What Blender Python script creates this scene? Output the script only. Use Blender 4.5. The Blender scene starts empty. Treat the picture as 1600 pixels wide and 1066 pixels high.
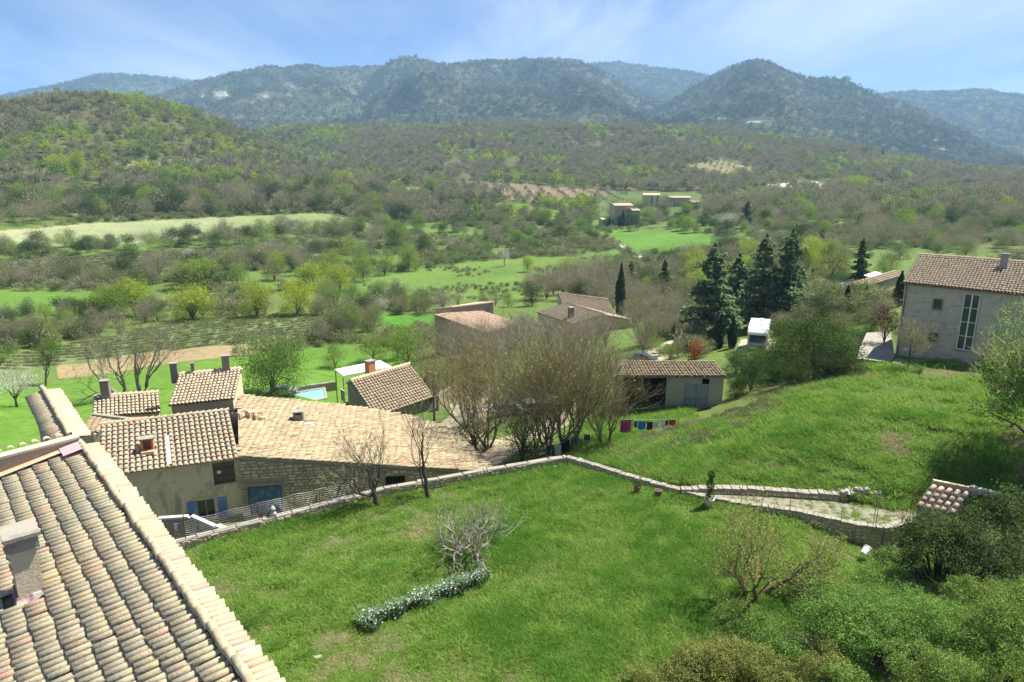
import bpy, math, random
import numpy as np
from mathutils import Vector, Matrix, Euler

rng = np.random.default_rng(7)
random.seed(7)
SC = bpy.context.scene
COL = SC.collection
CZ = 40.0            # camera height; valley floor is near z = 5
PITCH = math.radians(14.0)
FOC = 1066.0 / 1600.0   # focal length over image width

# ---------------------------------------------------------------- camera
cam_d = bpy.data.cameras.new('camera')
cam = bpy.data.objects.new('camera', cam_d); COL.objects.link(cam)
cam_d.sensor_width = 36.0; cam_d.lens = 36.0 * FOC
cam_d.clip_start = 0.3; cam_d.clip_end = 60000
cam.location = (0, 0, CZ); cam.rotation_euler = (math.pi / 2 - PITCH, 0, 0)
SC.camera = cam

# ---------------------------------------------------------------- light
SUN_AZ = math.radians(62)     # clockwise from +Y, sun ahead of the camera and to its right
SUN_EL = math.radians(60)
sd = bpy.data.lights.new('sun', 'SUN'); so = bpy.data.objects.new('sun', sd); COL.objects.link(so)
sd.energy = 4.8; sd.angle = math.radians(0.55); sd.color = (1.0, 0.95, 0.87)
sv = Vector((math.sin(SUN_AZ) * math.cos(SUN_EL), math.cos(SUN_AZ) * math.cos(SUN_EL), math.sin(SUN_EL)))
so.rotation_euler = sv.to_track_quat('Z', 'Y').to_euler(); so.location = (30, 30, 120)

def N(nt, typ, **kw):
    n = nt.nodes.new(typ)
    for k, v in kw.items():
        if k.startswith('i_'):
            key = k[2:]
            key = int(key) if key.isdigit() else key.replace('_', ' ')
            n.inputs[key].default_value = v
        else: setattr(n, k, v)
    return n
def L(nt, a, b): nt.links.new(a, b)
def ramp(nt, fac, stops, interp='LINEAR'):
    r = nt.nodes.new('ShaderNodeValToRGB'); cr = r.color_ramp; cr.interpolation = interp
    while len(cr.elements) < len(stops): cr.elements.new(0.5)
    for e, (p, c) in zip(cr.elements, stops):
        e.position = p; e.color = (*c, 1) if len(c) == 3 else c
    L(nt, fac, r.inputs[0]); return r.outputs[0]
def mixc(nt, fac, a, b, blend='MIX'):
    m = nt.nodes.new('ShaderNodeMix'); m.data_type = 'RGBA'; m.blend_type = blend
    for s, v in ((m.inputs[0], fac), (m.inputs[6], a), (m.inputs[7], b)):
        if isinstance(v, (int, float)): s.default_value = v
        elif isinstance(v, tuple): s.default_value = (*v, 1) if len(v) == 3 else v
        else: L(nt, v, s)
    return m.outputs[2]
def noise(nt, vec, scale, detail=4, rough=0.55, dist=0.0):
    n = N(nt, 'ShaderNodeTexNoise'); n.inputs['Scale'].default_value = scale
    n.inputs['Detail'].default_value = detail; n.inputs['Roughness'].default_value = rough
    n.inputs['Distortion'].default_value = dist
    if vec is not None: L(nt, vec, n.inputs['Vector'])
    return n.outputs[0]
def mapping(nt, vec, scale=(1, 1, 1), rot=(0, 0, 0), loc=(0, 0, 0)):
    m = N(nt, 'ShaderNodeMapping'); m.inputs['Scale'].default_value = scale
    m.inputs['Rotation'].default_value = rot; m.inputs['Location'].default_value = loc
    L(nt, vec, m.inputs['Vector']); return m.outputs[0]
def mth(nt, op, a, b=None, clamp=False):
    m = N(nt, 'ShaderNodeMath', operation=op, use_clamp=clamp)
    for k, v in enumerate((a, b)):
        if v is None: continue
        if isinstance(v, (int, float)): m.inputs[k].default_value = v
        else: L(nt, v, m.inputs[k])
    return m.outputs[0]

world = bpy.data.worlds.new('World'); SC.world = world; world.use_nodes = True
wt = world.node_tree; wt.nodes.clear()
sky = N(wt, 'ShaderNodeTexSky', sky_type='NISHITA', sun_disc=False, sun_elevation=SUN_EL,
        sun_rotation=SUN_AZ, altitude=500, air_density=1.0, dust_density=0.25, ozone_density=3.0)
tc = N(wt, 'ShaderNodeTexCoord')
sep = N(wt, 'ShaderNodeSeparateXYZ'); L(wt, tc.outputs['Generated'], sep.inputs[0])
zz = mth(wt, 'MAXIMUM', mth(wt, 'ADD', sep.outputs[2], 0.10), 0.03)
cx_ = N(wt, 'ShaderNodeCombineXYZ')
L(wt, mth(wt, 'DIVIDE', sep.outputs[0], zz), cx_.inputs[0]); L(wt, mth(wt, 'DIVIDE', sep.outputs[1], zz), cx_.inputs[1])
m1 = mapping(wt, cx_.outputs[0], scale=(0.55, 0.22, 1), rot=(0, 0, math.radians(-74)), loc=(1.3, 0.4, 0))
c1 = noise(wt, m1, 1.5, 9, 0.62, 0.5)
m2 = mapping(wt, cx_.outputs[0], scale=(0.20, 0.15, 1), rot=(0, 0, math.radians(-60)), loc=(3.1, 2.2, 0))
c2 = noise(wt, m2, 1.3, 3, 0.5, 0.3)
cl = mth(wt, 'MULTIPLY', ramp(wt, c1, [(0.38, (.10, .10, .10)), (0.64, (1, 1, 1))]), ramp(wt, c2, [(0.34, (.15, .15, .15)), (0.56, (1, 1, 1))]))
cl = mth(wt, 'MULTIPLY', cl, 0.72)
cl = mth(wt, 'MULTIPLY', cl, mth(wt, 'MULTIPLY', sep.outputs[2], 9.0, True))
# thin pale veil everywhere, deeper blue base
skc = mixc(wt, 1.0, sky.outputs[0], (0.225, 0.29, 0.44), 'MULTIPLY')
skc = mixc(wt, cl, skc, (3.7, 4.0, 4.5))
bg = N(wt, 'ShaderNodeBackground'); bg.inputs['Strength'].default_value = 0.095
L(wt, skc, bg.inputs[0]); wo = N(wt, 'ShaderNodeOutputWorld'); L(wt, bg.outputs[0], wo.inputs[0])

SC.view_settings.view_transform = 'Standard'; SC.view_settings.look = 'None'
SC.view_settings.exposure = 1.36; SC.view_settings.gamma = 1.0
SC.render.engine = 'CYCLES'
SC.cycles.max_bounces = 6; SC.cycles.diffuse_bounces = 3; SC.cycles.glossy_bounces = 2
SC.cycles.transmission_bounces = 4; SC.cycles.transparent_max_bounces = 8; SC.cycles.volume_bounces = 1
SC.cycles.use_adaptive_sampling = True; SC.cycles.adaptive_threshold = 0.012
SC.cycles.use_denoising = True; SC.cycles.denoising_prefilter = 'NONE'; SC.cycles.denoising_input_passes = 'RGB_ALBEDO_NORMAL'

# ---------------------------------------------------------------- geometry of the view
CP, SP = math.cos(PITCH), math.sin(PITCH)
def ray(u, v):
    x = (u - 800) / 1066.0; yd = (v - 533) / 1066.0
    return x, CP - yd * SP, -SP - yd * CP
def PZ(u, v, z):                      # the place at height z that lies on this sight line
    x, y, dz = ray(u, v); t = (z - CZ) / dz
    return Vector((x * t, y * t, z))
def PR(u, v, r):                      # the place at horizontal distance r
    x, y, dz = ray(u, v); t = r / math.hypot(x, y)
    return Vector((x * t, y * t, CZ + dz * t))
def UV(p):                            # world -> photograph pixels
    dep = p[1] * CP - (p[2] - CZ) * SP
    up = p[1] * SP + (p[2] - CZ) * CP
    return 800 + 1066 * p[0] / dep, 533 - 1066 * up / dep
def depth(p): return p[1] * CP - (p[2] - CZ) * SP

# ---------------------------------------------------------------- numpy noise
def _h(ix, iy, s):
    n = (ix * 374761393 + iy * 668265263 + s * 974634777) & 0xFFFFFFFF
    n = ((n ^ (n >> 13)) * 1274126177) & 0xFFFFFFFF
    n = n ^ (n >> 16)
    return (n & 0xFFFF) / 65535.0
def vnoise(x, y, s=0):
    x = np.asarray(x, float); y = np.asarray(y, float)
    ix = np.floor(x).astype(np.int64); iy = np.floor(y).astype(np.int64)
    fx = x - ix; fy = y - iy; fx = fx * fx * (3 - 2 * fx); fy = fy * fy * (3 - 2 * fy)
    a = _h(ix, iy, s); b = _h(ix + 1, iy, s); c = _h(ix, iy + 1, s); d = _h(ix + 1, iy + 1, s)
    return (a * (1 - fx) + b * fx) * (1 - fy) + (c * (1 - fx) + d * fx) * fy
def fbm(x, y, s=0, o=4, g=0.5):
    t = 0; a = 1; n = 0
    for k in range(o):
        t = t + a * (vnoise(x * 2 ** k, y * 2 ** k, s + k * 17) - 0.5) * 2; n += a; a *= g
    return t / n
def ridged(x, y, s=0, o=4, g=0.5):
    t = 0; a = 1; n = 0
    for k in range(o):
        t = t + a * (1 - np.abs(vnoise(x * 2 ** k, y * 2 ** k, s + k * 17) * 2 - 1)); n += a; a *= g
    return t / n

# ---------------------------------------------------------------- mesh and object helpers
def mk_mesh(name, V, F, mats=(), midx=None, smooth=False):
    V = np.asarray(V, np.float32).reshape(-1, 3)
    me = bpy.data.meshes.new(name)
    if isinstance(F, np.ndarray):
        k = F.shape[1]; tot = np.full(len(F), k, np.int32); flat = F.astype(np.int32).ravel()
    else:
        tot = np.array([len(f) for f in F], np.int32); flat = np.array([i for f in F for i in f], np.int32)
    me.vertices.add(len(V)); me.vertices.foreach_set('co', V.ravel())
    me.loops.add(len(flat)); me.loops.foreach_set('vertex_index', flat)
    st = np.zeros(len(tot), np.int32); st[1:] = np.cumsum(tot)[:-1]
    me.polygons.add(len(tot)); me.polygons.foreach_set('loop_start', st)
    if midx is not None: me.polygons.foreach_set('material_index', np.asarray(midx, np.int32))
    me.polygons.foreach_set('use_smooth', np.full(len(tot), bool(smooth)))
    for m in (mats if isinstance(mats, (list, tuple)) else [mats]): me.materials.append(m)
    me.update(calc_edges=True)
    return me
def obj(name, me, parent=None, loc=None, rot=None, scale=None, **props):
    o = bpy.data.objects.new(name, me); COL.objects.link(o)
    if parent is not None: o.parent = parent
    if loc is not None: o.location = loc
    if rot is not None: o.rotation_euler = rot
    if scale is not None: o.scale = scale if hasattr(scale, '__len__') else (scale,) * 3
    for k, v in props.items(): o[k] = v
    return o
def thing(name, label, cat, loc=(0, 0, 0), group=None, rot=None):
    o = bpy.data.objects.new(name, None); COL.objects.link(o); o.location = loc
    if rot is not None: o.rotation_euler = rot
    o.empty_display_size = 0.5
    o['label'] = label; o['category'] = cat
    if group: o['group'] = group
    return o
def tag(o, label, cat, group=None):
    o['label'] = label; o['category'] = cat
    if group: o['group'] = group
    return o

class MB:                              # collects faces of one mesh
    def __init__(s): s.V = []; s.F = []; s.M = []
    def poly(s, pts, m=0):
        b = len(s.V); s.V += [tuple(p) for p in pts]; s.F.append(tuple(range(b, b + len(pts)))); s.M.append(m)
    def hexa(s, p, m=0):               # p: 8 points, bottom ring then top ring
        b = len(s.V); s.V += [tuple(q) for q in p]
        for f in ((3, 2, 1, 0), (4, 5, 6, 7), (0, 1, 5, 4), (1, 2, 6, 5), (2, 3, 7, 6), (3, 0, 4, 7)):
            s.F.append(tuple(b + i for i in f)); s.M.append(m)
    def box(s, c, d, rz=0.0, m=0, taper=0.0):
        cx, cy, cz = c; a, b, h = d[0] / 2, d[1] / 2, d[2] / 2
        co, si = math.cos(rz), math.sin(rz); P = []
        for z, k in ((-h, 1), (h, 1 - taper)):
            for x, y in ((-a, -b), (a, -b), (a, b), (-a, b)):
                P.append((cx + (x * co - y * si) * k, cy + (x * si + y * co) * k, cz + z))
        s.hexa(P, m)
    def obox(s, o, ex, ey, ez, m=0):   # origin corner and three edge vectors
        o, ex, ey, ez = map(Vector, (o, ex, ey, ez))
        if ex.cross(ey).dot(ez) < 0: o, ex = o + ex, -ex
        s.hexa([o, o + ex, o + ex + ey, o + ey, o + ez, o + ex + ez, o + ex + ey + ez, o + ey + ez], m)
    def tube(s, pts, rads, n=6, m=0, cap=True):
        pts = [Vector(p) for p in pts]
        if not hasattr(rads, '__len__'): rads = [rads] * len(pts)
        b = len(s.V); up = Vector((0, 0, 1))
        for i, p in enumerate(pts):
            d = (pts[min(i + 1, len(pts) - 1)] - pts[max(i - 1, 0)])
            if d.length < 1e-6: d = Vector((0, 0, 1))
            d.normalize(); a = d.cross(up if abs(d.z) < 0.95 else Vector((1, 0, 0))); a.normalize(); c = d.cross(a)
            for k in range(n):
                t = 2 * math.pi * k / n
                s.V.append(tuple(p + (a * math.cos(t) + c * math.sin(t)) * rads[i]))
        for i in range(len(pts) - 1):
            for k in range(n):
                k2 = (k + 1) % n
                s.F.append((b + i * n + k2, b + i * n + k, b + (i + 1) * n + k, b + (i + 1) * n + k2)); s.M.append(m)
        if cap:
            s.F.append(tuple(b + k for k in range(n))); s.M.append(m)
            e = b + (len(pts) - 1) * n; s.F.append(tuple(e + k for k in reversed(range(n)))); s.M.append(m)
    def mesh(s, name, mats, smooth=False): return mk_mesh(name, s.V, s.F, mats, s.M, smooth)
    def build(s, name, mats, parent=None, smooth=False, **kw): return obj(name, s.mesh(name, mats, smooth), parent, **kw)

# ---------------------------------------------------------------- the lie of the land
# sight-line and distance (or height) of places seen on the ground
GP = []
def g_r(u, v, r): p = PR(u, v, r); GP.append((p.x, p.y, p.z))
def g_z(u, v, z): p = PZ(u, v, z); GP.append((p.x, p.y, p.z))
def g_w(x, y, z): GP.append((x, y, z))
# village slope
g_z(330, 832, 15.5); g_z(450, 812, 15.5); g_z(640, 775, 15.8); g_z(810, 720, 17.0); g_z(700, 690, 14.5)
g_z(930, 690, 17.2); g_z(980, 690, 17.4); g_z(1060, 642, 17.0); g_z(1000, 620, 16.2); g_z(900, 640, 14.5); g_z(940, 560, 12.2)
g_z(850, 600, 12.5); g_z(200, 660, 11.5); g_z(485, 618, 8.5); g_z(600, 650, 11.0); g_z(380, 610, 10.0)
g_z(1010, 590, 13.5); g_z(1150, 560, 16.5); g_z(1180, 537, 16.0); g_z(1090, 545, 14.5); g_z(1260, 585, 18.5)
# right lawn
g_z(1050, 700, 18.8); g_z(1000, 740, 18.6); g_z(1200, 700, 20.3); g_z(1100, 660, 18.2); g_z(1180, 640, 19.8); g_z(1250, 620, 21.0); g_z(1340, 582, 22.0)
g_z(1400, 600, 22.4); g_z(1500, 575, 22.6); g_z(1600, 700, 22.4); g_z(1600, 580, 22.8); g_z(1400, 740, 20.9)
g_z(1200, 760, 19.5); g_z(1340, 800, 19.6); g_z(1700, 800, 22)
g_r(1440, 540, 85); g_r(1340, 500, 100); g_r(1320, 470, 130); g_r(1260, 460, 160)
# near and under the garden
g_w(0, 22, 18.6); g_w(-14, 10, 17); g_w(-25, 20, 14.5); g_w(14, 18, 20); g_w(25, 28, 21); g_w(0, 5, 20); g_w(30, 5, 22); g_w(-40, 5, 15)
for u_, v_, z_, dn in ((262, 848, 15.6, 2), (430, 806, 15.6, 2), (600, 762, 15.9, 2), (760, 733, 16.6, 2), (860, 716, 17.3, 2), (1000, 747, 18.7, -1), (1105, 775, 18.9, -1), (1200, 798, 19.0, -1), (1300, 818, 19.1, -1), (1432, 812, 19.3, -1)):
    p_ = PZ(u_, v_, 20.0); q_ = Vector((p_.x, p_.y, 0)).normalized(); g_w(p_.x + q_.x * 2.0, p_.y + q_.y * 2.0, z_)
g_w(-22, 30, 15.3); g_w(-32, 35, 13.2)
# meadow and middle houses
g_z(0, 700, 11); g_z(100, 610, 8.0); g_z(0, 600, 8.0); g_z(300, 540, 6.0); g_r(250, 490, 191); g_r(100, 450, 245); g_r(0, 500, 190)
g_z(740, 520, 10.0); g_z(900, 505, 10.0); g_z(970, 497, 10.0); g_z(640, 540, 7.2); g_z(640, 500, 6.0); g_r(600, 450, 215); g_r(500, 500, 165)
g_r(400, 380, 335); g_r(250, 352, 400); g_r(0, 370, 370); g_r(500, 345, 420); g_r(100, 410, 300)
g_r(600, 400, 300); g_r(760, 420, 255); g_r(900, 400, 285); g_r(1000, 400, 290); g_r(1050, 375, 340); g_r(985, 352, 420); g_r(1080, 330, 470)
g_r(700, 330, 480); g_r(820, 325, 490); g_r(600, 360, 400); g_r(1150, 430, 215); g_r(1250, 400, 260); g_r(1350, 400, 270); g_r(1500, 400, 290)
g_r(1050, 450, 190); g_r(1650, 390, 300); g_r(1350, 330, 480); g_r(1550, 330, 480); g_r(1150, 330, 480)
# hillside left
g_r(0, 300, 520); g_r(250, 300, 525); g_r(500, 295, 540); g_r(0, 240, 650); g_r(200, 240, 660); g_r(350, 245, 690); g_r(430, 262, 720)
g_r(0, 165, 800); g_r(60, 157, 810); g_r(130, 155, 820); g_r(210, 160, 830); g_r(290, 180, 850); g_r(350, 200, 865); g_r(410, 222, 880); g_r(470, 250, 900)
g_r(-200, 165, 780); g_r(-200, 300, 500); g_r(-250, 450, 240); g_r(-200, 600, 110)
g_w(-800, 700, 75); g_w(-560, 900, 62); g_w(-400, 1000, 48)
# plateau beyond
g_r(560, 280, 700); g_r(800, 285, 650); g_r(1000, 290, 660); g_r(1160, 262, 850); g_r(900, 240, 950); g_r(600, 235, 960); g_r(1280, 262, 900)
g_r(420, 202, 1350); g_r(500, 200, 1350); g_r(700, 203, 1350); g_r(800, 200, 1350); g_r(900, 200, 1350); g_r(1000, 200, 1330); g_r(1100, 205, 1300); g_r(1180, 214, 1280)
g_r(1280, 228, 1250); g_r(1380, 247, 1200); g_r(1480, 267, 1150); g_r(1600, 275, 1150); g_r(1750, 285, 1150); g_r(1500, 300, 720); g_r(1700, 320, 600)
for u_, r_, z_ in ((0, 1700, 40), (400, 1750, 60), (800, 1750, 80), (1200, 1700, 60), (1600, 1600, 30)):
    x_, y_, _ = ray(u_, 267); h_ = math.hypot(x_, y_); g_w(x_ / h_ * r_, y_ / h_ * r_, z_)
GP = np.array(GP)
def _tc(x, y):
    r = np.sqrt(x * x + y * y) + 1e-6
    return np.stack([np.arctan2(x, y) * 1.6, np.log(np.maximum(r, 14.0))], -1)
_A = _tc(GP[:, 0], GP[:, 1])
def _phi(d2): return np.where(d2 > 1e-12, 0.5 * d2 * np.log(np.maximum(d2, 1e-12)), 0.0)
def _fit():
    n = len(GP); rr = np.hypot(GP[:, 0], GP[:, 1])
    d2 = ((_A[:, None] - _A[None]) ** 2).sum(-1); K = _phi(d2) + np.eye(n) * 2e-4
    Pm = np.concatenate([np.ones((n, 1)), _A], 1)
    M = np.zeros((n + 3, n + 3)); M[:n, :n] = K; M[:n, n:] = Pm; M[n:, :n] = Pm.T
    b = np.zeros(n + 3); b[:n] = (GP[:, 2] - CZ) / rr      # slope seen from the camera: smooth over all distances
    return np.linalg.solve(M, b)
_W = _fit()
AZ = np.radians(np.concatenate([np.linspace(-62, -41, 40)[:-1], np.linspace(-41, 41, 720), np.linspace(41, 62, 40)[1:]])); LR = np.linspace(math.log(9.0), math.log(1900.0), 560)
def _raw(x, y):
    q = _tc(x, y); out = np.empty(len(q))
    for s in range(0, len(q), 20000):
        qq = q[s:s + 20000]
        d2 = ((qq[:, None] - _A[None]) ** 2).sum(-1)
        out[s:s + 20000] = _phi(d2) @ _W[:len(GP)] + np.concatenate([np.ones((len(qq), 1)), qq], 1) @ _W[len(GP):]
    return CZ + out * np.sqrt(x * x + y * y)
_ga, _gl = np.radians(np.linspace(-62, 62, 180)), np.linspace(LR[0], LR[-1], 240)
_aa, _ll = np.meshgrid(np.clip(_ga, -0.80, 0.80), _gl)
_G = _raw((np.exp(_ll) * np.sin(_aa)).ravel(), (np.exp(_ll) * np.cos(_aa)).ravel()).reshape(240, 180)

# garden terrace outline (world xy), level z about 19.4
GW = 20.1                                        # top of the garden wall
wl = [PZ(262, 848, GW), PZ(430, 806, GW), PZ(600, 762, GW), PZ(760, 733, GW), PZ(885, 712, GW)]
wr = [PZ(885, 712, GW), PZ(1000, 747, GW - .1), PZ(1105, 775, GW - .25), PZ(1161, 785, GW - .3), PZ(1244, 796, GW - .3), PZ(1337, 817, GW - .3), PZ(1379, 823, GW - .3), PZ(1432, 810, GW - .3)]
GARD = [tuple(p.xy) for p in wl] + [tuple(p.xy) for p in wr[1:]] + [(24, 26), (24, 8), (-6, 8), (-8.5, 19)]
def in_poly(x, y, poly):
    x = np.asarray(x, float); y = np.asarray(y, float)
    c = np.zeros(x.shape, bool); n = len(poly)
    for i in range(n):
        x1, y1 = poly[i][:2]; x2, y2 = poly[(i + 1) % n][:2]
        if y1 == y2: continue
        c ^= ((y1 > y) != (y2 > y)) & (x < (x2 - x1) * (y - y1) / (y2 - y1) + x1)
    return c
def pdist(x, y, poly):
    d = np.full(np.shape(x), 1e9); n = len(poly)
    for i in range(n):
        ax, ay = poly[i][:2]; bx, by = poly[(i + 1) % n][:2]; ex, ey = bx - ax, by - ay
        t = np.clip(((x - ax) * ex + (y - ay) * ey) / (ex * ex + ey * ey + 1e-9), 0, 1)
        d = np.minimum(d, np.hypot(x - ax - t * ex, y - ay - t * ey))
    return d
_dip = PZ(1375, 850, 19.0)
def garden_z(x, y):
    return 19.35 - .95 * np.exp(-((x - _dip.x) ** 2 + (y - _dip.y) ** 2) / 16.0) + 0.012 * (np.hypot(x, y) - 45) * -1 + 0.10 * fbm(x * .18, y * .18, 5, 3) + 0.03 * fbm(x * .9, y * .9, 9, 2)
def ground_z(x, y):
    x = np.asarray(x, float); y = np.asarray(y, float)
    r = np.hypot(x, y); a = np.arctan2(x, y)
    fa = np.clip((a - _ga[0]) / (_ga[1] - _ga[0]), 0, 178.999); fl = np.clip((np.log(np.maximum(r, 1)) - _gl[0]) / (_gl[1] - _gl[0]), 0, 238.999)
    ia = fa.astype(int); il = fl.astype(int); ta = fa - ia; tl = fl - il
    g = (_G[il, ia] * (1 - ta) + _G[il, ia + 1] * ta) * (1 - tl) + (_G[il + 1, ia] * (1 - ta) + _G[il + 1, ia + 1] * ta) * tl
    am = np.clip(r / 300, 0.0, 1.6)
    g = g + 0.9 * am * fbm(x / 38, y / 38, 3, 4) + 5.5 * np.clip((r - 480) / 300, 0, 1) * fbm(x / 120, y / 120, 11, 3)
    g = g + 0.06 * fbm(x / 1.7, y / 1.7, 21, 3)
    if g.ndim == 0:
        ins = bool(in_poly(x, y, GARD)); return float(min(g, 18.2)) if ins else float(g)
    ins = in_poly(x, y, GARD)
    return np.where(ins, np.minimum(g, 18.2), g)
def hit(u, v, rmin=16):
    x, y, dz = ray(u, v); h = math.hypot(x, y); rs = np.exp(np.linspace(math.log(rmin), math.log(1880), 700))
    g = ground_z(x / h * rs, y / h * rs); zr = CZ + dz / h * rs
    b = np.nonzero(zr < g)[0]; i = b[0] if len(b) else len(rs) - 1
    i0 = max(i - 1, 0); d0 = zr[i0] - g[i0]; d1 = zr[i] - g[i]
    t = d0 / (d0 - d1) if d0 != d1 and len(b) and i > 0 else 0
    r = rs[i0] + (rs[i] - rs[i0]) * t; X, Y = x / h * r, y / h * r
    return Vector((X, Y, float(ground_z(X, Y))))
def wpoly(pts): return [tuple(hit(u, v).xy) for u, v in pts]
# ================================================================ materials
def mat(name, base=None):
    m = bpy.data.materials.new(name); m.use_nodes = True; nt = m.node_tree; nt.nodes.clear()
    out = N(nt, 'ShaderNodeOutputMaterial'); return m, nt, out
def principled(nt, out, col, rough=0.85, spec=0.25, metal=0.0, bump=None, bstr=0.3, bdist=0.02):
    p = N(nt, 'ShaderNodeBsdfPrincipled')
    if isinstance(col, tuple): p.inputs['Base Color'].default_value = (*col, 1)
    else: L(nt, col, p.inputs['Base Color'])
    if isinstance(rough, (int, float)): p.inputs['Roughness'].default_value = rough
    else: L(nt, rough, p.inputs['Roughness'])
    p.inputs['Specular IOR Level'].default_value = spec; p.inputs['Metallic'].default_value = metal
    if bump is not None:
        b = N(nt, 'ShaderNodeBump'); b.inputs['Strength'].default_value = bstr; b.inputs['Distance'].default_value = bdist
        L(nt, bump, b.inputs['Height']); L(nt, b.outputs[0], p.inputs['Normal'])
    L(nt, p.outputs[0], out.inputs[0]); return p
def objco(nt): return N(nt, 'ShaderNodeTexCoord').outputs['Object']
def geoco(nt): return N(nt, 'ShaderNodeNewGeometry').outputs['Position']

def plain(name, col, rough=0.8, var=0.12, scale=3.0, spec=0.25, metal=0.0, bstr=0.2):
    m, nt, out = mat(name); p = geoco(nt); n = noise(nt, p, scale, 5, .6)
    c = mixc(nt, n, tuple(x * (1 - var * 1.6) for x in col), tuple(min(1, x * (1 + var * 1.6)) for x in col))
    principled(nt, out, c, rough, spec, metal, noise(nt, p, scale * 5, 4), bstr, 0.01); return m

def rnd_value(nt):
    oi = N(nt, 'ShaderNodeObjectInfo'); g = N(nt, 'ShaderNodeNewGeometry')
    return mth(nt, 'FRACT', mth(nt, 'ADD', oi.outputs['Random'], g.outputs['Random Per Island']))

def leaf_mat(name, stops, trans=0.45, var=0.35, rough=0.7):
    """stops: colour ramp driven by a per-plant random number; leaves vary one by one around it."""
    m, nt, out = mat(name)
    oi = N(nt, 'ShaderNodeObjectInfo'); g = N(nt, 'ShaderNodeNewGeometry')
    at = N(nt, 'ShaderNodeAttribute', attribute_name='tint', attribute_type='INSTANCER')
    f = mth(nt, 'FRACT', mth(nt, 'ADD', oi.outputs['Random'], at.outputs['Fac']))
    c = ramp(nt, f, stops)
    lv = mth(nt, 'ADD', mth(nt, 'MULTIPLY', g.outputs['Random Per Island'], 2 * var), 1 - var)
    hsv = N(nt, 'ShaderNodeHueSaturation'); L(nt, lv, hsv.inputs['Value']); L(nt, c, hsv.inputs['Color'])
    hu = mth(nt, 'ADD', mth(nt, 'MULTIPLY', g.outputs['Random Per Island'], 0.03), 0.487); L(nt, hu, hsv.inputs['Hue'])
    d = N(nt, 'ShaderNodeBsdfDiffuse'); t = N(nt, 'ShaderNodeBsdfTranslucent')
    L(nt, hsv.outputs[0], d.inputs[0]); L(nt, hsv.outputs[0], t.inputs[0])
    mx = N(nt, 'ShaderNodeMixShader'); mx.inputs[0].default_value = trans
    L(nt, d.outputs[0], mx.inputs[1]); L(nt, t.outputs[0], mx.inputs[2])
    if rough < 0.6:
        gl = N(nt, 'ShaderNodeBsdfGlossy'); gl.inputs['Roughness'].default_value = 0.55; L(nt, hsv.outputs[0], gl.inputs[0])
        m2 = N(nt, 'ShaderNodeMixShader'); m2.inputs[0].default_value = 0.07; L(nt, mx.outputs[0], m2.inputs[1]); L(nt, gl.outputs[0], m2.inputs[2]); mx = m2
    L(nt, mx.outputs[0], out.inputs[0]); return m

M = {}
M['leaf_spring'] = leaf_mat('spring_leaves', [(0, (.20, .31, .035)), (.35, (.26, .35, .045)), (.65, (.16, .26, .04)), (1, (.21, .29, .05))], .5)
M['leaf_yellow'] = leaf_mat('yellow_green_leaves', [(0, (.37, .43, .04)), (1, (.29, .38, .045))], .5)
M['leaf_green'] = leaf_mat('fresh_leaves', [(0, (.11, .20, .035)), (1, (.14, .235, .04))], .5)
M['leaf_mid'] = leaf_mat('dull_leaves', [(0, (.15, .19, .06)), (.5, (.19, .21, .08)), (1, (.11, .16, .05))], .35)
M['leaf_dark'] = leaf_mat('evergreen_leaves', [(0, (.060, .095, .024)), (.5, (.085, .125, .033)), (1, (.07, .10, .038))], .3, .4, .5)
M['leaf_olive'] = leaf_mat('olive_green_leaves', [(0, (.17, .19, .05)), (1, (.20, .215, .06))], .35, .4, .5)
M['leaf_bush'] = leaf_mat('bush_leaves', [(0, (.13, .235, .05)), (1, (.165, .27, .06))], .4, .4, .5)
M['leaf_cypress'] = leaf_mat('cypress_leaves', [(0, (.03, .055, .018)), (1, (.042, .068, .025))], .15, .4)
M['leaf_conifer'] = leaf_mat('conifer_needles', [(0, (.16, .23, .11)), (1, (.20, .26, .13))], .45, .4)
M['leaf_red'] = leaf_mat('red_leaves', [(0, (.30, .065, .02)), (1, (.36, .08, .03))], .3, .4)
M['leaf_purple'] = leaf_mat('purple_leaves', [(0, (.085, .02, .028)), (1, (.11, .025, .03))], .35, .4)
M['leaf_grey'] = leaf_mat('grey_green_leaves', [(0, (.11, .13, .085)), (1, (.15, .17, .11))], .25, .3)
M['blossom'] = leaf_mat('white_blossom', [(0, (.68, .66, .62)), (1, (.74, .72, .70))], .35, .15)
M['twig'] = leaf_mat('grey_twigs', [(0, (.27, .255, .15)), (.5, (.31, .285, .18)), (1, (.235, .235, .135))], .28, .35)
M['twig_red'] = leaf_mat('reddish_twigs', [(0, (.30, .255, .18)), (1, (.26, .225, .155))], .28, .35)
M['twig_green'] = leaf_mat('lichened_twigs', [(0, (.20, .175, .06)), (1, (.18, .16, .08))], .2, .35)
M['twig_fig'] = leaf_mat('fig_twigs', [(0, (.30, .27, .22)), (1, (.26, .235, .185))], .1, .3)
M['leaf_green2'] = leaf_mat('yellow_tipped_leaves', [(0, (.17, .25, .055)), (1, (.20, .28, .065))], .4, .45, .5)
M['leaf_tip'] = leaf_mat('opening_leaves', [(0, (.24, .29, .07)), (1, (.28, .31, .09))], .45, .3)
M['leaf_lime'] = leaf_mat('lime_leaves', [(0, (.17, .28, .05)), (1, (.20, .31, .06))], .55, .4)
M['leaf_mtn'] = leaf_mat('mountain_leaves', [(0, (.08, .10, .05)), (1, (.12, .13, .07))], .3, .25)
M['leaf_bank'] = leaf_mat('bank_leaves', [(0, (.060, .115, .028)), (1, (.080, .14, .035))], .3, .45)
M['bark_fig'] = plain('fig_bark', (.27, .245, .20), .9, .25, 9, bstr=.5)
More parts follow.
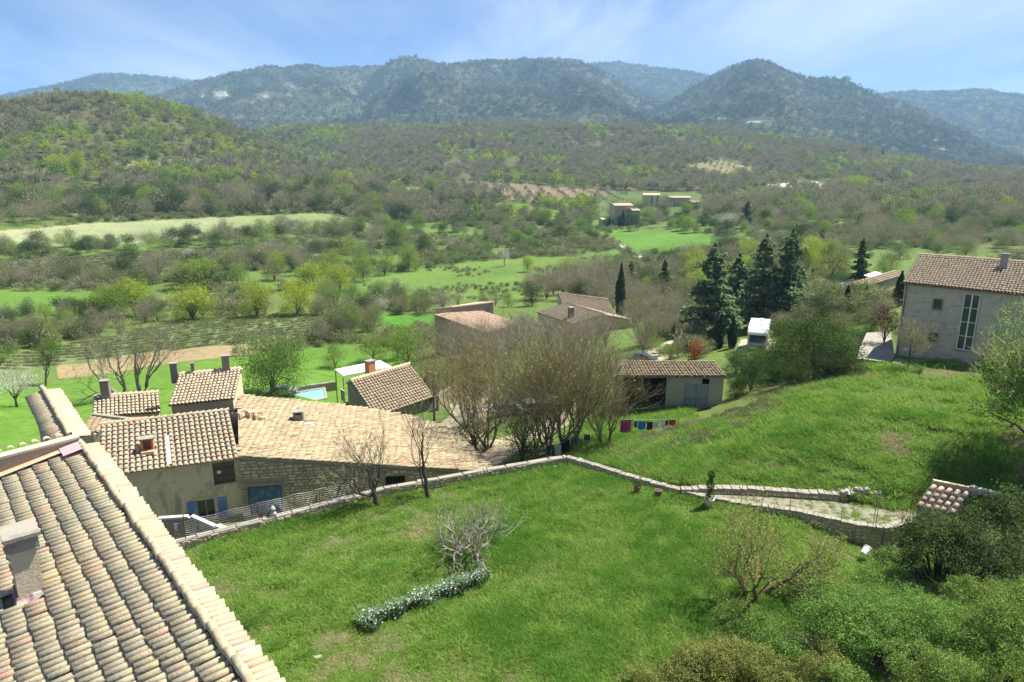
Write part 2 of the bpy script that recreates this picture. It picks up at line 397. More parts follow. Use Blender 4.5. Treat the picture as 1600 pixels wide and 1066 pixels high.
M['bark_lichen'] = plain('lichened_bark', (.17, .135, .07), .9, .4, 9, bstr=.5)
M['bark_mid'] = plain('grey_brown_bark', (.17, .145, .115), .9, .3, 9, bstr=.5)
M['bark_orange'] = plain('orange_bark', (.24, .12, .055), .85, .35, 9, bstr=.5)
M['bark'] = plain('bark', (.115, .095, .075), .9, .35, 9, bstr=.6)
M['bark_pale'] = plain('pale_bark', (.23, .20, .165), .9, .3, 9, bstr=.6)
M['bark_dark'] = plain('dark_bark', (.06, .05, .04), .9, .3, 9, bstr=.6)

# ground: colours of turf, soil and crops are stored per vertex, the grain is added here
def ground_mat():
    m, nt, out = mat('ground'); a = N(nt, 'ShaderNodeAttribute', attribute_name='cover')
    p = geoco(nt)
    n1 = noise(nt, p, 0.035, 6, .62); n2 = noise(nt, p, 0.6, 6, .7); n3 = noise(nt, p, 6.0, 4, .7)
    c = mixc(nt, ramp(nt, n1, [(.35, (0, 0, 0)), (.65, (1, 1, 1))]), mixc(nt, 1.0, a.outputs['Color'], (.84, .88, .82), 'MULTIPLY'), mixc(nt, 1.0, a.outputs['Color'], (1.14, 1.10, 1.05), 'MULTIPLY'))
    c = mixc(nt, ramp(nt, n2, [(.32, (0, 0, 0)), (.68, (1, 1, 1))]), mixc(nt, 1.0, c, (.74, .80, .72), 'MULTIPLY'), mixc(nt, 1.0, c, (1.24, 1.18, 1.15), 'MULTIPLY'))
    c = mixc(nt, ramp(nt, n3, [(.3, (0, 0, 0)), (.7, (1, 1, 1))]), mixc(nt, 1.0, c, (.76, .80, .76), 'MULTIPLY'), mixc(nt, 1.0, c, (1.2, 1.16, 1.1), 'MULTIPLY'))
    h = mth(nt, 'ADD', noise(nt, p, 1.3, 5, .7), mth(nt, 'MULTIPLY', n3, .4))
    principled(nt, out, c, 0.95, 0.1, 0, h, .5, .25); return m
M['ground'] = ground_mat()

def mountain_mat():
    m, nt, out = mat('mountain_forest'); p = geoco(nt)
    a = N(nt, 'ShaderNodeAttribute', attribute_name='rock')
    n1 = noise(nt, p, 0.0028, 6, .6, .3); n2 = noise(nt, p, 0.022, 6, .7); n3 = noise(nt, p, 0.10, 5, .75)
    c = mixc(nt, ramp(nt, n1, [(.38, (0, 0, 0)), (.62, (1, 1, 1))]), (.045, .065, .032), (.10, .105, .058))
    c = mixc(nt, ramp(nt, n2, [(.36, (0, 0, 0)), (.66, (1, 1, 1))]), mixc(nt, 1.0, c, (.62, .68, .62), 'MULTIPLY'), mixc(nt, 1.0, c, (1.5, 1.42, 1.3), 'MULTIPLY'))
    c = mixc(nt, ramp(nt, n3, [(.36, (0, 0, 0)), (.66, (1, 1, 1))]), mixc(nt, 1.0, c, (.60, .64, .6), 'MULTIPLY'), mixc(nt, 1.0, c, (1.5, 1.45, 1.3), 'MULTIPLY'))
    rk = mth(nt, 'ADD', a.outputs['Fac'], mth(nt, 'MULTIPLY', mth(nt, 'SUBTRACT', noise(nt, p, .02, 6, .75), .5), 1.3))
    c = mixc(nt, ramp(nt, rk, [(.52, (0, 0, 0)), (.66, (1, 1, 1))]), c, mixc(nt, n3, (.26, .25, .22), (.44, .42, .38)))
    principled(nt, out, c, .95, .05, 0, mth(nt, 'ADD', n2, mth(nt, 'MULTIPLY', n3, .6)), 1.0, 14.0); return m
M['mountain'] = mountain_mat()

# ================================================================ fields and cover
FIELD = {}
def field(name, col, pts, edge=1.5): FIELD[name] = (wpoly(pts), col, edge)
field('pale', (.15, .195, .085), [(-90, 366), (0, 360), (156, 348), (344, 340), (531, 333), (565, 352), (480, 366), (406, 361), (266, 376), (125, 384), (0, 388), (-90, 392)])
field('terr1', (.145, .135, .10), [(-60, 412), (80, 402), (280, 391), (560, 379), (610, 376), (560, 392), (420, 402), (300, 416), (100, 428), (-60, 430)])
field('mead1', (.085, .165, .030), [(-60, 455), (150, 455), (170, 470), (60, 488), (-60, 500)])
field('vine', (.125, .155, .075), [(-60, 575), (60, 545), (270, 503), (440, 491), (515, 494), (525, 512), (400, 532), (300, 545), (150, 560), (0, 580)])
field('soil', (.255, .20, .125), [(90, 572), (230, 550), (380, 538), (470, 531), (440, 550), (250, 570), (90, 592)])
field('lawn1', (.095, .185, .030), [(-120, 600), (0, 602), (100, 596), (250, 574), (440, 552), (520, 538), (600, 545), (700, 565), (690, 590), (640, 600), (560, 640), (380, 660), (250, 690), (150, 760), (-150, 800)])
field('plot', (.065, .18, .022), [(587, 490), (678, 493), (682, 520), (640, 512), (595, 505)])
field('plot2', (.075, .175, .025), [(495, 463), (560, 458), (575, 475), (520, 478)])
field('meadow', (.10, .165, .038), [(550, 440), (600, 428), (656, 421), (744, 409), (840, 402), (900, 401), (962, 390), (985, 405), (940, 418), (894, 436), (800, 472), (700, 470), (590, 462)])
field('green1', (.10, .18, .035), [(760, 322), (790, 315), (840, 322), (881, 330), (869, 344), (800, 333)])
field('green2', (.085, .175, .03), [(955, 360), (1056, 360), (1128, 369), (1118, 392), (1060, 396), (1003, 398), (962, 378)])
field('green3', (.10, .18, .035), [(1080, 305), (1150, 300), (1200, 305), (1180, 316), (1100, 314)])
field('orch1', (.165, .13, .095), [(700, 283), (800, 286), (900, 294), (987, 300), (975, 316), (880, 318), (790, 312), (710, 300)])
field('orch2', (.17, .155, .095), [(1065, 262), (1090, 255), (1128, 251), (1175, 261), (1188, 271), (1112, 276)])
field('terr2', (.20, .18, .12), [(-60, 296), (100, 292), (300, 291), (570, 290), (580, 303), (400, 307), (200, 310), (-60, 312)])
field('terr3', (.22, .20, .14), [(150, 254), (250, 251), (345, 252), (340, 260), (250, 261), (160, 262)])
field('terr4', (.22, .20, .14), [(-20, 273), (70, 265), (110, 262), (70, 271), (-20, 281)])
field('terr5', (.20, .17, .12), [(600, 292), (660, 292), (710, 298), (650, 303), (600, 300)])
field('chalk', (.45, .43, .38), [(1200, 288), (1260, 282), (1330, 287), (1290, 293), (1215, 294)])
field('road', (.40, .38, .33), [(958, 378), (966, 378), (985, 388), (1012, 403), (1006, 408), (985, 397)])
field('drive', (.38, .33, .25), [(690, 712), (690, 660), (720, 635), (760, 640), (760, 690), (820, 676), (862, 655), (900, 628), (960, 590), (1003, 566), (1060, 545), (1068, 553), (1010, 575), (975, 598), (920, 642), (872, 672), (800, 710), (770, 735)])
field('drive2', (.42, .38, .30), [(940, 562), (990, 560), (1050, 530), (1062, 535), (1020, 562), (985, 573), (945, 572)])
field('lane', (.36, .32, .26), [(1150, 548), (1158, 530), (1215, 530), (1210, 545), (1172, 556)])
field('village_lawn', (.080, .150, .030), [(890, 700), (905, 650), (940, 615), (975, 635), (1065, 645), (1060, 665), (990, 700), (920, 720)])
field('lawn_right', (.085, .165, .026), [(985, 745), (1010, 700), (1110, 668), (1180, 642), (1260, 612), (1345, 578), (1420, 562), (1600, 566), (1900, 570), (1900, 760), (1450, 770), (1300, 775), (1100, 762)])
field('hamlet', (.085, .12, .038), [(932, 312), (960, 300), (1095, 300), (1102, 335), (1000, 345), (990, 358), (935, 358)])
field('roadside', (.40, .37, .31), [(700, 612), (765, 600), (770, 640), (705, 660)])

def cover_colour(x, y, r):
    # rough grass and leaf litter, greener low in the valley
    f = np.clip(fbm(x / 30, y / 30, 31, 4) * .9 + .5, 0, 1)[:, None]
    c = (1 - f) * np.array([.095, .120, .040]) + f * np.array([.095, .160, .038])
    wood = np.clip((r - 430) / 150, 0, 1)[:, None]
    c = c * (1 - wood) + (np.array([.085, .085, .045]) * (1 - f) + np.array([.075, .095, .038]) * f) * wood
    for k, (poly, col, edge) in FIELD.items():
        ins = in_poly(x, y, poly); 
        if not ins.any(): continue
        cc = np.array(col)[None] * (1 + .10 * fbm(x[ins] / 9, y[ins] / 9, 41, 4)[:, None])
        if k in ('pale',):
            w = np.clip((-x[ins] - 90) / 140, 0, 1)[:, None]; cc = cc * (1 - .5 * w) + np.array([.34, .34, .25]) * .5 * w
        if k in ('terr1', 'terr2', 'terr3'):
            s = np.sin((y[ins] + .15 * x[ins]) * 1.0) > .2; cc = np.where(s[:, None], cc, np.array([.07, .085, .04]))
        c[ins] = cc
    return c
def build_ground():
    lr = LR; az = AZ
    A, Lg = np.meshgrid(az, lr); r = np.exp(Lg); x = (r * np.sin(A)).ravel(); y = (r * np.cos(A)).ravel(); r = r.ravel()
    z = ground_z(x, y)
    n, m = len(lr), len(az); i = np.arange(n * m).reshape(n, m)
    F = np.stack([i[:-1, :-1], i[:-1, 1:], i[1:, 1:], i[1:, :-1]], -1).reshape(-1, 4)[:, ::-1]
    me = mk_mesh('ground', np.stack([x, y, z], -1), F, M['ground'], smooth=True)
    c = cover_colour(x, y, r)
    ca = me.color_attributes.new('cover', 'FLOAT_COLOR', 'POINT')
    ca.data.foreach_set('color', np.concatenate([c, np.ones((len(c), 1))], 1).astype(np.float32).ravel())
    o = obj('ground', me, kind='structure')
    return o
build_ground()
# low country in front of and behind the mountains, so that nothing ends in air
def far_plain():
    rs = np.array([1500, 1700, 2200, 3000, 4500, 6000, 7500.]); az = np.radians(np.linspace(-62, 62, 80))
    A, R = np.meshgrid(az, rs); x = R * np.sin(A); y = R * np.cos(A); z = np.interp(R, [1500, 1700, 2200, 3000, 30000], [-10, 30, 60, 70, 70]) + 0 * A
    i = np.arange(x.size).reshape(x.shape); F = np.stack([i[:-1, :-1], i[:-1, 1:], i[1:, 1:], i[1:, :-1]], -1).reshape(-1, 4)[:, ::-1]
    obj('terrain', mk_mesh('terrain', np.stack([x, y, z], -1), F, M['mountain'], smooth=True), kind='structure')
far_plain()

MOUNT = []
def mountain(crest, foot_v, D, Dfoot, rockspots=(), rav=1.0, seed=0, back=1.35, cols=420, rows=150, amp=1.0):
    us = np.array([p[0] for p in crest], float); vs = np.array([p[1] for p in crest], float)
    u = np.linspace(us[0], us[-1], cols); v = np.interp(u, us, vs)
    k = np.ones(13) / 13; v = np.convolve(np.pad(v, 6, 'edge'), k, 'valid') * .75 + v * .25
    v = v + 1.6 * fbm(u / 34, u * 0 + seed, seed + 3, 5, .6)
    fv = np.interp(u, [p[0] for p in foot_v], [p[1] for p in foot_v])
    x = (u - 800) / 1066; 
    def dirs(vv):
        yd = (vv - 533) / 1066; Y = CP - yd * SP; dz = -SP - yd * CP; h = np.hypot(x, Y); return x / h, Y / h, dz / h
    dxc, dyc, tc_ = dirs(v); dxf, dyf, tf = dirs(fv)
    DD = np.interp(u, us, [D] * len(us)) if np.isscalar(D) else np.interp(u, us, D)
    DD = DD * (1 + .035 * fbm(u / 90, u * 0, seed + 50, 3))
    zc = CZ + tc_ * DD; zf = CZ + tf * Dfoot
    t = np.concatenate([np.linspace(0, 1, rows), np.linspace(1, back, 26)[1:]])
    T = t[:, None]; Tc = np.minimum(T, 1)
    R = Dfoot + (DD[None] - Dfoot) * T
    prof = Tc ** 1.12 * .88 + .12 * Tc ** 2
    Z = zf + (zc - zf)[None] * prof
    X = dxc[None] * R; Y = dyc[None] * R
    span = (zc - zf)[None]
    w = np.sin(np.pi * np.clip(Tc, 0, 1) ** .9) ** .7
    wx = X + 240 * fbm(X / 900, Y / 900, seed + 5, 3); wy = Y + 240 * fbm(X / 900, Y / 900, seed + 6, 3)
    rv = ridged(wx / 520, wy / 1500, seed, 5, .52) - .55
    Z = Z + amp * rav * w * span * .62 * rv + amp * w * 30 * fbm(X / 130, Y / 130, seed + 9, 4)
    Z = np.where(T > 1, zc[None] - (T - 1) * (zc - zf)[None] * 2.2 * (T - 1 + .35), Z)
    Z = Z + (T <= 1.02) * 6.0 * fbm(X / 26, Y / 26, seed + 77, 3) * np.where(Tc < 1, 1, .5)
    n, m = X.shape; i = np.arange(n * m).reshape(n, m)
    F = np.stack([i[:-1, :-1], i[:-1, 1:], i[1:, 1:], i[1:, :-1]], -1).reshape(-1, 4)[:, ::-1]
    me = mk_mesh('mountain', np.stack([X, Y, Z], -1).reshape(-1, 3), F, M['mountain'], smooth=True)
    rk = np.zeros(n * m); 
    dep = Y * CP - (Z - CZ) * SP; U = 800 + 1066 * X / dep; Vv = 533 - 1066 * (Y * SP + (Z - CZ) * CP) / dep
    for (cu, cv, ru, rv_, s) in rockspots:
        rk = np.maximum(rk, ((s + .13) * np.exp(-(((U - cu) / ru) ** 2 + ((Vv - cv) / rv_) ** 2))).ravel())
    a = me.attributes.new('rock', 'FLOAT', 'POINT'); a.data.foreach_set('value', rk.astype(np.float32))
    obj('mountain', me, kind='structure')
    MOUNT.append((X, Y, Z, t, rk.reshape(n, m)))
# far blue ridges first, then the nearer masses
mountain([(-260, 160), (0, 150), (60, 139), (110, 128), (150, 117), (190, 116), (240, 119), (300, 126), (380, 128), (470, 140)], [(-260, 190), (470, 190)], 5200, 3600, seed=11, rav=.6, cols=360)
mountain([(860, 120), (920, 99), (960, 96), (1010, 104), (1060, 111), (1110, 118), (1160, 124), (1260, 150)], [(860, 185), (1260, 190)], 5000, 3700, seed=12, rav=.6, cols=300)
mountain([(1300, 160), (1365, 148), (1430, 143), (1480, 143), (1530, 140), (1600, 149), (1720, 150), (1900, 158)], [(1300, 240), (1900, 250)], 5000, 3200, seed=13, rav=.8, cols=300)
mountain([(-260, 190), (0, 175), (150, 168), (225, 160), (300, 132), (355, 119), (440, 108), (470, 103), (520, 107), (590, 106), (660, 110), (760, 140)], [(-260, 215), (760, 205)], 3700, 2300,
         rockspots=[(345, 147, 20, 11, .62), (318, 152, 8, 10, .5), (415, 150, 14, 9, .55), (455, 135, 22, 12, .45), (225, 152, 18, 8, .5), (440, 150, 40, 8, .38)], seed=14, cols=460)
mountain([(500, 190), (560, 150), (592, 108), (612, 94), (640, 88), (668, 93), (700, 102), (732, 97), (756, 92), (800, 94), (850, 92), (905, 94), (930, 106), (970, 128), (1010, 150), (1060, 168), (1120, 200)],
         [(500, 210), (1120, 215)], 3300, 1900, rockspots=[(480, 178, 22, 6, .5), (500, 170, 12, 5, .5), (950, 128, 14, 6, .38)], seed=15, cols=520, rows=170, amp=1.05)
mountain([(1000, 190), (1060, 150), (1100, 126), (1140, 106), (1178, 96), (1200, 98), (1225, 110), (1262, 121), (1300, 123), (1325, 124), (1345, 135), (1370, 149), (1430, 168), (1500, 205), (1570, 240), (1640, 262), (1800, 280)],
         [(1000, 215), (1300, 245), (1500, 275), (1800, 300)], [3000] * 9 + [3000, 2950, 2900, 2850, 2700, 2600, 2500, 2400, 2300][:8], 1700,
         rockspots=[(1135, 162, 9, 8, .55), (1175, 190, 42, 7, .56), (1120, 185, 30, 6, .46), (1460, 222, 12, 5, .5), (1470, 235, 18, 7, .42)], seed=16, cols=480, rows=170)
# ================================================================ plants
def unit(n):
    v = rng.normal(size=(n, 3)); return v / np.linalg.norm(v, axis=1)[:, None]
def quads(P, Nn, size, asp=1.0, roll=None, bend=0.0):
    """one quad leaf per point: centre P, normal Nn, size"""
    n = len(P); a = np.cross(Nn, unit(n)); a /= np.linalg.norm(a, axis=1)[:, None] + 1e-9
    b = np.cross(Nn, a); s = np.broadcast_to(size, (n,))[:, None]
    a = a * s * .5 * asp; b = b * s * .5
    V = np.stack([P - b, P + a * .9 - b * .1, P + b, P - a * .9 - b * .1], 1).reshape(-1, 3)
    return V, np.arange(4 * n).reshape(n, 4)
def slivers(P, D, length, width):
    n = len(P); D = D / (np.linalg.norm(D, axis=1)[:, None] + 1e-9)
    a = np.cross(D, unit(n)); a /= np.linalg.norm(a, axis=1)[:, None] + 1e-9
    l = np.broadcast_to(length, (n,))[:, None]; w = np.broadcast_to(width, (n,))[:, None]
    V = np.stack([P - a * w * .5, P + a * w * .5, P + D * l + a * w * .2, P + D * l - a * w * .2], 1).reshape(-1, 3)
    return V, np.arange(4 * n).reshape(n, 4)
class Acc:
    def __init__(s): s.V = []; s.F = []; s.M = []; s.n = 0
    def add(s, V, F, m=0):
        s.V.append(np.asarray(V, float).reshape(-1, 3)); s.F.append(F + s.n); s.M.append(np.full(len(F), m)); s.n += len(s.V[-1])
    def mb(s, mb, m=0):                    # only quads and triangles of an MB
        if not mb.V: return
        F = np.array([(f if len(f) == 4 else tuple(f[:3]) + (f[2],)) for f in mb.F if len(f) <= 4])
        s.add(np.array(mb.V), F, m)
    def mesh(s, name, mats, smooth=False):
        F = np.concatenate(s.F); V = np.concatenate(s.V); Mi = np.concatenate(s.M)
        if (F[:, 2] == F[:, 3]).any(): return mk_mesh(name, V, [tuple(f) if f[2] != f[3] else tuple(f[:3]) for f in F.tolist()], mats, Mi, smooth)
        return mk_mesh(name, V, F, mats, Mi, smooth)
def lumps(c, rad, k, lr, seed=None, zmin=-.6):
    """centres and radii of the clumps that make up a crown"""
    d = unit(k * 3); d = d[d[:, 2] > zmin][:k]; k = len(d)
    f = rng.uniform(.45, .86, k)[:, None] * rng.uniform(.85, 1.15, k)[:, None]
    C = np.array(c) + d * np.array(rad) * f
    C = np.concatenate([C, np.array(c)[None] + unit(max(1, k // 5)) * np.array(rad) * .25])
    R = rng.uniform(.7, 1.25, len(C)) * lr
    return C, R
def leaf_fill(C, R, n, squash=.85):
    w = R ** 2; idx = rng.choice(len(C), n, p=w / w.sum())
    d = unit(n); rr = rng.uniform(.45, 1.0, n) ** .6
    sh = rng.uniform(0, 1, n) < .42; tab = unit(len(C) * 16).reshape(len(C), 16, 3); tab[..., 2] = tab[..., 2] * .8 + .25
    ds = tab[idx, rng.integers(0, 16, n)] + rng.normal(size=(n, 3)) * .10; d = np.where(sh[:, None], ds, d); rr = np.where(sh, rng.uniform(.55, 1.38, n), rr)
    P = C[idx] + d * R[idx, None] * rr[:, None] * np.array([1, 1, squash])
    Nn = d + rng.normal(size=(n, 3)) * .7; Nn /= np.linalg.norm(Nn, axis=1)[:, None]
    return P, Nn
def limb_mb(h0, C, r0, n=5, top=None):
    """trunk and limbs running to the clumps"""
    mb = MB(); cen = C.mean(0)
    j = rng.normal(size=2) * .02 * h0
    mb.tube([(0, 0, -.3), (j[0], j[1], h0 * .5), (cen[0] * .3, cen[1] * .3, h0), (cen[0] * .6, cen[1] * .6, cen[2])], [r0 * 1.25, r0 * .95, r0 * .8, r0 * .35], 6)
    for c in C[:n]:
        m = np.array([c[0] * .35, c[1] * .35, h0 + (c[2] - h0) * .45])
        mb.tube([(0, 0, h0 * rng.uniform(.75, .98)), m, c], [r0 * .5, r0 * .32, r0 * .1], 4, cap=False)
    return mb
def leafy(name, h, w, leafm, n=1500, leaf=.32, trunk=.22, tw=250, barkm='bark', k=16, base=.3, twigm='twig', lumpf=.30, split=True, zmin=-.85, squash=.9):
    """crown and trunk meshes of a broad tree of height h and crown width w"""
    rz = h * (1 - base) / 2; c = (0, 0, h - rz); C, R = lumps(c, (w / 2, w / 2, rz), k, w * lumpf, zmin=zmin)
    R = np.minimum(R, rz * .75); C[:, 2] = np.minimum(C[:, 2], h - R * .8)
    if base < .14:
        an = rng.uniform(0, 6.28, 9); C = np.concatenate([C, np.stack([np.cos(an) * w * .30, np.sin(an) * w * .30, h * rng.uniform(.08, .22, 9)], 1)]); R = np.concatenate([R, np.full(9, w * .17)])
    a = Acc(); P, Nn = leaf_fill(C, R, n, squash); a.add(*quads(P, Nn, rng.uniform(.7, 1.3, n) * leaf, .8), 0)
    if tw:
        P, Nn = leaf_fill(C, R * .9, tw); o = P - np.array([0, 0, h * base * .8]); a.add(*slivers(P, o / np.linalg.norm(o, axis=1)[:, None] + unit(tw) * .5, rng.uniform(.4, 1, tw) * h * .10, h * .006), 1)
    crown = a.mesh(name + '_crown', [M[leafm], M[twigm]])
    mb = limb_mb(h * base, C, trunk, 7)
    return crown, mb.mesh(name + '_trunk', M[barkm], True)
def bare(name, h, w, n=1500, trunk=.2, base=.06, twigm='twig', barkm='bark', wid=.045, k=18, leafm=None, leaves=0, leaf=.2, lng=.11):
    rz = h * (1 - base) / 2; c = (0, 0, h - rz); C, R = lumps(c, (w / 2, w / 2, rz), k, w * .22, zmin=-.9)
    R = np.minimum(R, rz * .7)
    a = Acc(); P, Nn = leaf_fill(C, R, n); o = P - np.array([0, 0, h * base * .6]); o /= np.linalg.norm(o, axis=1)[:, None]
    a.add(*slivers(P, o + unit(n) * .55, rng.uniform(.5, 1.2, n) * h * lng, rng.uniform(.5, 1.2, n) * wid), 0)
    if leaves:
        P, Nn = leaf_fill(C, R, leaves); a.add(*quads(P, Nn, rng.uniform(.7, 1.3, leaves) * leaf), 1)
    crown = a.mesh(name + '_crown', [M[twigm], M[leafm or twigm]])
    mb = limb_mb(h * base, C, trunk, 12)
    return crown, mb.mesh(name + '_trunk', M[barkm], True)
def cypress_m(name, h, w, n=900, leafm='leaf_cypress'):
    t = rng.uniform(0, 1, n); z = h * (.04 + .96 * t); prof = np.sin(np.pi * np.clip(t * .82 + .18, 0, 1)) ** .75 * (1 - t ** 6)
    an = rng.uniform(0, 2 * np.pi, n); r = w / 2 * prof * rng.uniform(.55, 1.08, n) * (1 + .15 * np.sin(an * 3 + t * 9))
    P = np.stack([r * np.cos(an), r * np.sin(an), z], 1); Nn = np.stack([np.cos(an), np.sin(an), 0 * an + .25], 1) + rng.normal(size=(n, 3)) * .5; Nn /= np.linalg.norm(Nn, axis=1)[:, None]
    a = Acc(); V, F = quads(P, Nn, w * .22 * rng.uniform(.6, 1.2, n), 1); a.add(V, F, 0)
    mb = MB(); mb.tube([(0, 0, -.3), (0, 0, h * .9)], [w * .09, .02], 6)
    return a.mesh(name + '_crown', [M[leafm]]), mb.mesh(name + '_trunk', M['bark'])
def conifer_m(name, h, w, tiers=17, leafm='leaf_conifer', droop=.12, n=1, lay=1.0):
    """spreading boughs in tiers: fronds of short needles sprays along each bough"""
    mb = MB(); mb.tube([(0, 0, -.4), (0, 0, h * .55), (0, 0, h * .98)], [w * .05, w * .032, .02], 7)
    PP = []; DD = []; SS = []
    for i in range(tiers):
        t = i / (tiers - 1); z = h * (.08 + .89 * t); rl = w / 2 * (1 - t) ** .62 * rng.uniform(.62, 1.15) * min(1, .6 + t * 2.5) + .12
        nb = int(9 - 4 * t)
        for b in range(nb):
            an = rng.uniform(0, 2 * np.pi); L_ = rl * rng.uniform(.7, 1.12)
            d = np.array([math.cos(an), math.sin(an), 0]); s = np.array([-math.sin(an), math.cos(an), 0])
            zt = -droop * L_ + .1 * h / tiers
            mb.tube([(0, 0, z), tuple(d * L_ * .6 + [0, 0, z + .05 * L_]), tuple(d * L_ + [0, 0, z + zt])], [.012 * h * (1 - t * .8), .006 * h * (1 - t * .8), .01], 3, cap=False)
            k = int(26 * n * (L_ / (w / 2)) + 10)
            q = rng.uniform(.12, 1, k) ** .8; sw = (1 - q * .6) * L_ * .33
            P = d[None] * (q * L_)[:, None] + s[None] * (rng.uniform(-1, 1, k) * sw)[:, None]; P[:, 2] += z + .07 * L_ * q * (1 - q) * 4 * .4 + zt * q ** 2 + rng.normal(size=k) * .012 * h * lay
            PP.append(P); DD.append(np.repeat(d[None], k, 0)); SS.append(np.full(k, .030 * h + .02 * L_))
    P = np.concatenate(PP); S = np.concatenate(SS)
    Nn = np.array([0, 0, .8]) + rng.normal(size=P.shape) * .9; Nn /= np.linalg.norm(Nn, axis=1)[:, None]
    a = Acc(); a.add(*quads(P, Nn, S * rng.uniform(.7, 1.3, len(S)), .75), 0)
    return a.mesh(name + '_crown', [M[leafm]]), mb.mesh(name + '_trunk', M['bark'])
def grow(mb, tips, p, d, L_, r, lvl, P):
    """recursive branching; P: dict of habits"""
    p = Vector(p); d = Vector(d).normalized(); seg = 3 if lvl > 1 else 2; pts = [p]; rad = [r]; q = p.copy(); dd = d.copy()
    for i in range(seg):
        w = Vector(rng.normal(size=3)) * P['wob']; w.z += P['up'] * (1 if lvl < P['lv'] else .3)
        dd = (dd + w).normalized(); q = q + dd * (L_ / seg); pts.append(q.copy()); rad.append(r * (1 - (1 - P['tap']) * (i + 1) / seg))
    mb.tube(pts, rad, 6 if lvl >= P['lv'] - 1 else (4 if lvl > 1 else 3), cap=False)
    if lvl == 0: tips.append((tuple(q), tuple(dd))); return
    nk = P['kids'][P['lv'] - lvl]
    for k in range(nk):
        t = rng.uniform(P['from'], 1) if k < nk - 1 else 1.0
        t2 = t * seg; i = min(int(t2), seg - 1); pos = pts[i].lerp(pts[i + 1], t2 - i)
        ax = dd.orthogonal().normalized(); ax.rotate(Matrix.Rotation(rng.uniform(0, 2 * math.pi), 3, dd))
        ang = math.radians(rng.uniform(*P['ang'])) * (1 if k < nk - 1 else .35)
        nd = dd.copy(); nd.rotate(Matrix.Rotation(ang, 3, ax))
        grow(mb, tips, pos, nd, L_ * rng.uniform(*P['len']), max(rad[i] * P['thin'] * (1 if k < nk - 1 else 1.1), P['rmin']), lvl - 1, P)

# ---------------------------------------------------------------- scattering (countless plants only)
def sources(name, meshes):
    c = bpy.data.collections.new(name)
    for i, me in enumerate(meshes):
        o = bpy.data.objects.new('%s_%02d' % (name, i), me); c.objects.link(o)
    return c
def scatter(name, P, S, which, src, tint=None, rot=None, **props):
    n = len(P); me = bpy.data.meshes.new(name); me.vertices.add(n); me.vertices.foreach_set('co', np.asarray(P, np.float32).ravel())
    def att(nm, typ, key, v): a = me.attributes.new(nm, typ, 'POINT'); a.data.foreach_set(key, v.ravel())
    S = np.asarray(S, np.float32); S = np.repeat(S[:, None], 3, 1) if S.ndim == 1 else S
    att('s_scale', 'FLOAT_VECTOR', 'vector', S.astype(np.float32))
    if rot is None: rot = np.stack([0 * S[:, 0], 0 * S[:, 0], rng.uniform(0, 6.283, n)], 1)
    att('s_rot', 'FLOAT_VECTOR', 'vector', np.asarray(rot, np.float32))
    att('s_idx', 'INT', 'value', np.asarray(which, np.int32))
    att('s_tint', 'FLOAT', 'value', np.asarray(tint if tint is not None else rng.uniform(0, 1, n), np.float32))
    o = obj(name, me, kind='stuff', **props)
    g = bpy.data.node_groups.new(name, 'GeometryNodeTree')
    g.interface.new_socket('Geometry', in_out='INPUT', socket_type='NodeSocketGeometry'); g.interface.new_socket('Geometry', in_out='OUTPUT', socket_type='NodeSocketGeometry')
    gi = g.nodes.new('NodeGroupInput'); go = g.nodes.new('NodeGroupOutput')
    def na(nm, t):
        a = g.nodes.new('GeometryNodeInputNamedAttribute'); a.data_type = t; a.inputs['Name'].default_value = nm; return a.outputs['Attribute']
    ci = g.nodes.new('GeometryNodeCollectionInfo'); ci.inputs['Collection'].default_value = src
    ci.inputs['Separate Children'].default_value = True; ci.inputs['Reset Children'].default_value = True
    ip = g.nodes.new('GeometryNodeInstanceOnPoints'); ip.inputs['Pick Instance'].default_value = True
    er = g.nodes.new('FunctionNodeEulerToRotation')
    g.links.new(gi.outputs[0], ip.inputs['Points']); g.links.new(ci.outputs[0], ip.inputs['Instance'])
    g.links.new(na('s_idx', 'INT'), ip.inputs['Instance Index']); g.links.new(na('s_scale', 'FLOAT_VECTOR'), ip.inputs['Scale'])
    g.links.new(na('s_rot', 'FLOAT_VECTOR'), er.inputs[0]); g.links.new(er.outputs[0], ip.inputs['Rotation'])
    sn = g.nodes.new('GeometryNodeStoreNamedAttribute'); sn.data_type = 'FLOAT'; sn.domain = 'INSTANCE'; sn.inputs['Name'].default_value = 'tint'
    g.links.new(ip.outputs[0], sn.inputs['Geometry']); g.links.new(na('s_tint', 'FLOAT'), sn.inputs['Value'])
    g.links.new(sn.outputs[0], go.inputs[0])
    md = o.modifiers.new('scatter', 'NODES'); md.node_group = g
    return o

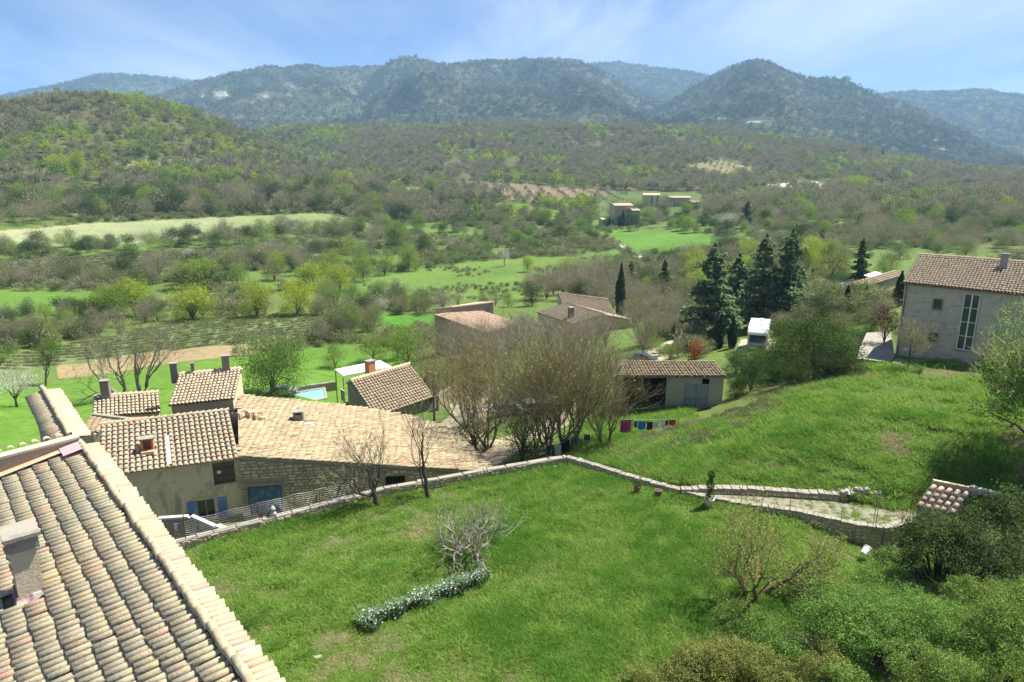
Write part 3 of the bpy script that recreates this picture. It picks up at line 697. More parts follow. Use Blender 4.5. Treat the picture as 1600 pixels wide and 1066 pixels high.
# ---------------------------------------------------------------- far woodland
def simple_clump(leafm, n, w, h, leaf, dens_low=True, twigm=None, twn=0, cone=False, k=7):
    C, R = lumps((0, 0, h * .55), (w / 2, w / 2, h * .45), k, w * .30)
    a = Acc()
    if n:
        P, Nn = leaf_fill(C, R, n)
        a.add(*quads(P, Nn, rng.uniform(.7, 1.3, n) * leaf, 1), 0)
    if twn:
        P, Nn = leaf_fill(C, R, twn); o = P.copy(); o /= np.linalg.norm(o, axis=1)[:, None]
        a.add(*slivers(P, o + unit(twn) * .6, rng.uniform(.5, 1.2, twn) * h * .22, w * .030), 1)
    return a.mesh('clump', [M[leafm], M[twigm or 'twig']])
FAR = [simple_clump('leaf_mid', 0, 7.5, 7.5, .6, twn=330) for _ in range(3)] + \
      [simple_clump('leaf_mid', 0, 7.0, 7.0, .6, twn=330, twigm='twig_red') for _ in range(2)] + \
      [simple_clump('leaf_mid', 150, 7, 7, .65, twn=90) for _ in range(2)] + \
      [simple_clump('leaf_spring', 230, 7, 7, .65, twn=30) for _ in range(2)] + \
      [simple_clump('leaf_yellow', 230, 6.5, 6.5, .65, twn=20)] + \
      [simple_clump('leaf_dark', 230, 6, 6, .6) for _ in range(2)]
SRC_FAR = sources('woodland_tree', FAR)
def pick(weights, n, field_):
    """species by patches: weights over the FAR list groups"""
    names = {'bare': (0, 1, 2), 'red': (3, 4), 'mid': (5, 6), 'spring': (7, 8), 'yellow': (9,), 'dark': (10, 11)}
    keys = list(weights); w = np.array([weights[k] for k in keys], float); cw = np.cumsum(w / w.sum())
    f = np.clip(field_, 0, .99999); ki = np.searchsorted(cw, f)
    return np.array([names[keys[i]][int(rng.integers(len(names[keys[i]])))] for i in ki])
def rand_sector(n, r0, r1, a0=-40, a1=40):
    r = np.sqrt(rng.uniform(r0 * r0, r1 * r1, n)); a = np.radians(rng.uniform(a0, a1, n))
    return r * np.sin(a), r * np.cos(a), r
OPEN = [k for k in FIELD if k not in ('road', 'chalk')]
def open_ground(x, y, names=None):
    m = np.zeros(len(x), bool)
    for k in (names or FIELD): m |= in_poly(x, y, FIELD[k][0])
    return m
def rank(v):
    o = np.empty(len(v)); o[np.argsort(v)] = np.linspace(0, .9999, len(v)); return o
def woodland():
    x, y, r = rand_sector(52000, 430, 1480)
    keep = ~open_ground(x, y); u, v = UV((x, y, ground_z(x, y)))
    # open strips between the plantations on the right of the plateau
    keep &= ~((vnoise(x / 60, y / 60, 91) > .80) & (r < 1100) & (u > 620)); keep &= ~((vnoise(x / 22, y / 70, 93) > .84) & (u > 560))
    x, y, r, u, v = x[keep], y[keep], r[keep], u[keep], v[keep]
    z = ground_z(x, y); n = len(x)
    f = rank(.55 * vnoise(x / 45, y / 45, 61) + .35 * vnoise(x / 14, y / 14, 62) + rng.uniform(0, .30, n))
    idx = np.where((u < 560) & (r > 480), pick({'bare': .16, 'dark': .15, 'mid': .33, 'red': .08, 'spring': .17, 'yellow': .08}, n, f), pick({'bare': .32, 'red': .08, 'dark': .13, 'mid': .28, 'spring': .14, 'yellow': .05}, n, f))
    rt = (u > 1150) & (v > 290)
    idx = np.where(rt, pick({'bare': .46, 'red': .12, 'dark': .14, 'mid': .18, 'spring': .10}, n, f), idx)
    s = rng.choice([.5, .7, .9, 1.1, 1.3], n, p=[.22, .28, .26, .18, .06]) * np.where(r > 650, .88, 1.0) * rng.uniform(.85, 1.15, n) * np.interp(r, [430, 900, 1480], [.95, 1.0, 1.1]); s = np.where(idx >= 10, s * .85, s)
    S = np.stack([s * rng.uniform(.8, 1.25, n), s * rng.uniform(.8, 1.25, n), s * rng.uniform(.7, 1.5, n)], 1)
    scatter('woodland', np.stack([x, y, z - .4], 1), S, idx, SRC_FAR, tint=np.clip(vnoise(x / 30, y / 30, 8) * .6 + rng.uniform(0, .4, n), 0, 1))
woodland()
# forest on the mountains: seen as a fine roughness
def mountain_woods():
    src = sources('mountain_tree', [simple_clump('leaf_mtn', 40, 15, 8, 2.6, k=6), simple_clump('leaf_dark', 40, 15, 8, 2.6, k=6), simple_clump('leaf_mtn', 16, 15, 8, 2.6, twn=60, k=6)])
    P = []
    for (X, Y, Z, t, rk) in MOUNT:
        n_, m_ = X.shape; rows = np.nonzero(t <= 1.02)[0][-1]
        k = 11000; dist = np.hypot(X, Y); fi = rng.uniform(0, 1, k) ** .8 * (rows - 1); fj = rng.uniform(0, m_ - 1.001, k)
        i = fi.astype(int); j = fj.astype(int); kk = rk[i, j] + (vnoise(X[i, j] / 40, Y[i, j] / 40, 3) - .5) * .5 < .30; i, j, fi, fj = i[kk], j[kk], fi[kk], fj[kk]; a = (fi - i)[:, None]; b = (fj - j)[:, None]
        Q = np.stack([X, Y, Z], -1)
        P.append((Q[i, j] * (1 - b) + Q[i, j + 1] * b) * (1 - a) + (Q[i + 1, j] * (1 - b) + Q[i + 1, j + 1] * b) * a)
    P = np.concatenate(P); n = len(P); f = vnoise(P[:, 0] / 200, P[:, 1] / 200, 5) * .6 + rng.uniform(0, .4, n)
    idx = np.where(f < .38, 1, np.where(f < .62, 0, 2)); s = rng.uniform(.6, 1.35, n)
    scatter('mountain_forest', P, s, idx, src)
mountain_woods()

# ---------------------------------------------------------------- valley shrubs and hedges (a mass)
SHR = [simple_clump('leaf_mid', 420, 3.2, 2.4, .22, twn=160, k=8) for _ in range(2)] + [simple_clump('leaf_green', 480, 3.0, 2.2, .2, twn=60, k=8) for _ in range(2)] + \
      [simple_clump('leaf_dark', 480, 2.8, 2.2, .2, k=8)] + [simple_clump('leaf_mid', 40, 3.2, 2.4, .2, twn=420, k=8) for _ in range(2)]
SRC_SHR = sources('valley_shrub', SHR)
def blocked(x, y, r): return open_ground(x, y) | in_poly(x, y, GARD)
BUILT = []      # world polygons kept clear of self-sown shrubs
for pts in ([(120, 560), (400, 560), (700, 560), (700, 640), (760, 640), (800, 735), (640, 770), (240, 860), (0, 860), (0, 700), (120, 640)],
            [(670, 460), (1010, 460), (1010, 530), (900, 640), (700, 700), (670, 560)],
            [(900, 575), (960, 560), (1140, 570), (1150, 640), (1000, 700), (880, 740)], [(1300, 428), (1415, 425), (1640, 425), (1640, 800), (1345, 800), (1345, 575), (1385, 470), (1300, 460)], [(1145, 510), (1215, 510), (1215, 556), (1145, 556)]):
    BUILT.append(wpoly(pts))
def built(x, y):
    m = np.zeros(len(x), bool)
    for p in BUILT: m |= in_poly(x, y, p)
    return m
def valley_shrubs():
    x, y, r = rand_sector(15500, 78, 520)
    h = vnoise(x / 26, y / 26, 71) * .6 + vnoise(x / 9, y / 9, 72) * .4
    keep = ~blocked(x, y, r) & ~built(x, y) & (h > .46)
    x, y, r = x[keep], y[keep], r[keep]; n = len(x)
    # sparse scrub inside the big meadow
    x2, y2, r2 = rand_sector(5200, 180, 420, -22, 14); k2 = in_poly(x2, y2, FIELD['meadow'][0]) & (vnoise(x2 / 16, y2 / 16, 73) > .60)
    x = np.concatenate([x, x2[k2]]); y = np.concatenate([y, y2[k2]]); n2 = k2.sum()
    f = rank(.5 * vnoise(x / 30, y / 30, 74) + rng.uniform(0, .6, len(x)))
    idx = np.select([f < .28, f < .36, f < .42, f < .52, f < .76, f < .90], [0, 5, 6, 4, 1, 2], 3)
    s = rng.uniform(.55, 1.35, len(x)); s[n:] *= .45
    scatter('undergrowth', np.stack([x, y, ground_z(x, y) - .15], 1), s, idx, SRC_SHR)
valley_shrubs()
# ================================================================ building materials
def tile_mat(name, stops, lichen=(.30, .29, .22), lam=.5, dark=.5):
    m, nt, out = mat(name); p = geoco(nt); f = rnd_value(nt); c = ramp(nt, f, stops)
    n = noise(nt, p, 9.0, 5, .7); n2 = noise(nt, p, 26.0, 5, .75); n3 = noise(nt, p, .9, 3, .6)
    k = mth(nt, 'MULTIPLY', ramp(nt, n, [(.40, (0, 0, 0)), (.62, (1, 1, 1))]), mth(nt, 'ADD', mth(nt, 'MULTIPLY', ramp(nt, n3, [(.35, (0, 0, 0)), (.65, (1, 1, 1))]), lam), lam * .35))
    c = mixc(nt, k, c, lichen)
    c = mixc(nt, mth(nt, 'MULTIPLY', ramp(nt, n2, [(.50, (0, 0, 0)), (.66, (1, 1, 1))]), dark), c, mixc(nt, 1.0, c, (.50, .46, .42), 'MULTIPLY'))
    principled(nt, out, c, .92, .15, 0, mth(nt, 'ADD', n, mth(nt, 'MULTIPLY', n2, .5)), .35, .02); return m
WARM = [(0, (.43, .34, .205)), (.18, (.48, .39, .26)), (.34, (.39, .335, .22)), (.50, (.49, .35, .23)), (.62, (.35, .31, .22)), (.74, (.50, .42, .29)), (.86, (.44, .265, .175)), (.95, (.29, .255, .19)), (1, (.53, .30, .19))]
M['tile'] = tile_mat('clay_tile', WARM)
M['tile_fg'] = tile_mat('lichened_clay_tile', [(0, (.53, .42, .245)), (.2, (.45, .385, .235)), (.38, (.57, .46, .28)), (.55, (.40, .345, .23)), (.70, (.56, .41, .26)), (.82, (.49, .43, .295)), (.90, (.36, .285, .19)), (.955, (.60, .36, .22)), (1, (.64, .33, .21))], (.36, .365, .255), .85, 1.0)
M['tile_barn'] = tile_mat('old_lichened_tile', [(0, (.33, .265, .15)), (.3, (.40, .33, .20)), (.5, (.27, .225, .14)), (.70, (.43, .365, .235)), (.85, (.39, .245, .16)), (1, (.21, .17, .115))], (.40, .36, .23), .5, .85)
M['tile_new'] = tile_mat('new_clay_tile', [(0, (.66, .50, .33)), (.25, (.70, .60, .46)), (.5, (.62, .42, .26)), (.75, (.68, .56, .41)), (1, (.58, .36, .22))], (.60, .56, .46), .2, .25)
M['tile_pale'] = tile_mat('pale_clay_tile', [(0, (.52, .41, .26)), (.3, (.60, .49, .33)), (.6, (.46, .36, .24)), (.85, (.58, .42, .28)), (1, (.40, .33, .24))], (.50, .46, .35), .3)
M['tile_brown'] = tile_mat('brown_clay_tile', [(0, (.38, .29, .19)), (.4, (.46, .36, .24)), (.8, (.33, .26, .18)), (1, (.50, .37, .24))], (.42, .38, .27), .4)
M['tile_pink'] = tile_mat('pink_clay_tile', [(0, (.46, .34, .24)), (.5, (.54, .40, .29)), (1, (.42, .29, .21))], (.5, .44, .33), .3)
def render_mat(name, base, stain, scale=.6, thr=.52, stain2=None):
    m, nt, out = mat(name); p = geoco(nt); q = mapping(nt, p, (1, 1, .55))
    n = noise(nt, q, scale, 6, .65, .4); n2 = noise(nt, p, 4.5, 5, .7); n3 = noise(nt, p, 22, 3, .6)
    c = mixc(nt, n2, tuple(x * .84 for x in base), tuple(min(1, x * 1.14) for x in base))
    c = mixc(nt, mth(nt, 'MULTIPLY', ramp(nt, n, [(thr, (0, 0, 0)), (thr + .10, (1, 1, 1))]), .8), c, mixc(nt, n2, stain, tuple(x * 1.5 for x in stain)))
    if stain2:
        n4 = noise(nt, q, scale * 2.3, 5, .7); c = mixc(nt, mth(nt, 'MULTIPLY', ramp(nt, n4, [(.58, (0, 0, 0)), (.66, (1, 1, 1))]), .7), c, stain2)
    principled(nt, out, c, .93, .15, 0, mth(nt, 'ADD', n2, mth(nt, 'MULTIPLY', n3, .5)), .5, .03); return m
M['stucco'] = render_mat('weathered_render', (.60, .50, .33), (.20, .18, .14), .8, .50, (.42, .29, .16))
M['render_grey'] = render_mat('grey_render', (.33, .30, .245), (.20, .185, .155), .5, .55)
M['render_tan'] = render_mat('tan_render', (.47, .39, .26), (.32, .26, .17), .5, .56)
M['render_dark'] = render_mat('dark_stone_wall', (.23, .20, .165), (.14, .125, .105), .5, .52)
M['render_pale'] = render_mat('pale_render', (.55, .51, .44), (.36, .33, .28), .5, .58)
M['cement'] = render_mat('cement', (.54, .47, .33), (.36, .31, .20), 1.8, .52, (.34, .24, .10))
M['white_cement'] = render_mat('whitewashed_cement', (.50, .47, .42), (.33, .30, .26), 3, .55)
M['coping'] = render_mat('pale_coping_stone', (.285, .265, .215), (.15, .14, .11), 2.4, .52)
def stone_mat(name, stops):
    m, nt, out = mat(name); p = geoco(nt); c = ramp(nt, rnd_value(nt), stops); n = noise(nt, p, 11, 5, .7)
    c = mixc(nt, ramp(nt, n, [(.35, (0, 0, 0)), (.7, (1, 1, 1))]), mixc(nt, 1.0, c, (.72, .70, .68), 'MULTIPLY'), mixc(nt, 1.0, c, (1.2, 1.2, 1.2), 'MULTIPLY'))
    principled(nt, out, c, .93, .15, 0, n, .6, .03); return m
M['stone'] = stone_mat('rubble_stone', [(0, (.50, .41, .255)), (.3, (.62, .51, .33)), (.6, (.40, .335, .215)), (.8, (.66, .56, .37)), (1, (.31, .265, .18))])
M['stone_grey'] = stone_mat('grey_stone', [(0, (.38, .36, .32)), (.4, (.46, .44, .395)), (.75, (.33, .31, .27)), (1, (.52, .50, .46))])
M['stone_house'] = stone_mat('pale_block_stone', [(0, (.53, .47, .37)), (.4, (.60, .53, .42)), (.75, (.45, .40, .32)), (1, (.62, .55, .45))])
M['mortar'] = plain('mortar', (.27, .235, .17), .95, .2, 4)
M['deck'] = plain('roof_bed', (.13, .11, .085), .95, .2, 4)
M['flash'] = render_mat('orange_flashing', (.56, .33, .17), (.62, .44, .32), 1.2, .5)
M['pink_patch'] = plain('pink_flashing', (.42, .28, .29), .9, .2, 3)
M['maroon'] = render_mat('maroon_flashing', (.26, .12, .12), (.50, .45, .42), 2.4, .46)
M['blue_paint'] = render_mat('faded_blue_paint', (.13, .22, .40), (.20, .30, .46), 2.5, .5)
M['blue_dark'] = render_mat('worn_slate_blue_paint', (.085, .15, .24), (.13, .20, .28), 2.5, .5)
M['wood'] = plain('brown_wood', (.16, .095, .06), .7, .3, 8)
M['old_wood'] = plain('weathered_wood', (.27, .22, .17), .9, .3, 8)
M['white'] = plain('white_paint', (.76, .75, .72), .6, .06, 3)
M['white_plastic'] = plain('white_shell', (.80, .80, .79), .35, .03, 2, .5)
M['grey_metal'] = plain('grey_metal', (.20, .22, .26), .55, .12, 3, .4, .2)
M['rust'] = plain('rusty_metal', (.20, .10, .055), .8, .3, 20)
M['wire'] = plain('galvanised_wire', (.52, .50, .44), .5, .1, 3, .5, .5)
M['black'] = plain('interior_shade_black', (.012, .012, .014), .9, .1, 3)  # near-black colour that stands in for the shade inside openings
M['rubber'] = plain('rubber', (.03, .03, .032), .8, .1, 3)
M['terracotta'] = plain('terracotta', (.50, .22, .11), .85, .15, 4)
M['gravel'] = plain('pale_gravel', (.20, .19, .135), .95, .25, 5, bstr=.6)
def glass_mat():
    m, nt, out = mat('window_glass'); principled(nt, out, (.035, .045, .05), .08, .6); return m
M['glass'] = glass_mat()
def water_mat():
    m, nt, out = mat('pool_water'); p = geoco(nt); principled(nt, out, (.20, .56, .55), .06, .5, 0, noise(nt, p, 2.5, 3), .25, .03); return m
M['water'] = water_mat()

# ================================================================ tiles
def tile_arrays(w=.19, L_=.5, n=6, taper=.82, thick=.16, arch=.78):
    """one half-round clay tile: x across, y down the slope, wide end low"""
    V = []; F = []
    for y, k, dz in ((0, taper, 0.0), (L_, 1.0, w * .30)):
        for i in range(n + 1):
            t = math.pi * i / n; V.append((-math.cos(t) * w / 2 * k, y, math.sin(t) * w / 2 * arch * k + dz))
    for i in range(n): F.append((i, i + n + 1, i + n + 2, i + 1))
    b = len(V)
    for i in range(n + 1):
        t = math.pi * i / n; k = 1 - thick; V.append((-math.cos(t) * w / 2 * k, L_, math.sin(t) * w / 2 * arch * k + w * .30))
    for i in range(n): F.append((n + 1 + i, b + i, b + i + 1, n + 2 + i))
    V = np.array(V); F = np.array(F); return V, F
def frame_of(ex, ey):
    """local x across, y down, z out of the roof"""
    y = Vector(ey).normalized(); x = Vector(ex); x = (x - y * x.dot(y)).normalized(); z = x.cross(y)
    if z.z < 0: x = -x; z = -z
    return x, y, z
def tile_roof(parent, O, ex, ey, W, H, sp, ex_len, matk, objects=0, clip=None, wfac=.93, lift=0.0, jit=1.0, name='tile', skip=None, n=6):
    """O: upper corner at the ridge; ex, ey: unit vectors along ridge and down the slope; W, H: extents"""
    O, ex, ey = Vector(O), Vector(ex).normalized(), Vector(ey).normalized(); x, y, z = frame_of(ex, ey)
    nc = max(1, round(W / sp)); nr = max(1, round(H / ex_len)); sp = W / nc; el = H / nr
    TV, TF = tile_arrays(sp * wfac * abs(x.dot(ex)), el * 1.16, n)
    me = None; cells = []
    for i in range(nc):
        wob = random.uniform(-.012, .012) * jit
        for j in range(nr):
            p = O + ex * ((i + .5) * sp + wob + random.gauss(0, .006) * jit) + ey * (j * el + random.gauss(0, .012) * jit) + z * (lift + random.gauss(0, .004) * jit)
            c = p + ey * el * .5
            if clip and not clip(c): continue
            if skip and skip(c): continue
            cells.append((depth(c), p))
    cells.sort(key=lambda q: q[0])
    k = 0; rest = []
    def R(): return Matrix((x, y, z)).transposed() @ Matrix.Rotation(random.gauss(0, .018) * jit, 3, 'Z') @ Matrix.Rotation(random.gauss(0, .018) * jit, 3, 'Y')
    for d, p in cells:
        u, v = UV(p + ey * el * .5)
        if k < objects and -12 < u < 1612 and v < 1085:
            if me is None: me = mk_mesh(name, TV, TF, M[matk], smooth=True); flat_rim(me, n)
            o = obj(name, me, parent); o.matrix_local = Matrix.Translation(p - parent_loc(parent)) @ R().to_4x4(); k += 1
        else: rest.append((p, R()))
    if rest:
        A = np.array([[r for r in rm] for _, rm in rest]); Pp = np.array([tuple(p - parent_loc(parent)) for p, _ in rest])
        V = np.einsum('kij,nj->kni', A, TV) + Pp[:, None]
        F = (TF[None] + (np.arange(len(rest)) * len(TV))[:, None, None]).reshape(-1, 4)
        me2 = mk_mesh('roof_tiles', V.reshape(-1, 3), F, M[matk], smooth=False)
        sm = np.ones((len(rest), len(TF)), bool); sm[:, n:] = False; me2.polygons.foreach_set('use_smooth', sm.ravel())
        obj('roof_tiles', me2, parent, kind='stuff')
    return x, y, z
def flat_rim(me, n):
    s = np.ones(len(me.polygons), bool); s[n:] = False; me.polygons.foreach_set('use_smooth', s)
def parent_loc(p):
    return Vector(p.location) if p is not None else Vector((0, 0, 0))
def ridge_tiles(parent, A, B, w, el, matk, name='ridge_tile', lift=.02, objects=True, n=7):
    A, B = Vector(A), Vector(B); d = B - A; k = max(1, round(d.length / el)); el = d.length / k; y = d.normalized()
    x = y.cross(Vector((0, 0, 1))).normalized(); z = x.cross(y)
    TV, TF = tile_arrays(w, el * 1.14, n, .86, .13, 1.0); me = mk_mesh(name, TV, TF, M[matk], smooth=True); flat_rim(me, n)
    for i in range(k):
        p = A + y * (i * el) + z * lift + x * random.gauss(0, .008)
        Rm = Matrix((x, y, z)).transposed() @ Matrix.Rotation(random.gauss(0, .03), 3, 'Z')
        o = obj(name, me, parent); o.matrix_local = Matrix.Translation(p - parent_loc(parent)) @ Rm.to_4x4()

def solve_ridge(e_px, r_px, ze, pitch):
    """height of a ridge point seen at r_px above the eave point seen at e_px (at ze) for this roof pitch"""
    e = PZ(*e_px, ze); lo, hi = ze + .02, min(ze + 9, CZ - .5)
    for _ in range(40):
        m = (lo + hi) / 2; r = PZ(*r_px, m); run = (r.xy - e.xy).length
        if r.y < e.y: hi = m; continue
        if (m - ze) / max(run, 1e-6) > math.tan(math.radians(pitch)): hi = m
        else: lo = m
    return (lo + hi) / 2
def roof_frame(BL, BR, TR, ze, pitch):
    """eave from BL to BR and one ridge end TR, as seen; returns corners bl, br, tr, tl"""
    zr = solve_ridge(BR, TR, ze, pitch); bl, br, tr = PZ(*BL, ze), PZ(*BR, ze), PZ(*TR, zr)
    return bl, br, tr, tr + (bl - br)

# ================================================================ walls
def wall_open(mb, p0, p1, z0, z1, ops=(), th=.35, m=0, z1b=None):
    """upright wall from p0 to p1 (xy), tops z1 to z1b, with rectangular openings (s0, s1, a, b) cut right through; outer face on the p0-p1 line, body behind (left side)"""
    p0, p1 = Vector(p0).to_2d(), Vector(p1).to_2d(); d = p1 - p0; Lw = d.length; d /= Lw; nrm = Vector((-d.y, d.x)) * th
    z1b = z1 if z1b is None else z1b; top = lambda s: z1 + (z1b - z1) * s / Lw
    cuts = sorted({0.0, Lw, *[o[0] for o in ops], *[o[1] for o in ops]})
    def blk(sa, sb, za0, za1, zb0, zb1):
        a, b = p0 + d * sa, p0 + d * sb; c, e = b + nrm, a + nrm
        mb.hexa([(a.x, a.y, za0), (b.x, b.y, zb0), (c.x, c.y, zb0), (e.x, e.y, za0), (a.x, a.y, za1), (b.x, b.y, zb1), (c.x, c.y, zb1), (e.x, e.y, za1)], m)
    for sa, sb in zip(cuts[:-1], cuts[1:]):
        if sb - sa < 1e-4: continue
        mid = (sa + sb) / 2; os_ = sorted([o for o in ops if o[0] <= mid <= o[1]], key=lambda o: o[2]); z = z0
        for o in os_:
            if o[2] > z: blk(sa, sb, z, o[2], z, o[2])
            z = o[3]
        if top(mid) > z + .01: blk(sa, sb, z, top(sa), z, top(sb))
def stones(name, parent, p0, p1, z0, z1, matk, ops=(), z1b=None, size=(.36, .19), proud=.05, depth_=.10, kind='stuff', rough=.25):
    """irregular stones set in an upright face from p0 to p1; outward is to the right of p0->p1"""
    p0, p1 = Vector(p0).to_2d(), Vector(p1).to_2d(); d = p1 - p0; Lw = d.length; d /= Lw; out = Vector((d.y, -d.x))
    z1b = z1 if z1b is None else z1b; V = []; F = []; z = z0; row = 0
    while z < max(z1, z1b):
        h = size[1] * random.uniform(.7, 1.35); s = -random.uniform(0, size[0])
        while s < Lw:
            w = size[0] * random.uniform(.5, 1.5); a, b = max(s, 0), min(s + w, Lw); s += w
            if b - a < .06: continue
            top = z1 + (z1b - z1) * ((a + b) / 2) / Lw; zz = min(z + h, top)
            if zz - z < .05: continue
            if any(a < o[1] and b > o[0] and z < o[3] and zz > o[2] for o in ops): continue
            j = lambda k: random.uniform(-k, k); g = .012; pr = proud * random.uniform(.35, 1)
            rg = rough * min(h, b - a)
            c4 = [(a + g + abs(j(rg)) * .5, z + g + abs(j(rg)) * .4), (b - g - abs(j(rg)) * .5, z + g + abs(j(rg)) * .4), (b - g - abs(j(rg)) * .5, zz - g - abs(j(rg)) * .4), (a + g + abs(j(rg)) * .5, zz - g - abs(j(rg)) * .4)]
            cx = (a + b) / 2; cz = (z + zz) / 2; B = len(V)
            for (ss, zv) in c4: q = p0 + d * ss - out * depth_ * .3; V.append((q.x, q.y, zv))
            for (ss, zv) in c4:
                ss = cx + (ss - cx) * .84; zv = cz + (zv - cz) * .80; q = p0 + d * ss + out * (pr + j(.012)); V.append((q.x, q.y, zv))
            F += [(B + 4, B + 5, B + 6, B + 7), (B, B + 1, B + 5, B + 4), (B + 1, B + 2, B + 6, B + 5), (B + 2, B + 3, B + 7, B + 6), (B + 3, B, B + 4, B + 7)]
        z += h
    if not F: return
    V = np.array(V) - np.array(parent_loc(parent)); o = obj(name, mk_mesh(name, V, np.array(F), M[matk]), parent)
    if kind: o['kind'] = kind
    return o
def along(p0, p1, s): d = (Vector(p1) - Vector(p0)).to_2d(); d.normalize(); q = Vector(p0).to_2d() + d * s; return q
def s_at(p0, p1, u, z):
    """distance along the wall p0-p1 at which the sight line of pixel column u meets it at height z"""
    best = None; Lw = (Vector(p1).to_2d() - Vector(p0).to_2d()).length; lo, hi = -30.0, Lw + 30
    f = lambda s: UV((*along(p0, p1, s), z))[0] - u
    inc = f(hi) > f(lo)
    for _ in range(50):
        m = (lo + hi) / 2
        if (f(m) > 0) == inc: hi = m
        else: lo = m
    return (lo + hi) / 2
def z_at(p, v):
    """height at the upright through p that is seen at image row v"""
    lo, hi = -5.0, 60.0
    for _ in range(50):
        m = (lo + hi) / 2
        if UV((p[0], p[1], m))[1] > v: lo = m
        else: hi = m
    return (lo + hi) / 2
def op_px(p0, p1, u0, v0, u1, v1):
    """opening (s0, s1, z0, z1) in wall p0-p1 from photograph pixels of its upper left and lower right corners"""
    z = 18.0
    for _ in range(4): s0 = s_at(p0, p1, u0, z); z = z_at(along(p0, p1, s0), (v0 + v1) / 2)
    zt = z_at(along(p0, p1, s0), v0); zb = z_at(along(p0, p1, s0), v1)
    s1 = s_at(p0, p1, u1, (zt + zb) / 2)
    return (min(s0, s1), max(s0, s1), min(zb, zt), max(zb, zt))
def window(parent, p0, p1, op, cols=2, rows=2, fr='wood', back=.14, fw=.06, sill='coping', glass='glass', name='window', mull=.04):
    """window set back in an opening: frame with bars, panes and a sill"""
    d = (Vector(p1).to_2d() - Vector(p0).to_2d()).normalized(); inn = Vector((-d.y, d.x)); a, b, z0, z1 = op; L0 = parent_loc(parent)
    def bx(mb, s0, s1, za, zb, o0, o1, m=0):
        q = Vector(p0).to_2d() + d * s0 + inn * o0; mb.obox(Vector((q.x, q.y, za)) - L0, (d.x * (s1 - s0), d.y * (s1 - s0), 0), (inn.x * (o1 - o0), inn.y * (o1 - o0), 0), (0, 0, zb - za), m)
    mb = MB(); bx(mb, a + .005, a + fw, z0 + .005, z1 - .005, back, back + .06); bx(mb, b - fw, b - .005, z0 + .005, z1 - .005, back, back + .06)
    bx(mb, a + fw, b - fw, z0 + .005, z0 + fw, back, back + .06); bx(mb, a + fw, b - fw, z1 - fw, z1 - .005, back, back + .06)
    for i in range(1, cols): s = a + (b - a) * i / cols; bx(mb, s - mull, s + mull, z0 + fw, z1 - fw, back - .01, back + .05)
    for j in range(1, rows):
        z = z0 + (z1 - z0) * j / rows
        for i in range(cols): bx(mb, a + (b - a) * i / cols + (mull if i else fw), a + (b - a) * (i + 1) / cols - (mull if i < cols - 1 else fw), z - mull * .5, z + mull * .5, back, back + .04)
    w = mb.build(name, M[fr], parent)
    g = MB(); bx(g, a + .02, b - .02, z0 + .02, z1 - .02, back + .065, back + .075); go = g.build('pane', M[glass], w)
    if sill:
        s_ = MB(); bx(s_, a - .08, b + .08, z0 - .09, z0 - .003, -.07, back - .004); s_.build('sill', M[sill], w)
    return w
def boards(parent, p0, p1, a, b, z0, z1, matk, name, k=5, off=-.05, th=.035, swing=0.0, hinge=None, ledges=2):
    """a boarded leaf: planks side by side, two ledges across"""
    d = (Vector(p1).to_2d() - Vector(p0).to_2d()).normalized(); inn = Vector((-d.y, d.x)); L0 = parent_loc(parent); mb = MB(); w = (b - a) / k
    for i in range(k):
        q = Vector(p0).to_2d() + d * (a + i * w + .006) + inn * (off + random.uniform(-.004, .004))
        mb.obox(Vector((q.x, q.y, z0)) - L0, (d.x * (w - .012), d.y * (w - .012), 0), (inn.x * th, inn.y * th, 0), (0, 0, z1 - z0))
    for t in ([.15, .82][:ledges]):
        q = Vector(p0).to_2d() + d * (a + .02) + inn * (off - .028); z = z0 + (z1 - z0) * t
        mb.obox(Vector((q.x, q.y, z)) - L0, (d.x * (b - a - .04), d.y * (b - a - .04), 0), (inn.x * .024, inn.y * .024, 0), (0, 0, .10))
    return mb.build(name, M[matk], parent)
def chimney(parent, c, w, d, h, ang, body='cement', cap='coping', taper=.0, open_=False, name='chimney', z0=None, stack=1):
    """c: centre at the roof"""
    L0 = parent_loc(parent); c = Vector(c) - L0; mb = MB(); mb.box((c.x, c.y, c.z + h / 2 - .3), (w, d, h + .6), ang, 0, taper)
    o = mb.build(name, M[body], parent)
    k = MB()
    if open_:
        co, si = math.cos(ang), math.sin(ang)
        for sx in (-1, 1): k.box((c.x + co * sx * w * .42, c.y + si * sx * w * .42, c.z + h + .10), (w * .15, d * .95, .2), ang)
        k.box((c.x, c.y, c.z + h + .235), (w * 1.12, d * 1.12, .07), ang)
    else: k.box((c.x, c.y, c.z + h + .05), (w * 1.16, d * 1.16, .10), ang)
    k.build('cap', M[cap], o); return o

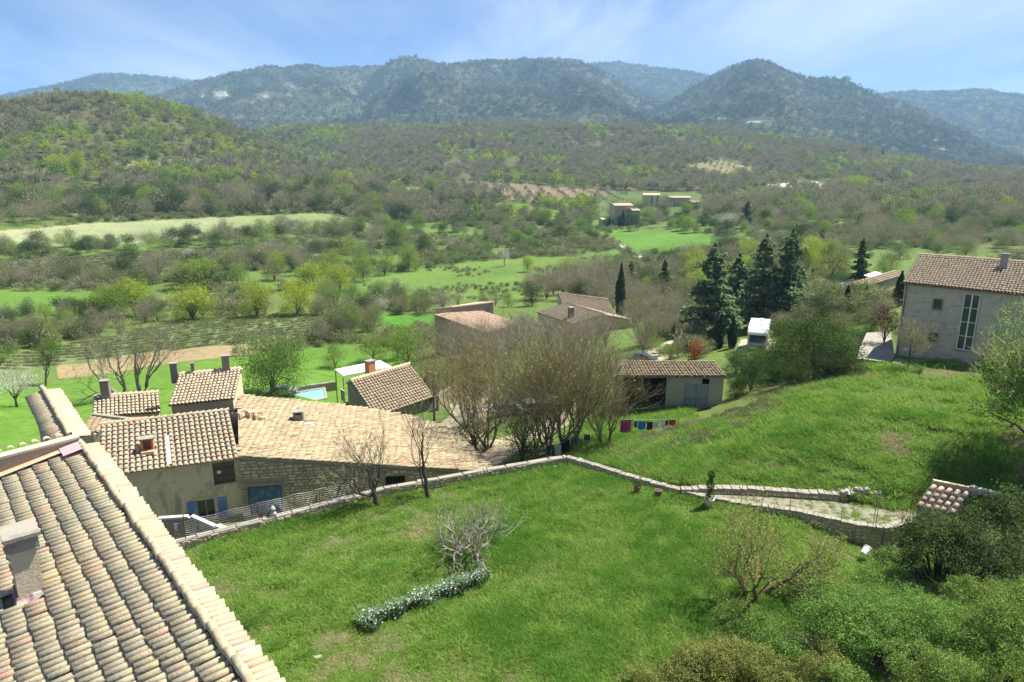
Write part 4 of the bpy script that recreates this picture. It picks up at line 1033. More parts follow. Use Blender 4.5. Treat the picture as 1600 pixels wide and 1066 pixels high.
# ================================================================ the house in the lower left corner
def house_corner():
    P1 = PZ(126, 696, 32.0); P2 = PZ(383, 1061, 32.0); d = (P2 - P1).normalized(); E = P1 + d * 16.5
    left = Vector((d.y, -d.x, 0)); left = left if left.x < 0 else -left
    t = thing('corner_house', 'nearest house, lichened tile roof with a tall tapering cement chimney', 'house', (P1.x, P1.y, 15))
    L0 = parent_loc(t)
    pit = math.radians(13); left.rotate(Euler((0, 0, math.radians(-5)))); dn = Vector((left.x * math.cos(pit), left.y * math.cos(pit), -math.sin(pit)))
    W = (E - P1).length; H = 8.4
    # chimney place on the slope
    n_ = d.cross(dn); n_ = n_ if n_.z > 0 else -n_
    def on_roof(u, v):
        x, y, dz = ray(u, v); D = Vector((x, y, dz)); o = Vector((0, 0, CZ)); k = (P1 - o).dot(n_) / D.dot(n_); return o + D * k
    cb = on_roof(48, 925)
    # bed under the tiles
    mb = MB(); o = P1 - L0 - n_ * .10
    mb.obox(o, d * W, dn * (H + .05), n_ * .07); rb = mb.build('roof', M['deck'], t)
    tile_roof(t, P1 + dn * .07, d, dn, W, H, .190, .385, 'tile_fg', objects=300, wfac=.88, skip=lambda c: (c - cb).length < .42)
    # short far slope: two overlapping stubs
    pr = math.radians(13); dr = Vector((-left.x * math.cos(pr), -left.y * math.cos(pr), -math.sin(pr)))
    mb = MB(); nr_ = d.cross(dr); nr_ = nr_ if nr_.z > 0 else -nr_
    mb.obox(P1 - L0 - nr_ * .12, d * W, dr * .38, nr_ * .07); mb.build('eaves_board', M['deck'], t)
    rt = MB()
    x, y, z = frame_of(d, dr); TV, TF = tile_arrays(.168, .38, 6); me = mk_mesh('eaves_tile', TV, TF, M['tile'], smooth=True); flat_rim(me, 6)
    nc = round(W / .178)
    for i in range(nc):
        p = P1 + d * (i + .5) * W / nc + dr * (.08 + random.gauss(0, .016)) + z * .01
        if UV(p)[1] > 1110: continue
        o = obj('eaves_tile', me, t); o.matrix_local = Matrix.Translation(p - L0) @ (Matrix((x, y, z)).transposed() @ Matrix.Rotation(random.gauss(0, .03), 3, 'Z')).to_4x4()
    ridge_tiles(t, E + Vector((0, 0, .04)), P1 + Vector((0, 0, .04)), .185, .30, 'tile_fg')
    # walls of the house
    wm = MB(); inn = -dr; e1 = P1 + dr * .24; e2 = E + dr * .24; z1 = e1.z - .1
    far = left * (H + .1)
    q = [e1, e1 + Vector((far.x, far.y, 0)), e2 + Vector((far.x, far.y, 0)), e2]
    zt = [e1.z - .13, (P1 + dn * H).z - .2, (P1 + dn * H).z - .2, e1.z - .13]
    rp = [P1 - n_ * .14, E - n_ * .14]
    B = [Vector((p.x, p.y, 10)) - L0 for p in q]; T = [Vector((p.x, p.y, zz_)) - L0 for p, zz_ in zip(q, zt)]
    wm.poly([B[3], B[0], T[0], T[3]][::-1]); wm.poly([B[0], B[1], T[1], rp[0] - L0, T[0]][::-1]); wm.poly([B[1], B[2], T[2], T[1]][::-1]); wm.poly([B[2], B[3], T[3], rp[1] - L0, T[2]][::-1])
    wm.build('wall', M['render_tan'], t)
    # parapet at the end of the lower roof with orange flashing at its foot
    pw = MB(); a = P1 - d * .30; hp = .85; Lp = 7.5
    hp = .22; dl = Vector((left.x, left.y, -.075))
    pw.obox(a - L0 + Vector((0, 0, -2.2)), dl * Lp, d * .30, Vector((0, 0, hp + 2.2))); pw.build('parapet', M['render_grey'], t)
    fl = MB(); fl.obox(P1 - L0 + d * .003 + dn * .35 + n_ * .12, dn * (Lp), d * .22, n_ * .012); fl.obox(P1 - L0 + d * .22 + dn * .35 + n_ * .13, dn * Lp, d * .14, n_ * .02, 1)
    fl.build('flashing', [M['flash'], M['tile_pink']], t)
    pk = MB(); pk.obox(P1 - L0 + d * .003 + Vector((0, 0, .0)) - dn * .02 + n_ * .15, dn * .55, d * .75, n_ * .015); pk.build('flashing_patch', M['pink_patch'], t)
    # capping tiles on the parapet
    x2, y2, z2 = frame_of(dl, d); TV, TF = tile_arrays(.22, .42, 6); me = mk_mesh('coping_tile', TV, TF, M['tile_fg'], smooth=True)
    for i in range(24):
        p = a + dl * (.15 + i * .30) + Vector((0, 0, hp + .02)) - d * .42
        o = obj('coping_tile', me, t); o.matrix_local = Matrix.Translation(p - L0) @ (Matrix((x2, y2, z2)).transposed()).to_4x4()
    # cap of mortar on the parapet
    cm = MB(); cm.obox(a - L0 + Vector((0, 0, hp)), dl * Lp, d * .34, Vector((0, 0, .07))); cm.build('parapet_cap', M['cement'], t)
    # chimney
    ang = math.atan2(d.y, d.x)
    ch = MB(); c = cb - L0; ch.box((c.x, c.y, c.z + .42), (.60, .46, 1.40), ang, 0, .10); co_ = ch.build('chimney', M['cement'], t)
    k = MB(); k.box((c.x, c.y, c.z + 1.23), (.68, .54, .26), ang); k.box((c.x, c.y, c.z + 1.40), (.76, .62, .08), ang); k.build('cap', M['coping'], co_)
    fb = MB(); fb.box((c.x, c.y, c.z + .01), (.74, .60, .20), ang, 0, .14); fb.build('flashing', M['maroon'], co_)
    # higher wing beyond the parapet: narrow two-sided roof
    zr = 32.12; A = PZ(110, 683, zr); Bp = PZ(67, 610, zr); dd = (Bp - A).normalized(); lf = Vector((dd.y, -dd.x, 0)); lf = lf if lf.x < 0 else -lf
    w2 = thing('narrow_wing', 'narrow two-sided tiled roof pointing at the green meadow, beyond the parapet', 'house wing', (A.x, A.y, 15)); L2 = parent_loc(w2)
    for sgn, pw_, HH in ((1, 24, .46), (-1, 15, .42)):
        pp = math.radians(pw_); dv = Vector((lf.x * sgn * math.cos(pp), lf.y * sgn * math.cos(pp), -math.sin(pp)))
        tile_roof(w2, A + dv * .06, dd, dv, (Bp - A).length, HH, .19, HH / 1.02, 'tile_fg', objects=150, wfac=.96, n=5)
        bd = MB(); nn = dd.cross(dv); nn = nn if nn.z > 0 else -nn; bd.obox(A - L2 - nn * .09, dd * (Bp - A).length, dv * (HH - .02), nn * .06); bd.build('roof', M['deck'], w2)
    ridge_tiles(w2, A + Vector((0, 0, .04)), Bp + Vector((0, 0, .04)), .19, .32, 'tile_fg')
    wb = MB(); a0 = A - L2 + lf * .34; b0 = -lf * .64
    wb.hexa([a0 + Vector((0, 0, 10 - A.z)), a0 + b0 + Vector((0, 0, 10 - A.z)), a0 + b0 + dd * (Bp - A).length * .97 + Vector((0, 0, 10 - A.z)), a0 + dd * (Bp - A).length * .97 + Vector((0, 0, 10 - A.z)),
             a0 + Vector((0, 0, -.33)), a0 + b0 + Vector((0, 0, -.27)), a0 + b0 + dd * (Bp - A).length * .97 + Vector((0, 0, -.27)), a0 + dd * (Bp - A).length * .97 + Vector((0, 0, -.33))])
    wb.build('wall', M['render_tan'], w2)
house_corner()

# ================================================================ house with the blue shutters
H1 = {}
def house_blue():
    bl, br, tr, tl = roof_frame((186, 740), (373, 715), (357, 642), 20.0, 17)
    ex = (br - bl).normalized(); dn = (br - tr).normalized(); n_ = ex.cross(dn); n_ = n_ if n_.z > 0 else -n_
    W = (br - bl).length; Hh = (br - tr).length; O = tr - ex * (W + 1.2)
    t = thing('village_house', 'two-storey house with weathered render, blue shutters and a ribbed clay tile roof', 'house', (br.x, br.y, 14)); L0 = parent_loc(t)
    cpos = PZ(231, 703, 20.9)
    def plane(u, v):
        x, y, dz = ray(u, v); D = Vector((x, y, dz)); o = Vector((0, 0, CZ)); return o + D * ((br - o).dot(n_) / D.dot(n_))
    cpos = plane(232, 704); strip = plane(252, 705)
    tile_roof(t, O, ex, dn, W + 1.2, Hh + .12, (W + 1.2) / 24, (Hh + .1) / 12, 'tile', objects=300, wfac=.80, skip=lambda c: (c - cpos).length < .55)
    mb = MB(); mb.obox(O - L0 - n_ * .10, ex * (W + 1.2), dn * (Hh + .0), n_ * .08); mb.build('roof', M['mortar'], t)
    # ridge mortar
    ridge_tiles(t, O + Vector((0, 0, .02)), tr + Vector((0, 0, .02)), .30, .45, 'tile', n=6)
    ws = MB(); s0 = (strip - O); s_ = s0.dot(ex); ws.obox(O + ex * (s_ - .14) + dn * (Hh * .42) + n_ * .02 - L0, ex * .28, dn * (Hh * .56), n_ * .15); ws.build('mortar_strip', M['white_cement'], t)
    # walls: front in the plane of the barn front
    inn = Vector((-ex.y, ex.x, 0)); inn = inn if inn.dot(tr - br) > 0 else -inn
    f1 = br + inn * .38 + ex * .02; f0 = f1 - ex * (W + 1.2); f1.z = f0.z = 0
    H1['f0'], H1['f1'] = f0, f1
    zt = 20.0 + .36 * math.tan(math.radians(17)) - .13
    up = op_px(f0, f1, 333, 724, 367, 758.5); lo = op_px(f0, f1, 309.5, 783, 336, 812)
    up = (up[0], up[1], up[2], min(up[3], zt - .12))
    mw = MB(); wall_open(mw, f0 - L0, f1 - L0, 13 - L0.z, zt - L0.z, [tuple([o[0], o[1], o[2] - L0.z, o[3] - L0.z]) for o in (up, lo)], .45)
    bk = inn * (Hh * math.cos(math.radians(17)) * .97 - .4)
    def wl3(a, b, za, zb): 
        mw.poly([Vector((a.x, a.y, 13)) - L0, Vector((b.x, b.y, 13)) - L0, Vector((b.x, b.y, zb)) - L0, Vector((a.x, a.y, za)) - L0])
    zr = tr.z - .16
    wl3(f0 + bk, f0, zr, zt); wl3(f1, f1 + bk, zt, zr); wl3(f1 + bk, f0 + bk, zr, zr)
    mw.build('wall', M['stucco'], t)
    ins = MB(); ins.obox(f0 + inn * .8 - L0 + Vector((0, 0, 13.2)), ex * (W + 1), inn * .1, Vector((0, 0, 6.2))); ins.build('shade_backing', M['black'], t)  # near-black panel behind the windows, the room's darkness put into its colour
    window(t, f0, f1, up, 2, 3, 'wood', .16, .07, 'cement', mull=.035)
    w2 = window(t, f0, f1, lo, 2, 1, 'old_wood', .14, .05, None)
    # lintel and sills, proud of the render
    li = MB(); q = along(f0, f1, lo[0] - .25); e2 = ex * (lo[1] - lo[0] + .5); li.obox(Vector((q.x, q.y, lo[3])) - L0 - inn * .025, e2, inn * .05, (0, 0, .30)); li.build('lintel', M['render_tan'], t)
    sw = lo[1] - lo[0]
    for a, b, lab in ((lo[0] - sw * .62, lo[0] - .03, None), (lo[1] + sw * .18, lo[1] + sw * .72, None)):
        boards(t, f0, f1, a, b, lo[2] - .12, lo[3] + .02, 'blue_paint', 'shutter', 4, off=-.075)
    # notice in the upper window
    nt_ = MB(); q = along(f0, f1, up[0] + (up[1] - up[0]) * .18); nt_.obox(Vector((q.x, q.y, up[2] + (up[3] - up[2]) * .46)) - L0 + inn * .145, ex * .26, inn * .008, (0, 0, .22)); nt_.build('notice', M['white'], t)
    # stubby chimney with an opening and a clay hood
    ang = math.atan2(ex.y, ex.x); c = cpos - L0
    ch = MB(); co, si = math.cos(ang), math.sin(ang)
    for sx in (-1, 1): ch.box((c.x + co * sx * .33, c.y + si * sx * .33, c.z + .42), (.14, .6, 1.0), ang)
    ch.box((c.x - si * .26, c.y + co * .26, c.z + .42), (.52, .1, 1.0), ang); ch.box((c.x, c.y, c.z + .02), (.52, .5, .3), ang)
    cm = ch.build('chimney', M['terracotta'], t); k = MB(); k.box((c.x, c.y, c.z + .97), (.95, .78, .10), ang); k.build('cap', M['coping'], cm)
    bs = MB(); bs.box((c.x + si * .45, c.y - co * .45, c.z + .02), (.95, .35, .22), ang, 0, .15); bs.build('base', M['tile_pink'], cm)
    hd = MB(); hd.box((c.x - co * .62, c.y - si * .62, c.z + .25), (.3, .3, .45), ang, 0, .25); hd.build('pot', M['tile_fg'], cm)
house_blue()

# ================================================================ stone barn with the long lean-to roof
def barn():
    F1 = PZ(371, 713, 20.15); F2 = PZ(778, 738, 17.6); B1 = PZ(371, 617, 20.5)
    ex = (F2 - F1).normalized(); bkv = (B1 - F1).normalized(); n_ = ex.cross(bkv); n_ = n_ if n_.z > 0 else -n_
    t = thing('stone_barn', 'long rubble-stone barn with a wide lichen-yellow tile roof sloping to the right', 'barn', (F1.x, F1.y, 14)); L0 = parent_loc(t)
    def plane(u, v):
        x, y, dz = ray(u, v); D = Vector((x, y, dz)); o = Vector((0, 0, CZ)); return o + D * ((F1 - o).dot(n_) / D.dot(n_))
    poly = [F1, F2, plane(768, 726), plane(735, 700), plane(690, 666), plane(640, 650), plane(560, 636), plane(470, 627), plane(371, 617)]
    pl = [(p.x, p.y) for p in poly]
    per = (Vector((-ex.y, ex.x, 0))).normalized(); W = 15.5; O = F1 - per * .05
    # in-plane vector perpendicular to ex
    pv = n_.cross(ex); pv = pv if pv.y > 0 else -pv
    xs = lambda c: bool(in_poly(c.x, c.y, pl))
    ch = plane(467, 657)
    tile_roof(t, F1 - ex * 8, pv, ex, 17, 30, .30, .50, 'tile_barn', clip=xs, wfac=.9, jit=2.6, skip=lambda c: (c - ch).length < .4, n=5)
    mb = MB(); k = [p - L0 - n_ * .04 for p in poly]; mb.poly(k if (k[1] - k[0]).cross(k[2] - k[0]).z > 0 else k[::-1]); kk = [p - L0 - n_ * .22 for p in poly]; mb.poly(kk[::-1])
    for i in range(len(k)): j = (i + 1) % len(k); mb.poly([k[i], kk[i], kk[j], k[j]])
    mb.build('roof', M['mortar'], t)
    # front wall
    f0 = F1 + per * .12; f1 = F2 + per * .12 - ex * .4
    door = op_px(f0, f1, 388.5, 761, 442, 812); slot = op_px(f0, f1, 602, 745, 633, 760); door = (door[0], door[1], 13, door[3])
    ztop0, ztop1 = F1.z - .24, F2.z - .24
    mw = MB(); sh = lambda o: (o[0], o[1], o[2] - L0.z, o[3] - L0.z)
    wall_open(mw, f0 - L0, f1 - L0, 13 - L0.z, ztop0 - L0.z, [sh(door), sh(slot)], .45, 0, ztop1 - L0.z)
    def side(a, b, za, zb): mw.poly([Vector((a.x, a.y, 12)) - L0, Vector((b.x, b.y, 12)) - L0, Vector((b.x, b.y, zb)) - L0, Vector((a.x, a.y, za)) - L0])
    ring = [f1] + [p.lerp(F1.lerp(poly[4], .5), .03) for p in poly[2:]] + [f0]
    for a, b in zip(ring[:-1], ring[1:]): side(a, b, a.z - .25, b.z - .25)
    mw.build('wall', M['mortar'], t)
    ins = MB(); ins.obox(f0 + per * .9 - L0 + Vector((0, 0, -6)), ex * 17 - Vector((0, 0, ex.z * 17)), per * .1, Vector((0, 0, 3.6))); ins.build('shade_backing', M['black'], t)  # near-black sheet behind door and slot, indoor shade painted by its colour
    stones('stones', t, f0, f1, 13.2, ztop0 - .05, 'stone', [(door[0] - .12, door[1] + .12, 12, door[3] + .34), (slot[0] - .1, slot[1] + .1, slot[2] - .1, slot[3] + .1)], ztop1 - .05, size=(.46, .24), proud=.10, rough=.4)
    # lintel and doors
    q = along(f0, f1, door[0] - .10); li = MB(); d2 = (Vector(f1).to_2d() - Vector(f0).to_2d()).normalized(); e = Vector((d2.x, d2.y, 0)); i2 = Vector((-d2.y, d2.x, 0))
    li.obox(Vector((q.x, q.y, door[3] + .004)) - i2 * .07 - L0, e * (door[1] - door[0] + .2), i2 * .25, (0, 0, .28)); li.build('lintel', M['old_wood'], t)
    m_ = (door[0] + door[1]) / 2
    for a, b in ((door[0] + .02, m_ - .01), (m_ + .01, door[1] - .02)): boards(t, f0, f1, a, b, 14.2, door[3] - .16, 'blue_dark', 'door', 5, off=.16)
    # bars over the slot
    br_ = MB()
    for i in range(7):
        q = along(f0, f1, slot[0] + (slot[1] - slot[0]) * (i + .5) / 7); br_.box((q.x - L0.x + i2.x * .1, q.y - L0.y + i2.y * .1, (slot[2] + slot[3]) / 2 - L0.z), (.03, .03, slot[3] - slot[2] - .01), math.atan2(e.y, e.x))
    br_.build('bars', M['rust'], t)
    # chimney box and the hump of mortared rubble beside the tower
    ang = math.atan2(ex.y, ex.x); chimney(t, ch + n_ * .05, .8, .75, .55, ang, 'render_dark', 'coping', open_=True)
    hp = MB(); c0 = plane(388, 655) - L0
    for i in range(26):
        a = i / 25; c = plane(358 + 54 * a, 657 - 4 * math.sin(a * 3.1)) - L0
        hp.box((c.x + random.uniform(-.2, .2), c.y + random.uniform(-.3, .3), c.z + .12 + .35 * math.sin(a * 3.14)), (.5, .5, random.uniform(.3, .6)), random.uniform(0, 3), 0, .35)
    o = hp.build('rubble_hump', M['stone'], t); o['kind'] = 'stuff'
    # pale mortar patch near the chimney
    pt = MB(); c = plane(482, 664) - L0; pt.box((c.x, c.y, c.z + .09), (.9, .45, .12), ang, 0, .3); pt.build('mortar_patch', M['white_cement'], t)
barn()

# ================================================================ generic small houses seen from above
def simple_house(name, label, BL, BR, TR, ze, pitch, sp, el, tilem, wallm, zb, group=None, over=.25, back=.5, wins=(), chims=(), gable_both=True, objects=0, extra_left=0.0, cat='house', n=5, jit=1.3, backslope=True):
    bl, br, tr, tl = roof_frame(BL, BR, TR, ze, pitch)
    if extra_left: e0 = (br - bl).normalized(); bl = bl - e0 * extra_left; tl = tl - e0 * extra_left
    ex = (br - bl).normalized(); dn = (br - tr).normalized(); n_ = ex.cross(dn); n_ = n_ if n_.z > 0 else -n_
    W = (br - bl).length; Hh = (br - tr).length
    t = thing(name, label, cat, (br.x, br.y, zb), group); L0 = parent_loc(t)
    tile_roof(t, tl, ex, dn, W, Hh, sp, el, tilem, objects=objects, wfac=.88, n=n, jit=jit)
    mb = MB(); mb.obox(tl - L0 - n_ * .12, ex * W, dn * (Hh - .04), n_ * .10)
    hor = Vector((dn.x, dn.y, 0)); hl = hor.length; hor.normalize()
    bz = back * Hh
    if backslope:
        dn2 = Vector((-dn.x, -dn.y, dn.z)); n2 = ex.cross(dn2); n2 = n2 if n2.z > 0 else -n2
        mb.obox(tl - L0 - n2 * .12, ex * W, dn2 * bz, n2 * .10)
        tile_roof(t, tl, ex, dn2, W, bz, sp, el, tilem, wfac=.88, n=4, jit=jit)
        ridge_tiles(t, tl + Vector((0, 0, .02)), tr + Vector((0, 0, .02)), sp * 1.1, el, tilem, n=5)
    mb.build('roof', M['deck'], t)
    # body
    a = bl - hor * over + ex * over * .6; b = br - hor * over - ex * over * .6; ca = tl + ex * over * .6; cb = tr - ex * over * .6
    z1 = ze + over * math.tan(math.radians(pitch)) - .14; zr = tl.z - .15
    d_ = ca - hor * (bz * hl - over if backslope else 0.0); e_ = cb - hor * (bz * hl - over if backslope else 0.0); z2 = zr - (bz * hl - over) * math.tan(math.radians(pitch)) if backslope else zr
    G = lambda p, z: Vector((p.x, p.y, z)) - L0
    w = MB(); w.poly([G(a, zb - 1), G(b, zb - 1), G(b, z1), G(a, z1)])
    w.poly([G(b, zb - 1), G(cb, zb - 1), G(e_, zb - 1), G(e_, z2), G(cb, zr), G(b, z1)]); w.poly([G(d_, zb - 1), G(ca, zb - 1), G(a, zb - 1), G(a, z1), G(ca, zr), G(d_, z2)])
    w.poly([G(e_, zb - 1), G(d_, zb - 1), G(d_, z2), G(e_, z2)]); w.build('wall', M[wallm], t)
    for (side, u0, v0, u1, v1, fr, cols, rows) in wins:
        q0, q1 = {'front': (a, b), 'left': (ca, a), 'right': (b, cb)}[side]
        op = op_px(q0, q1, u0, v0, u1, v1); window(t, q0, q1, op, cols, rows, fr, -.13, .05, 'coping', mull=.03)
    for (u, v0, v1, wpx, bm) in chims:     # column u, top v0, foot v1, width in pixels
        x, y, dz = ray(u, v1); D = Vector((x, y, dz)); o = Vector((0, 0, CZ)); p = o + D * ((br - o).dot(n_) / D.dot(n_))
        h = z_at(p.xy, v0) - p.z; ww = wpx * depth(p) / 1066
        chimney(t, p, ww, ww * .8, max(h - .1, .2), math.atan2(ex.y, ex.x), bm, 'coping')
    return t, (a, b, ca, cb, ex, dn, n_, L0)
simple_house('tower_house', 'small raised house with neat tile rows and three chimneys, behind the blue-shuttered house', (263, 634), (366, 623), (376, 577), 21.2, 17, .30, .42, 'tile_pale', 'stone', 12, chims=[(273, 567, 588, 10, 'render_dark'), (302, 567, 584, 5, 'render_dark'), (354, 555, 579, 11, 'render_dark')], back=.3)
simple_house('low_house', 'low tiled house left of the raised house, one grey chimney at its back', (145, 652), (251, 644), (248, 614), 19.6, 16, .33, .45, 'tile_pale', 'render_tan', 12, chims=[(167, 594, 622, 12, 'render_dark')], back=.3)
def small_roof():
    t = thing('lean_to_roof', 'small flat-looking tiled lean-to wedged between two roofs, with a terracotta patch', 'lean-to roof', PZ(190, 665, 20)); L0 = parent_loc(t)
    A = PZ(128, 674, 20.6); B = PZ(143, 648, 20.8); C = PZ(234, 661, 20.3); D = PZ(146, 678, 20.4); ex = (B - A).normalized(); ey = (C - B).normalized()
    pl = [(p.x, p.y) for p in (A, B, C, D)]
    tile_roof(t, A - ex * .5, ex, ey, (B - A).length + 2, (C - B).length + 1, .28, .45, 'tile_barn', clip=lambda c: bool(in_poly(c.x, c.y, pl)), n=5, jit=2)
    mb = MB(); k = [p - L0 for p in (A, D, C, B)]; mb.poly([p - Vector((0, 0, .05)) for p in k])
    for i in range(4): j = (i + 1) % 4; mb.poly([k[j] - Vector((0, 0, .05)), k[i] - Vector((0, 0, .05)), k[i] - Vector((0, 0, 6)), k[j] - Vector((0, 0, 6))])
    mb.build('wall', M['render_tan'], t)
    p = MB(); a = PZ(203, 656, 20.75); b = PZ(231, 660, 20.75); c = PZ(231, 651, 20.75); q = [a - L0, b - L0, c - L0, PZ(205, 652, 20.75) - L0]; p.hexa([x - Vector((0, 0, .1)) for x in q] + q); p.build('patch', M['terracotta'], t)
    w = MB(); a, b = PZ(143, 648, 20.95), PZ(231, 659, 20.6); w.obox(a - L0 - Vector((0, 0, .12)), b - a, Vector((.1, .3, 0)), Vector((0, 0, .16))); w.build('verge', M['coping'], t)
small_roof()
tm, (a_, b_, ca_, cb_, ex_, dn_, nn_, L_) = simple_house('pool_house', 'stone house with a steep brown tile roof and a shuttered gable beside the pool', (586, 652), (680, 620), (640, 570), 13.2, 22, .42, .50, 'tile_brown', 'render_dark', 9.5,
    wins=[('left', 534, 607, 540, 624, 'white', 1, 2)], chims=[(579, 563, 583, 13, 'terracotta')], back=.25)
# flat white awning roof behind
aw = thing('terrace_awning', 'flat white awning on posts behind the brown-roofed house by the pool', 'awning', PZ(566, 590, 12)); La = parent_loc(aw)
q = [PZ(524, 577, 14.2), PZ(536, 587, 14.2), PZ(612, 573, 14.2), PZ(594, 563, 14.2)]
mb = MB(); mb.hexa([p - La - Vector((0, 0, .15)) for p in q] + [p - La for p in q]); mb.build('canvas', M['white'], aw)
for p in q: mb = MB(); mb.box((p.x * .995 - La.x, p.y * .995 - La.y, 11.5 - La.z), (.12, .12, 5.2)); mb.build('post', M['old_wood'], aw)
# two buildings at the back of the hamlet
simple_house('square_house', 'pale pink-tiled roof in front of a taller dark wall, behind the bare trees', (757, 520), (814, 507), (738, 481), 13.4, 15, .40, .55, 'tile_pink', 'render_tan', 9, back=.1, backslope=False)
def dark_block():
    a = PZ(681, 483, 16.8); b = PZ(706, 480, 16.8); c = PZ(771, 472, 16.8)
    t = thing('dark_house', 'tall dark-walled stone house end with one narrow window, behind the pink-tiled roof', 'house', (a.x, a.y, 9)); L0 = parent_loc(t)
    w = MB(); pts = [a, b, c, a + (c - b) + Vector((0, 1, 0))]; w.hexa([Vector((p.x, p.y, 8)) - L0 for p in pts] + [p - L0 for p in pts]); w.build('wall', M['render_dark'], t)
    k = MB(); k.hexa([p - L0 for p in pts] + [p - L0 + Vector((0, 0, .14)) for p in pts]); k.build('roof', M['tile_pink'], t)
    k = MB(); k.obox(b - L0 + Vector((0, -.15, -.1)), (c - b), (0, .45, 0), (0, 0, .2)); k.build('coping', M['tile_new'], t)
    op = op_px(a, b, 691, 489, 697, 500); window(t, a, b, op, 1, 2, 'old_wood', -.13, .06)
dark_block()
simple_house('far_left_house', 'broad brown tiled roof with a dark chimney between bare trees and the tall cypress', (838, 488), (895, 507), (944, 492), 12.6, 13, .42, .55, 'tile_brown', 'render_tan', 9, chims=[(892, 480, 497, 8, 'render_dark')], back=.9, n=4)
simple_house('far_right_house', 'brown tiled wing touching the left side of the tall cypress', (880, 480), (962, 492), (950, 469), 13.2, 13, .42, .55, 'tile_brown', 'render_tan', 9, back=.3, n=4)
# ================================================================ garden terrace and its walls
def garden():
    P = np.array(GARD); x0, y0 = P.min(0) - .5; x1, y1 = P.max(0) + .5; st = .3
    xs = np.arange(x0, x1, st); ys = np.arange(y0, y1, st); X, Y = np.meshgrid(xs, ys); Z = garden_z(X, Y)
    cx, cy = (X[:-1, :-1] + st / 2), (Y[:-1, :-1] + st / 2); keep = in_poly(cx, cy, GARD) | (pdist(cx, cy, GARD) < .12)
    i = np.arange(X.size).reshape(X.shape); F = np.stack([i[:-1, :-1], i[:-1, 1:], i[1:, 1:], i[1:, :-1]], -1)[keep]
    me = mk_mesh('lawn', np.stack([X, Y, Z], -1).reshape(-1, 3), F, M['ground'], smooth=True)
    c = np.array([.080, .135, .028])[None] * (1 + .16 * fbm(X / 3, Y / 3, 51, 4).ravel()[:, None])
    dry = np.clip((fbm(X / 1.6, Y / 1.6, 52, 4).ravel() - .28) * 3, 0, 1)[:, None]; c = c * (1 - dry) + np.array([.20, .19, .10]) * dry
    soil = np.zeros(X.size)                       # worn bare spots
    for (u, v, rad) in ((545, 990, .9), (420, 985, .6), (455, 975, .5), (720, 872, .35), (980, 975, .3), (968, 890, .3), (395, 1000, .5)):
        p = PZ(u, v, 19.5); soil = np.maximum(soil, np.exp(-(((X - p.x) ** 2 + (Y - p.y) ** 2) / rad ** 2)).ravel())
    soil = np.clip(soil * 1.3 + .3 * fbm(X, Y, 3, 3).ravel() * (soil > .2), 0, 1)[:, None]; c = c * (1 - soil) + np.array([.36, .31, .22]) * soil
    a = me.color_attributes.new('cover', 'FLOAT_COLOR', 'POINT'); a.data.foreach_set('color', np.concatenate([c, np.ones((len(c), 1))], 1).astype(np.float32).ravel())
    obj('lawn', me, kind='structure')
garden()

def stone_wall(name, label, pts, zb, th=.40, cope=(.36, .10), inner='near', matc='coping', facing=True, cope_obj=True, group=None, size=(.36, .19)):
    pts = [Vector(p) for p in pts]; t = thing(name, label, 'wall', (pts[0].x, pts[0].y, zb), group); L0 = parent_loc(t); core = MB(); cme = []
    for k in range(5):
        mb = MB(); j = lambda q: random.uniform(-q, q)
        mb.hexa([(-.5 + j(.03), -.5 + j(.05), 0), (.5 + j(.03), -.5 + j(.05), 0), (.5 + j(.04), .5 + j(.05), 0), (-.5 + j(.04), .5 + j(.05), 0), (-.47 + j(.03), -.46 + j(.04), 1 + j(.2)), (.46 + j(.03), -.46 + j(.04), 1 + j(.2)), (.46 + j(.03), .46 + j(.04), 1 + j(.2)), (-.47 + j(.03), .46 + j(.04), 1 + j(.2))])
        cme.append(mb.mesh('coping_stone', M[matc]))
    for a, b in zip(pts[:-1], pts[1:]):
        d = (b - a); n = Vector((-d.y, d.x, 0)).normalized() * th; e = d.normalized() * .02
        core.hexa([Vector((p.x, p.y, zb)) - L0 for p in (a - n / 2 - e, b - n / 2 + e, b + n / 2 + e, a + n / 2 - e)] + [p - L0 - Vector((0, 0, cope[1])) for p in (a - n / 2 - e, b - n / 2 + e, b + n / 2 + e, a + n / 2 - e)])
        if facing:
            h0 = max(zb, a.z - 1.6)
            nn = n.normalized() * (th / 2 + .005)
            stones('stones', t, a - nn, b - nn, h0, a.z - cope[1] - .01, 'stone', z1b=b.z - cope[1] - .01, size=size, proud=.05)
            stones('stones', t, b + nn, a + nn, max(zb, a.z - 3.6), b.z - cope[1] - .01, 'stone', z1b=a.z - cope[1] - .01, size=size, proud=.05)
        s = 0; Lw = d.length; u = d.normalized(); an = math.atan2(u.y, u.x)
        while s < Lw - .05:
            w = min(cope[0] * random.uniform(.6, 1.4), Lw - s); p = a + u * (s + w / 2); p.z -= cope[1]
            obj('coping_stone', cme[random.randrange(5)], t, p - L0, (random.gauss(0, .02), 0, an + random.gauss(0, .03)), (w * .97, th * random.uniform(1.0, 1.22), cope[1] * random.uniform(.85, 1.3)))
            s += w
    core.build('core', M['mortar'], t); return t
stone_wall('garden_wall', 'long low stone wall with pale coping along the left side of the garden, in front of the barn', wl, 13.5, cope=(1.3, .07), th=.36)
stone_wall('garden_wall', 'low stone wall running right from the garden corner behind the plant pots, ending at the little tiled roof', wr, 17.8, cope=(.34, .09), th=.42)
stone_wall('path_wall', 'rough dry stone wall along the far side of the gravel path, under the right lawn', [PZ(1064, 762, 20.05), PZ(1130, 761, 20.1), PZ(1195, 763, 20.15), PZ(1300, 770, 20.15), PZ(1392, 775, 20.2)], 18.0, cope=(.4, .14), th=.5)
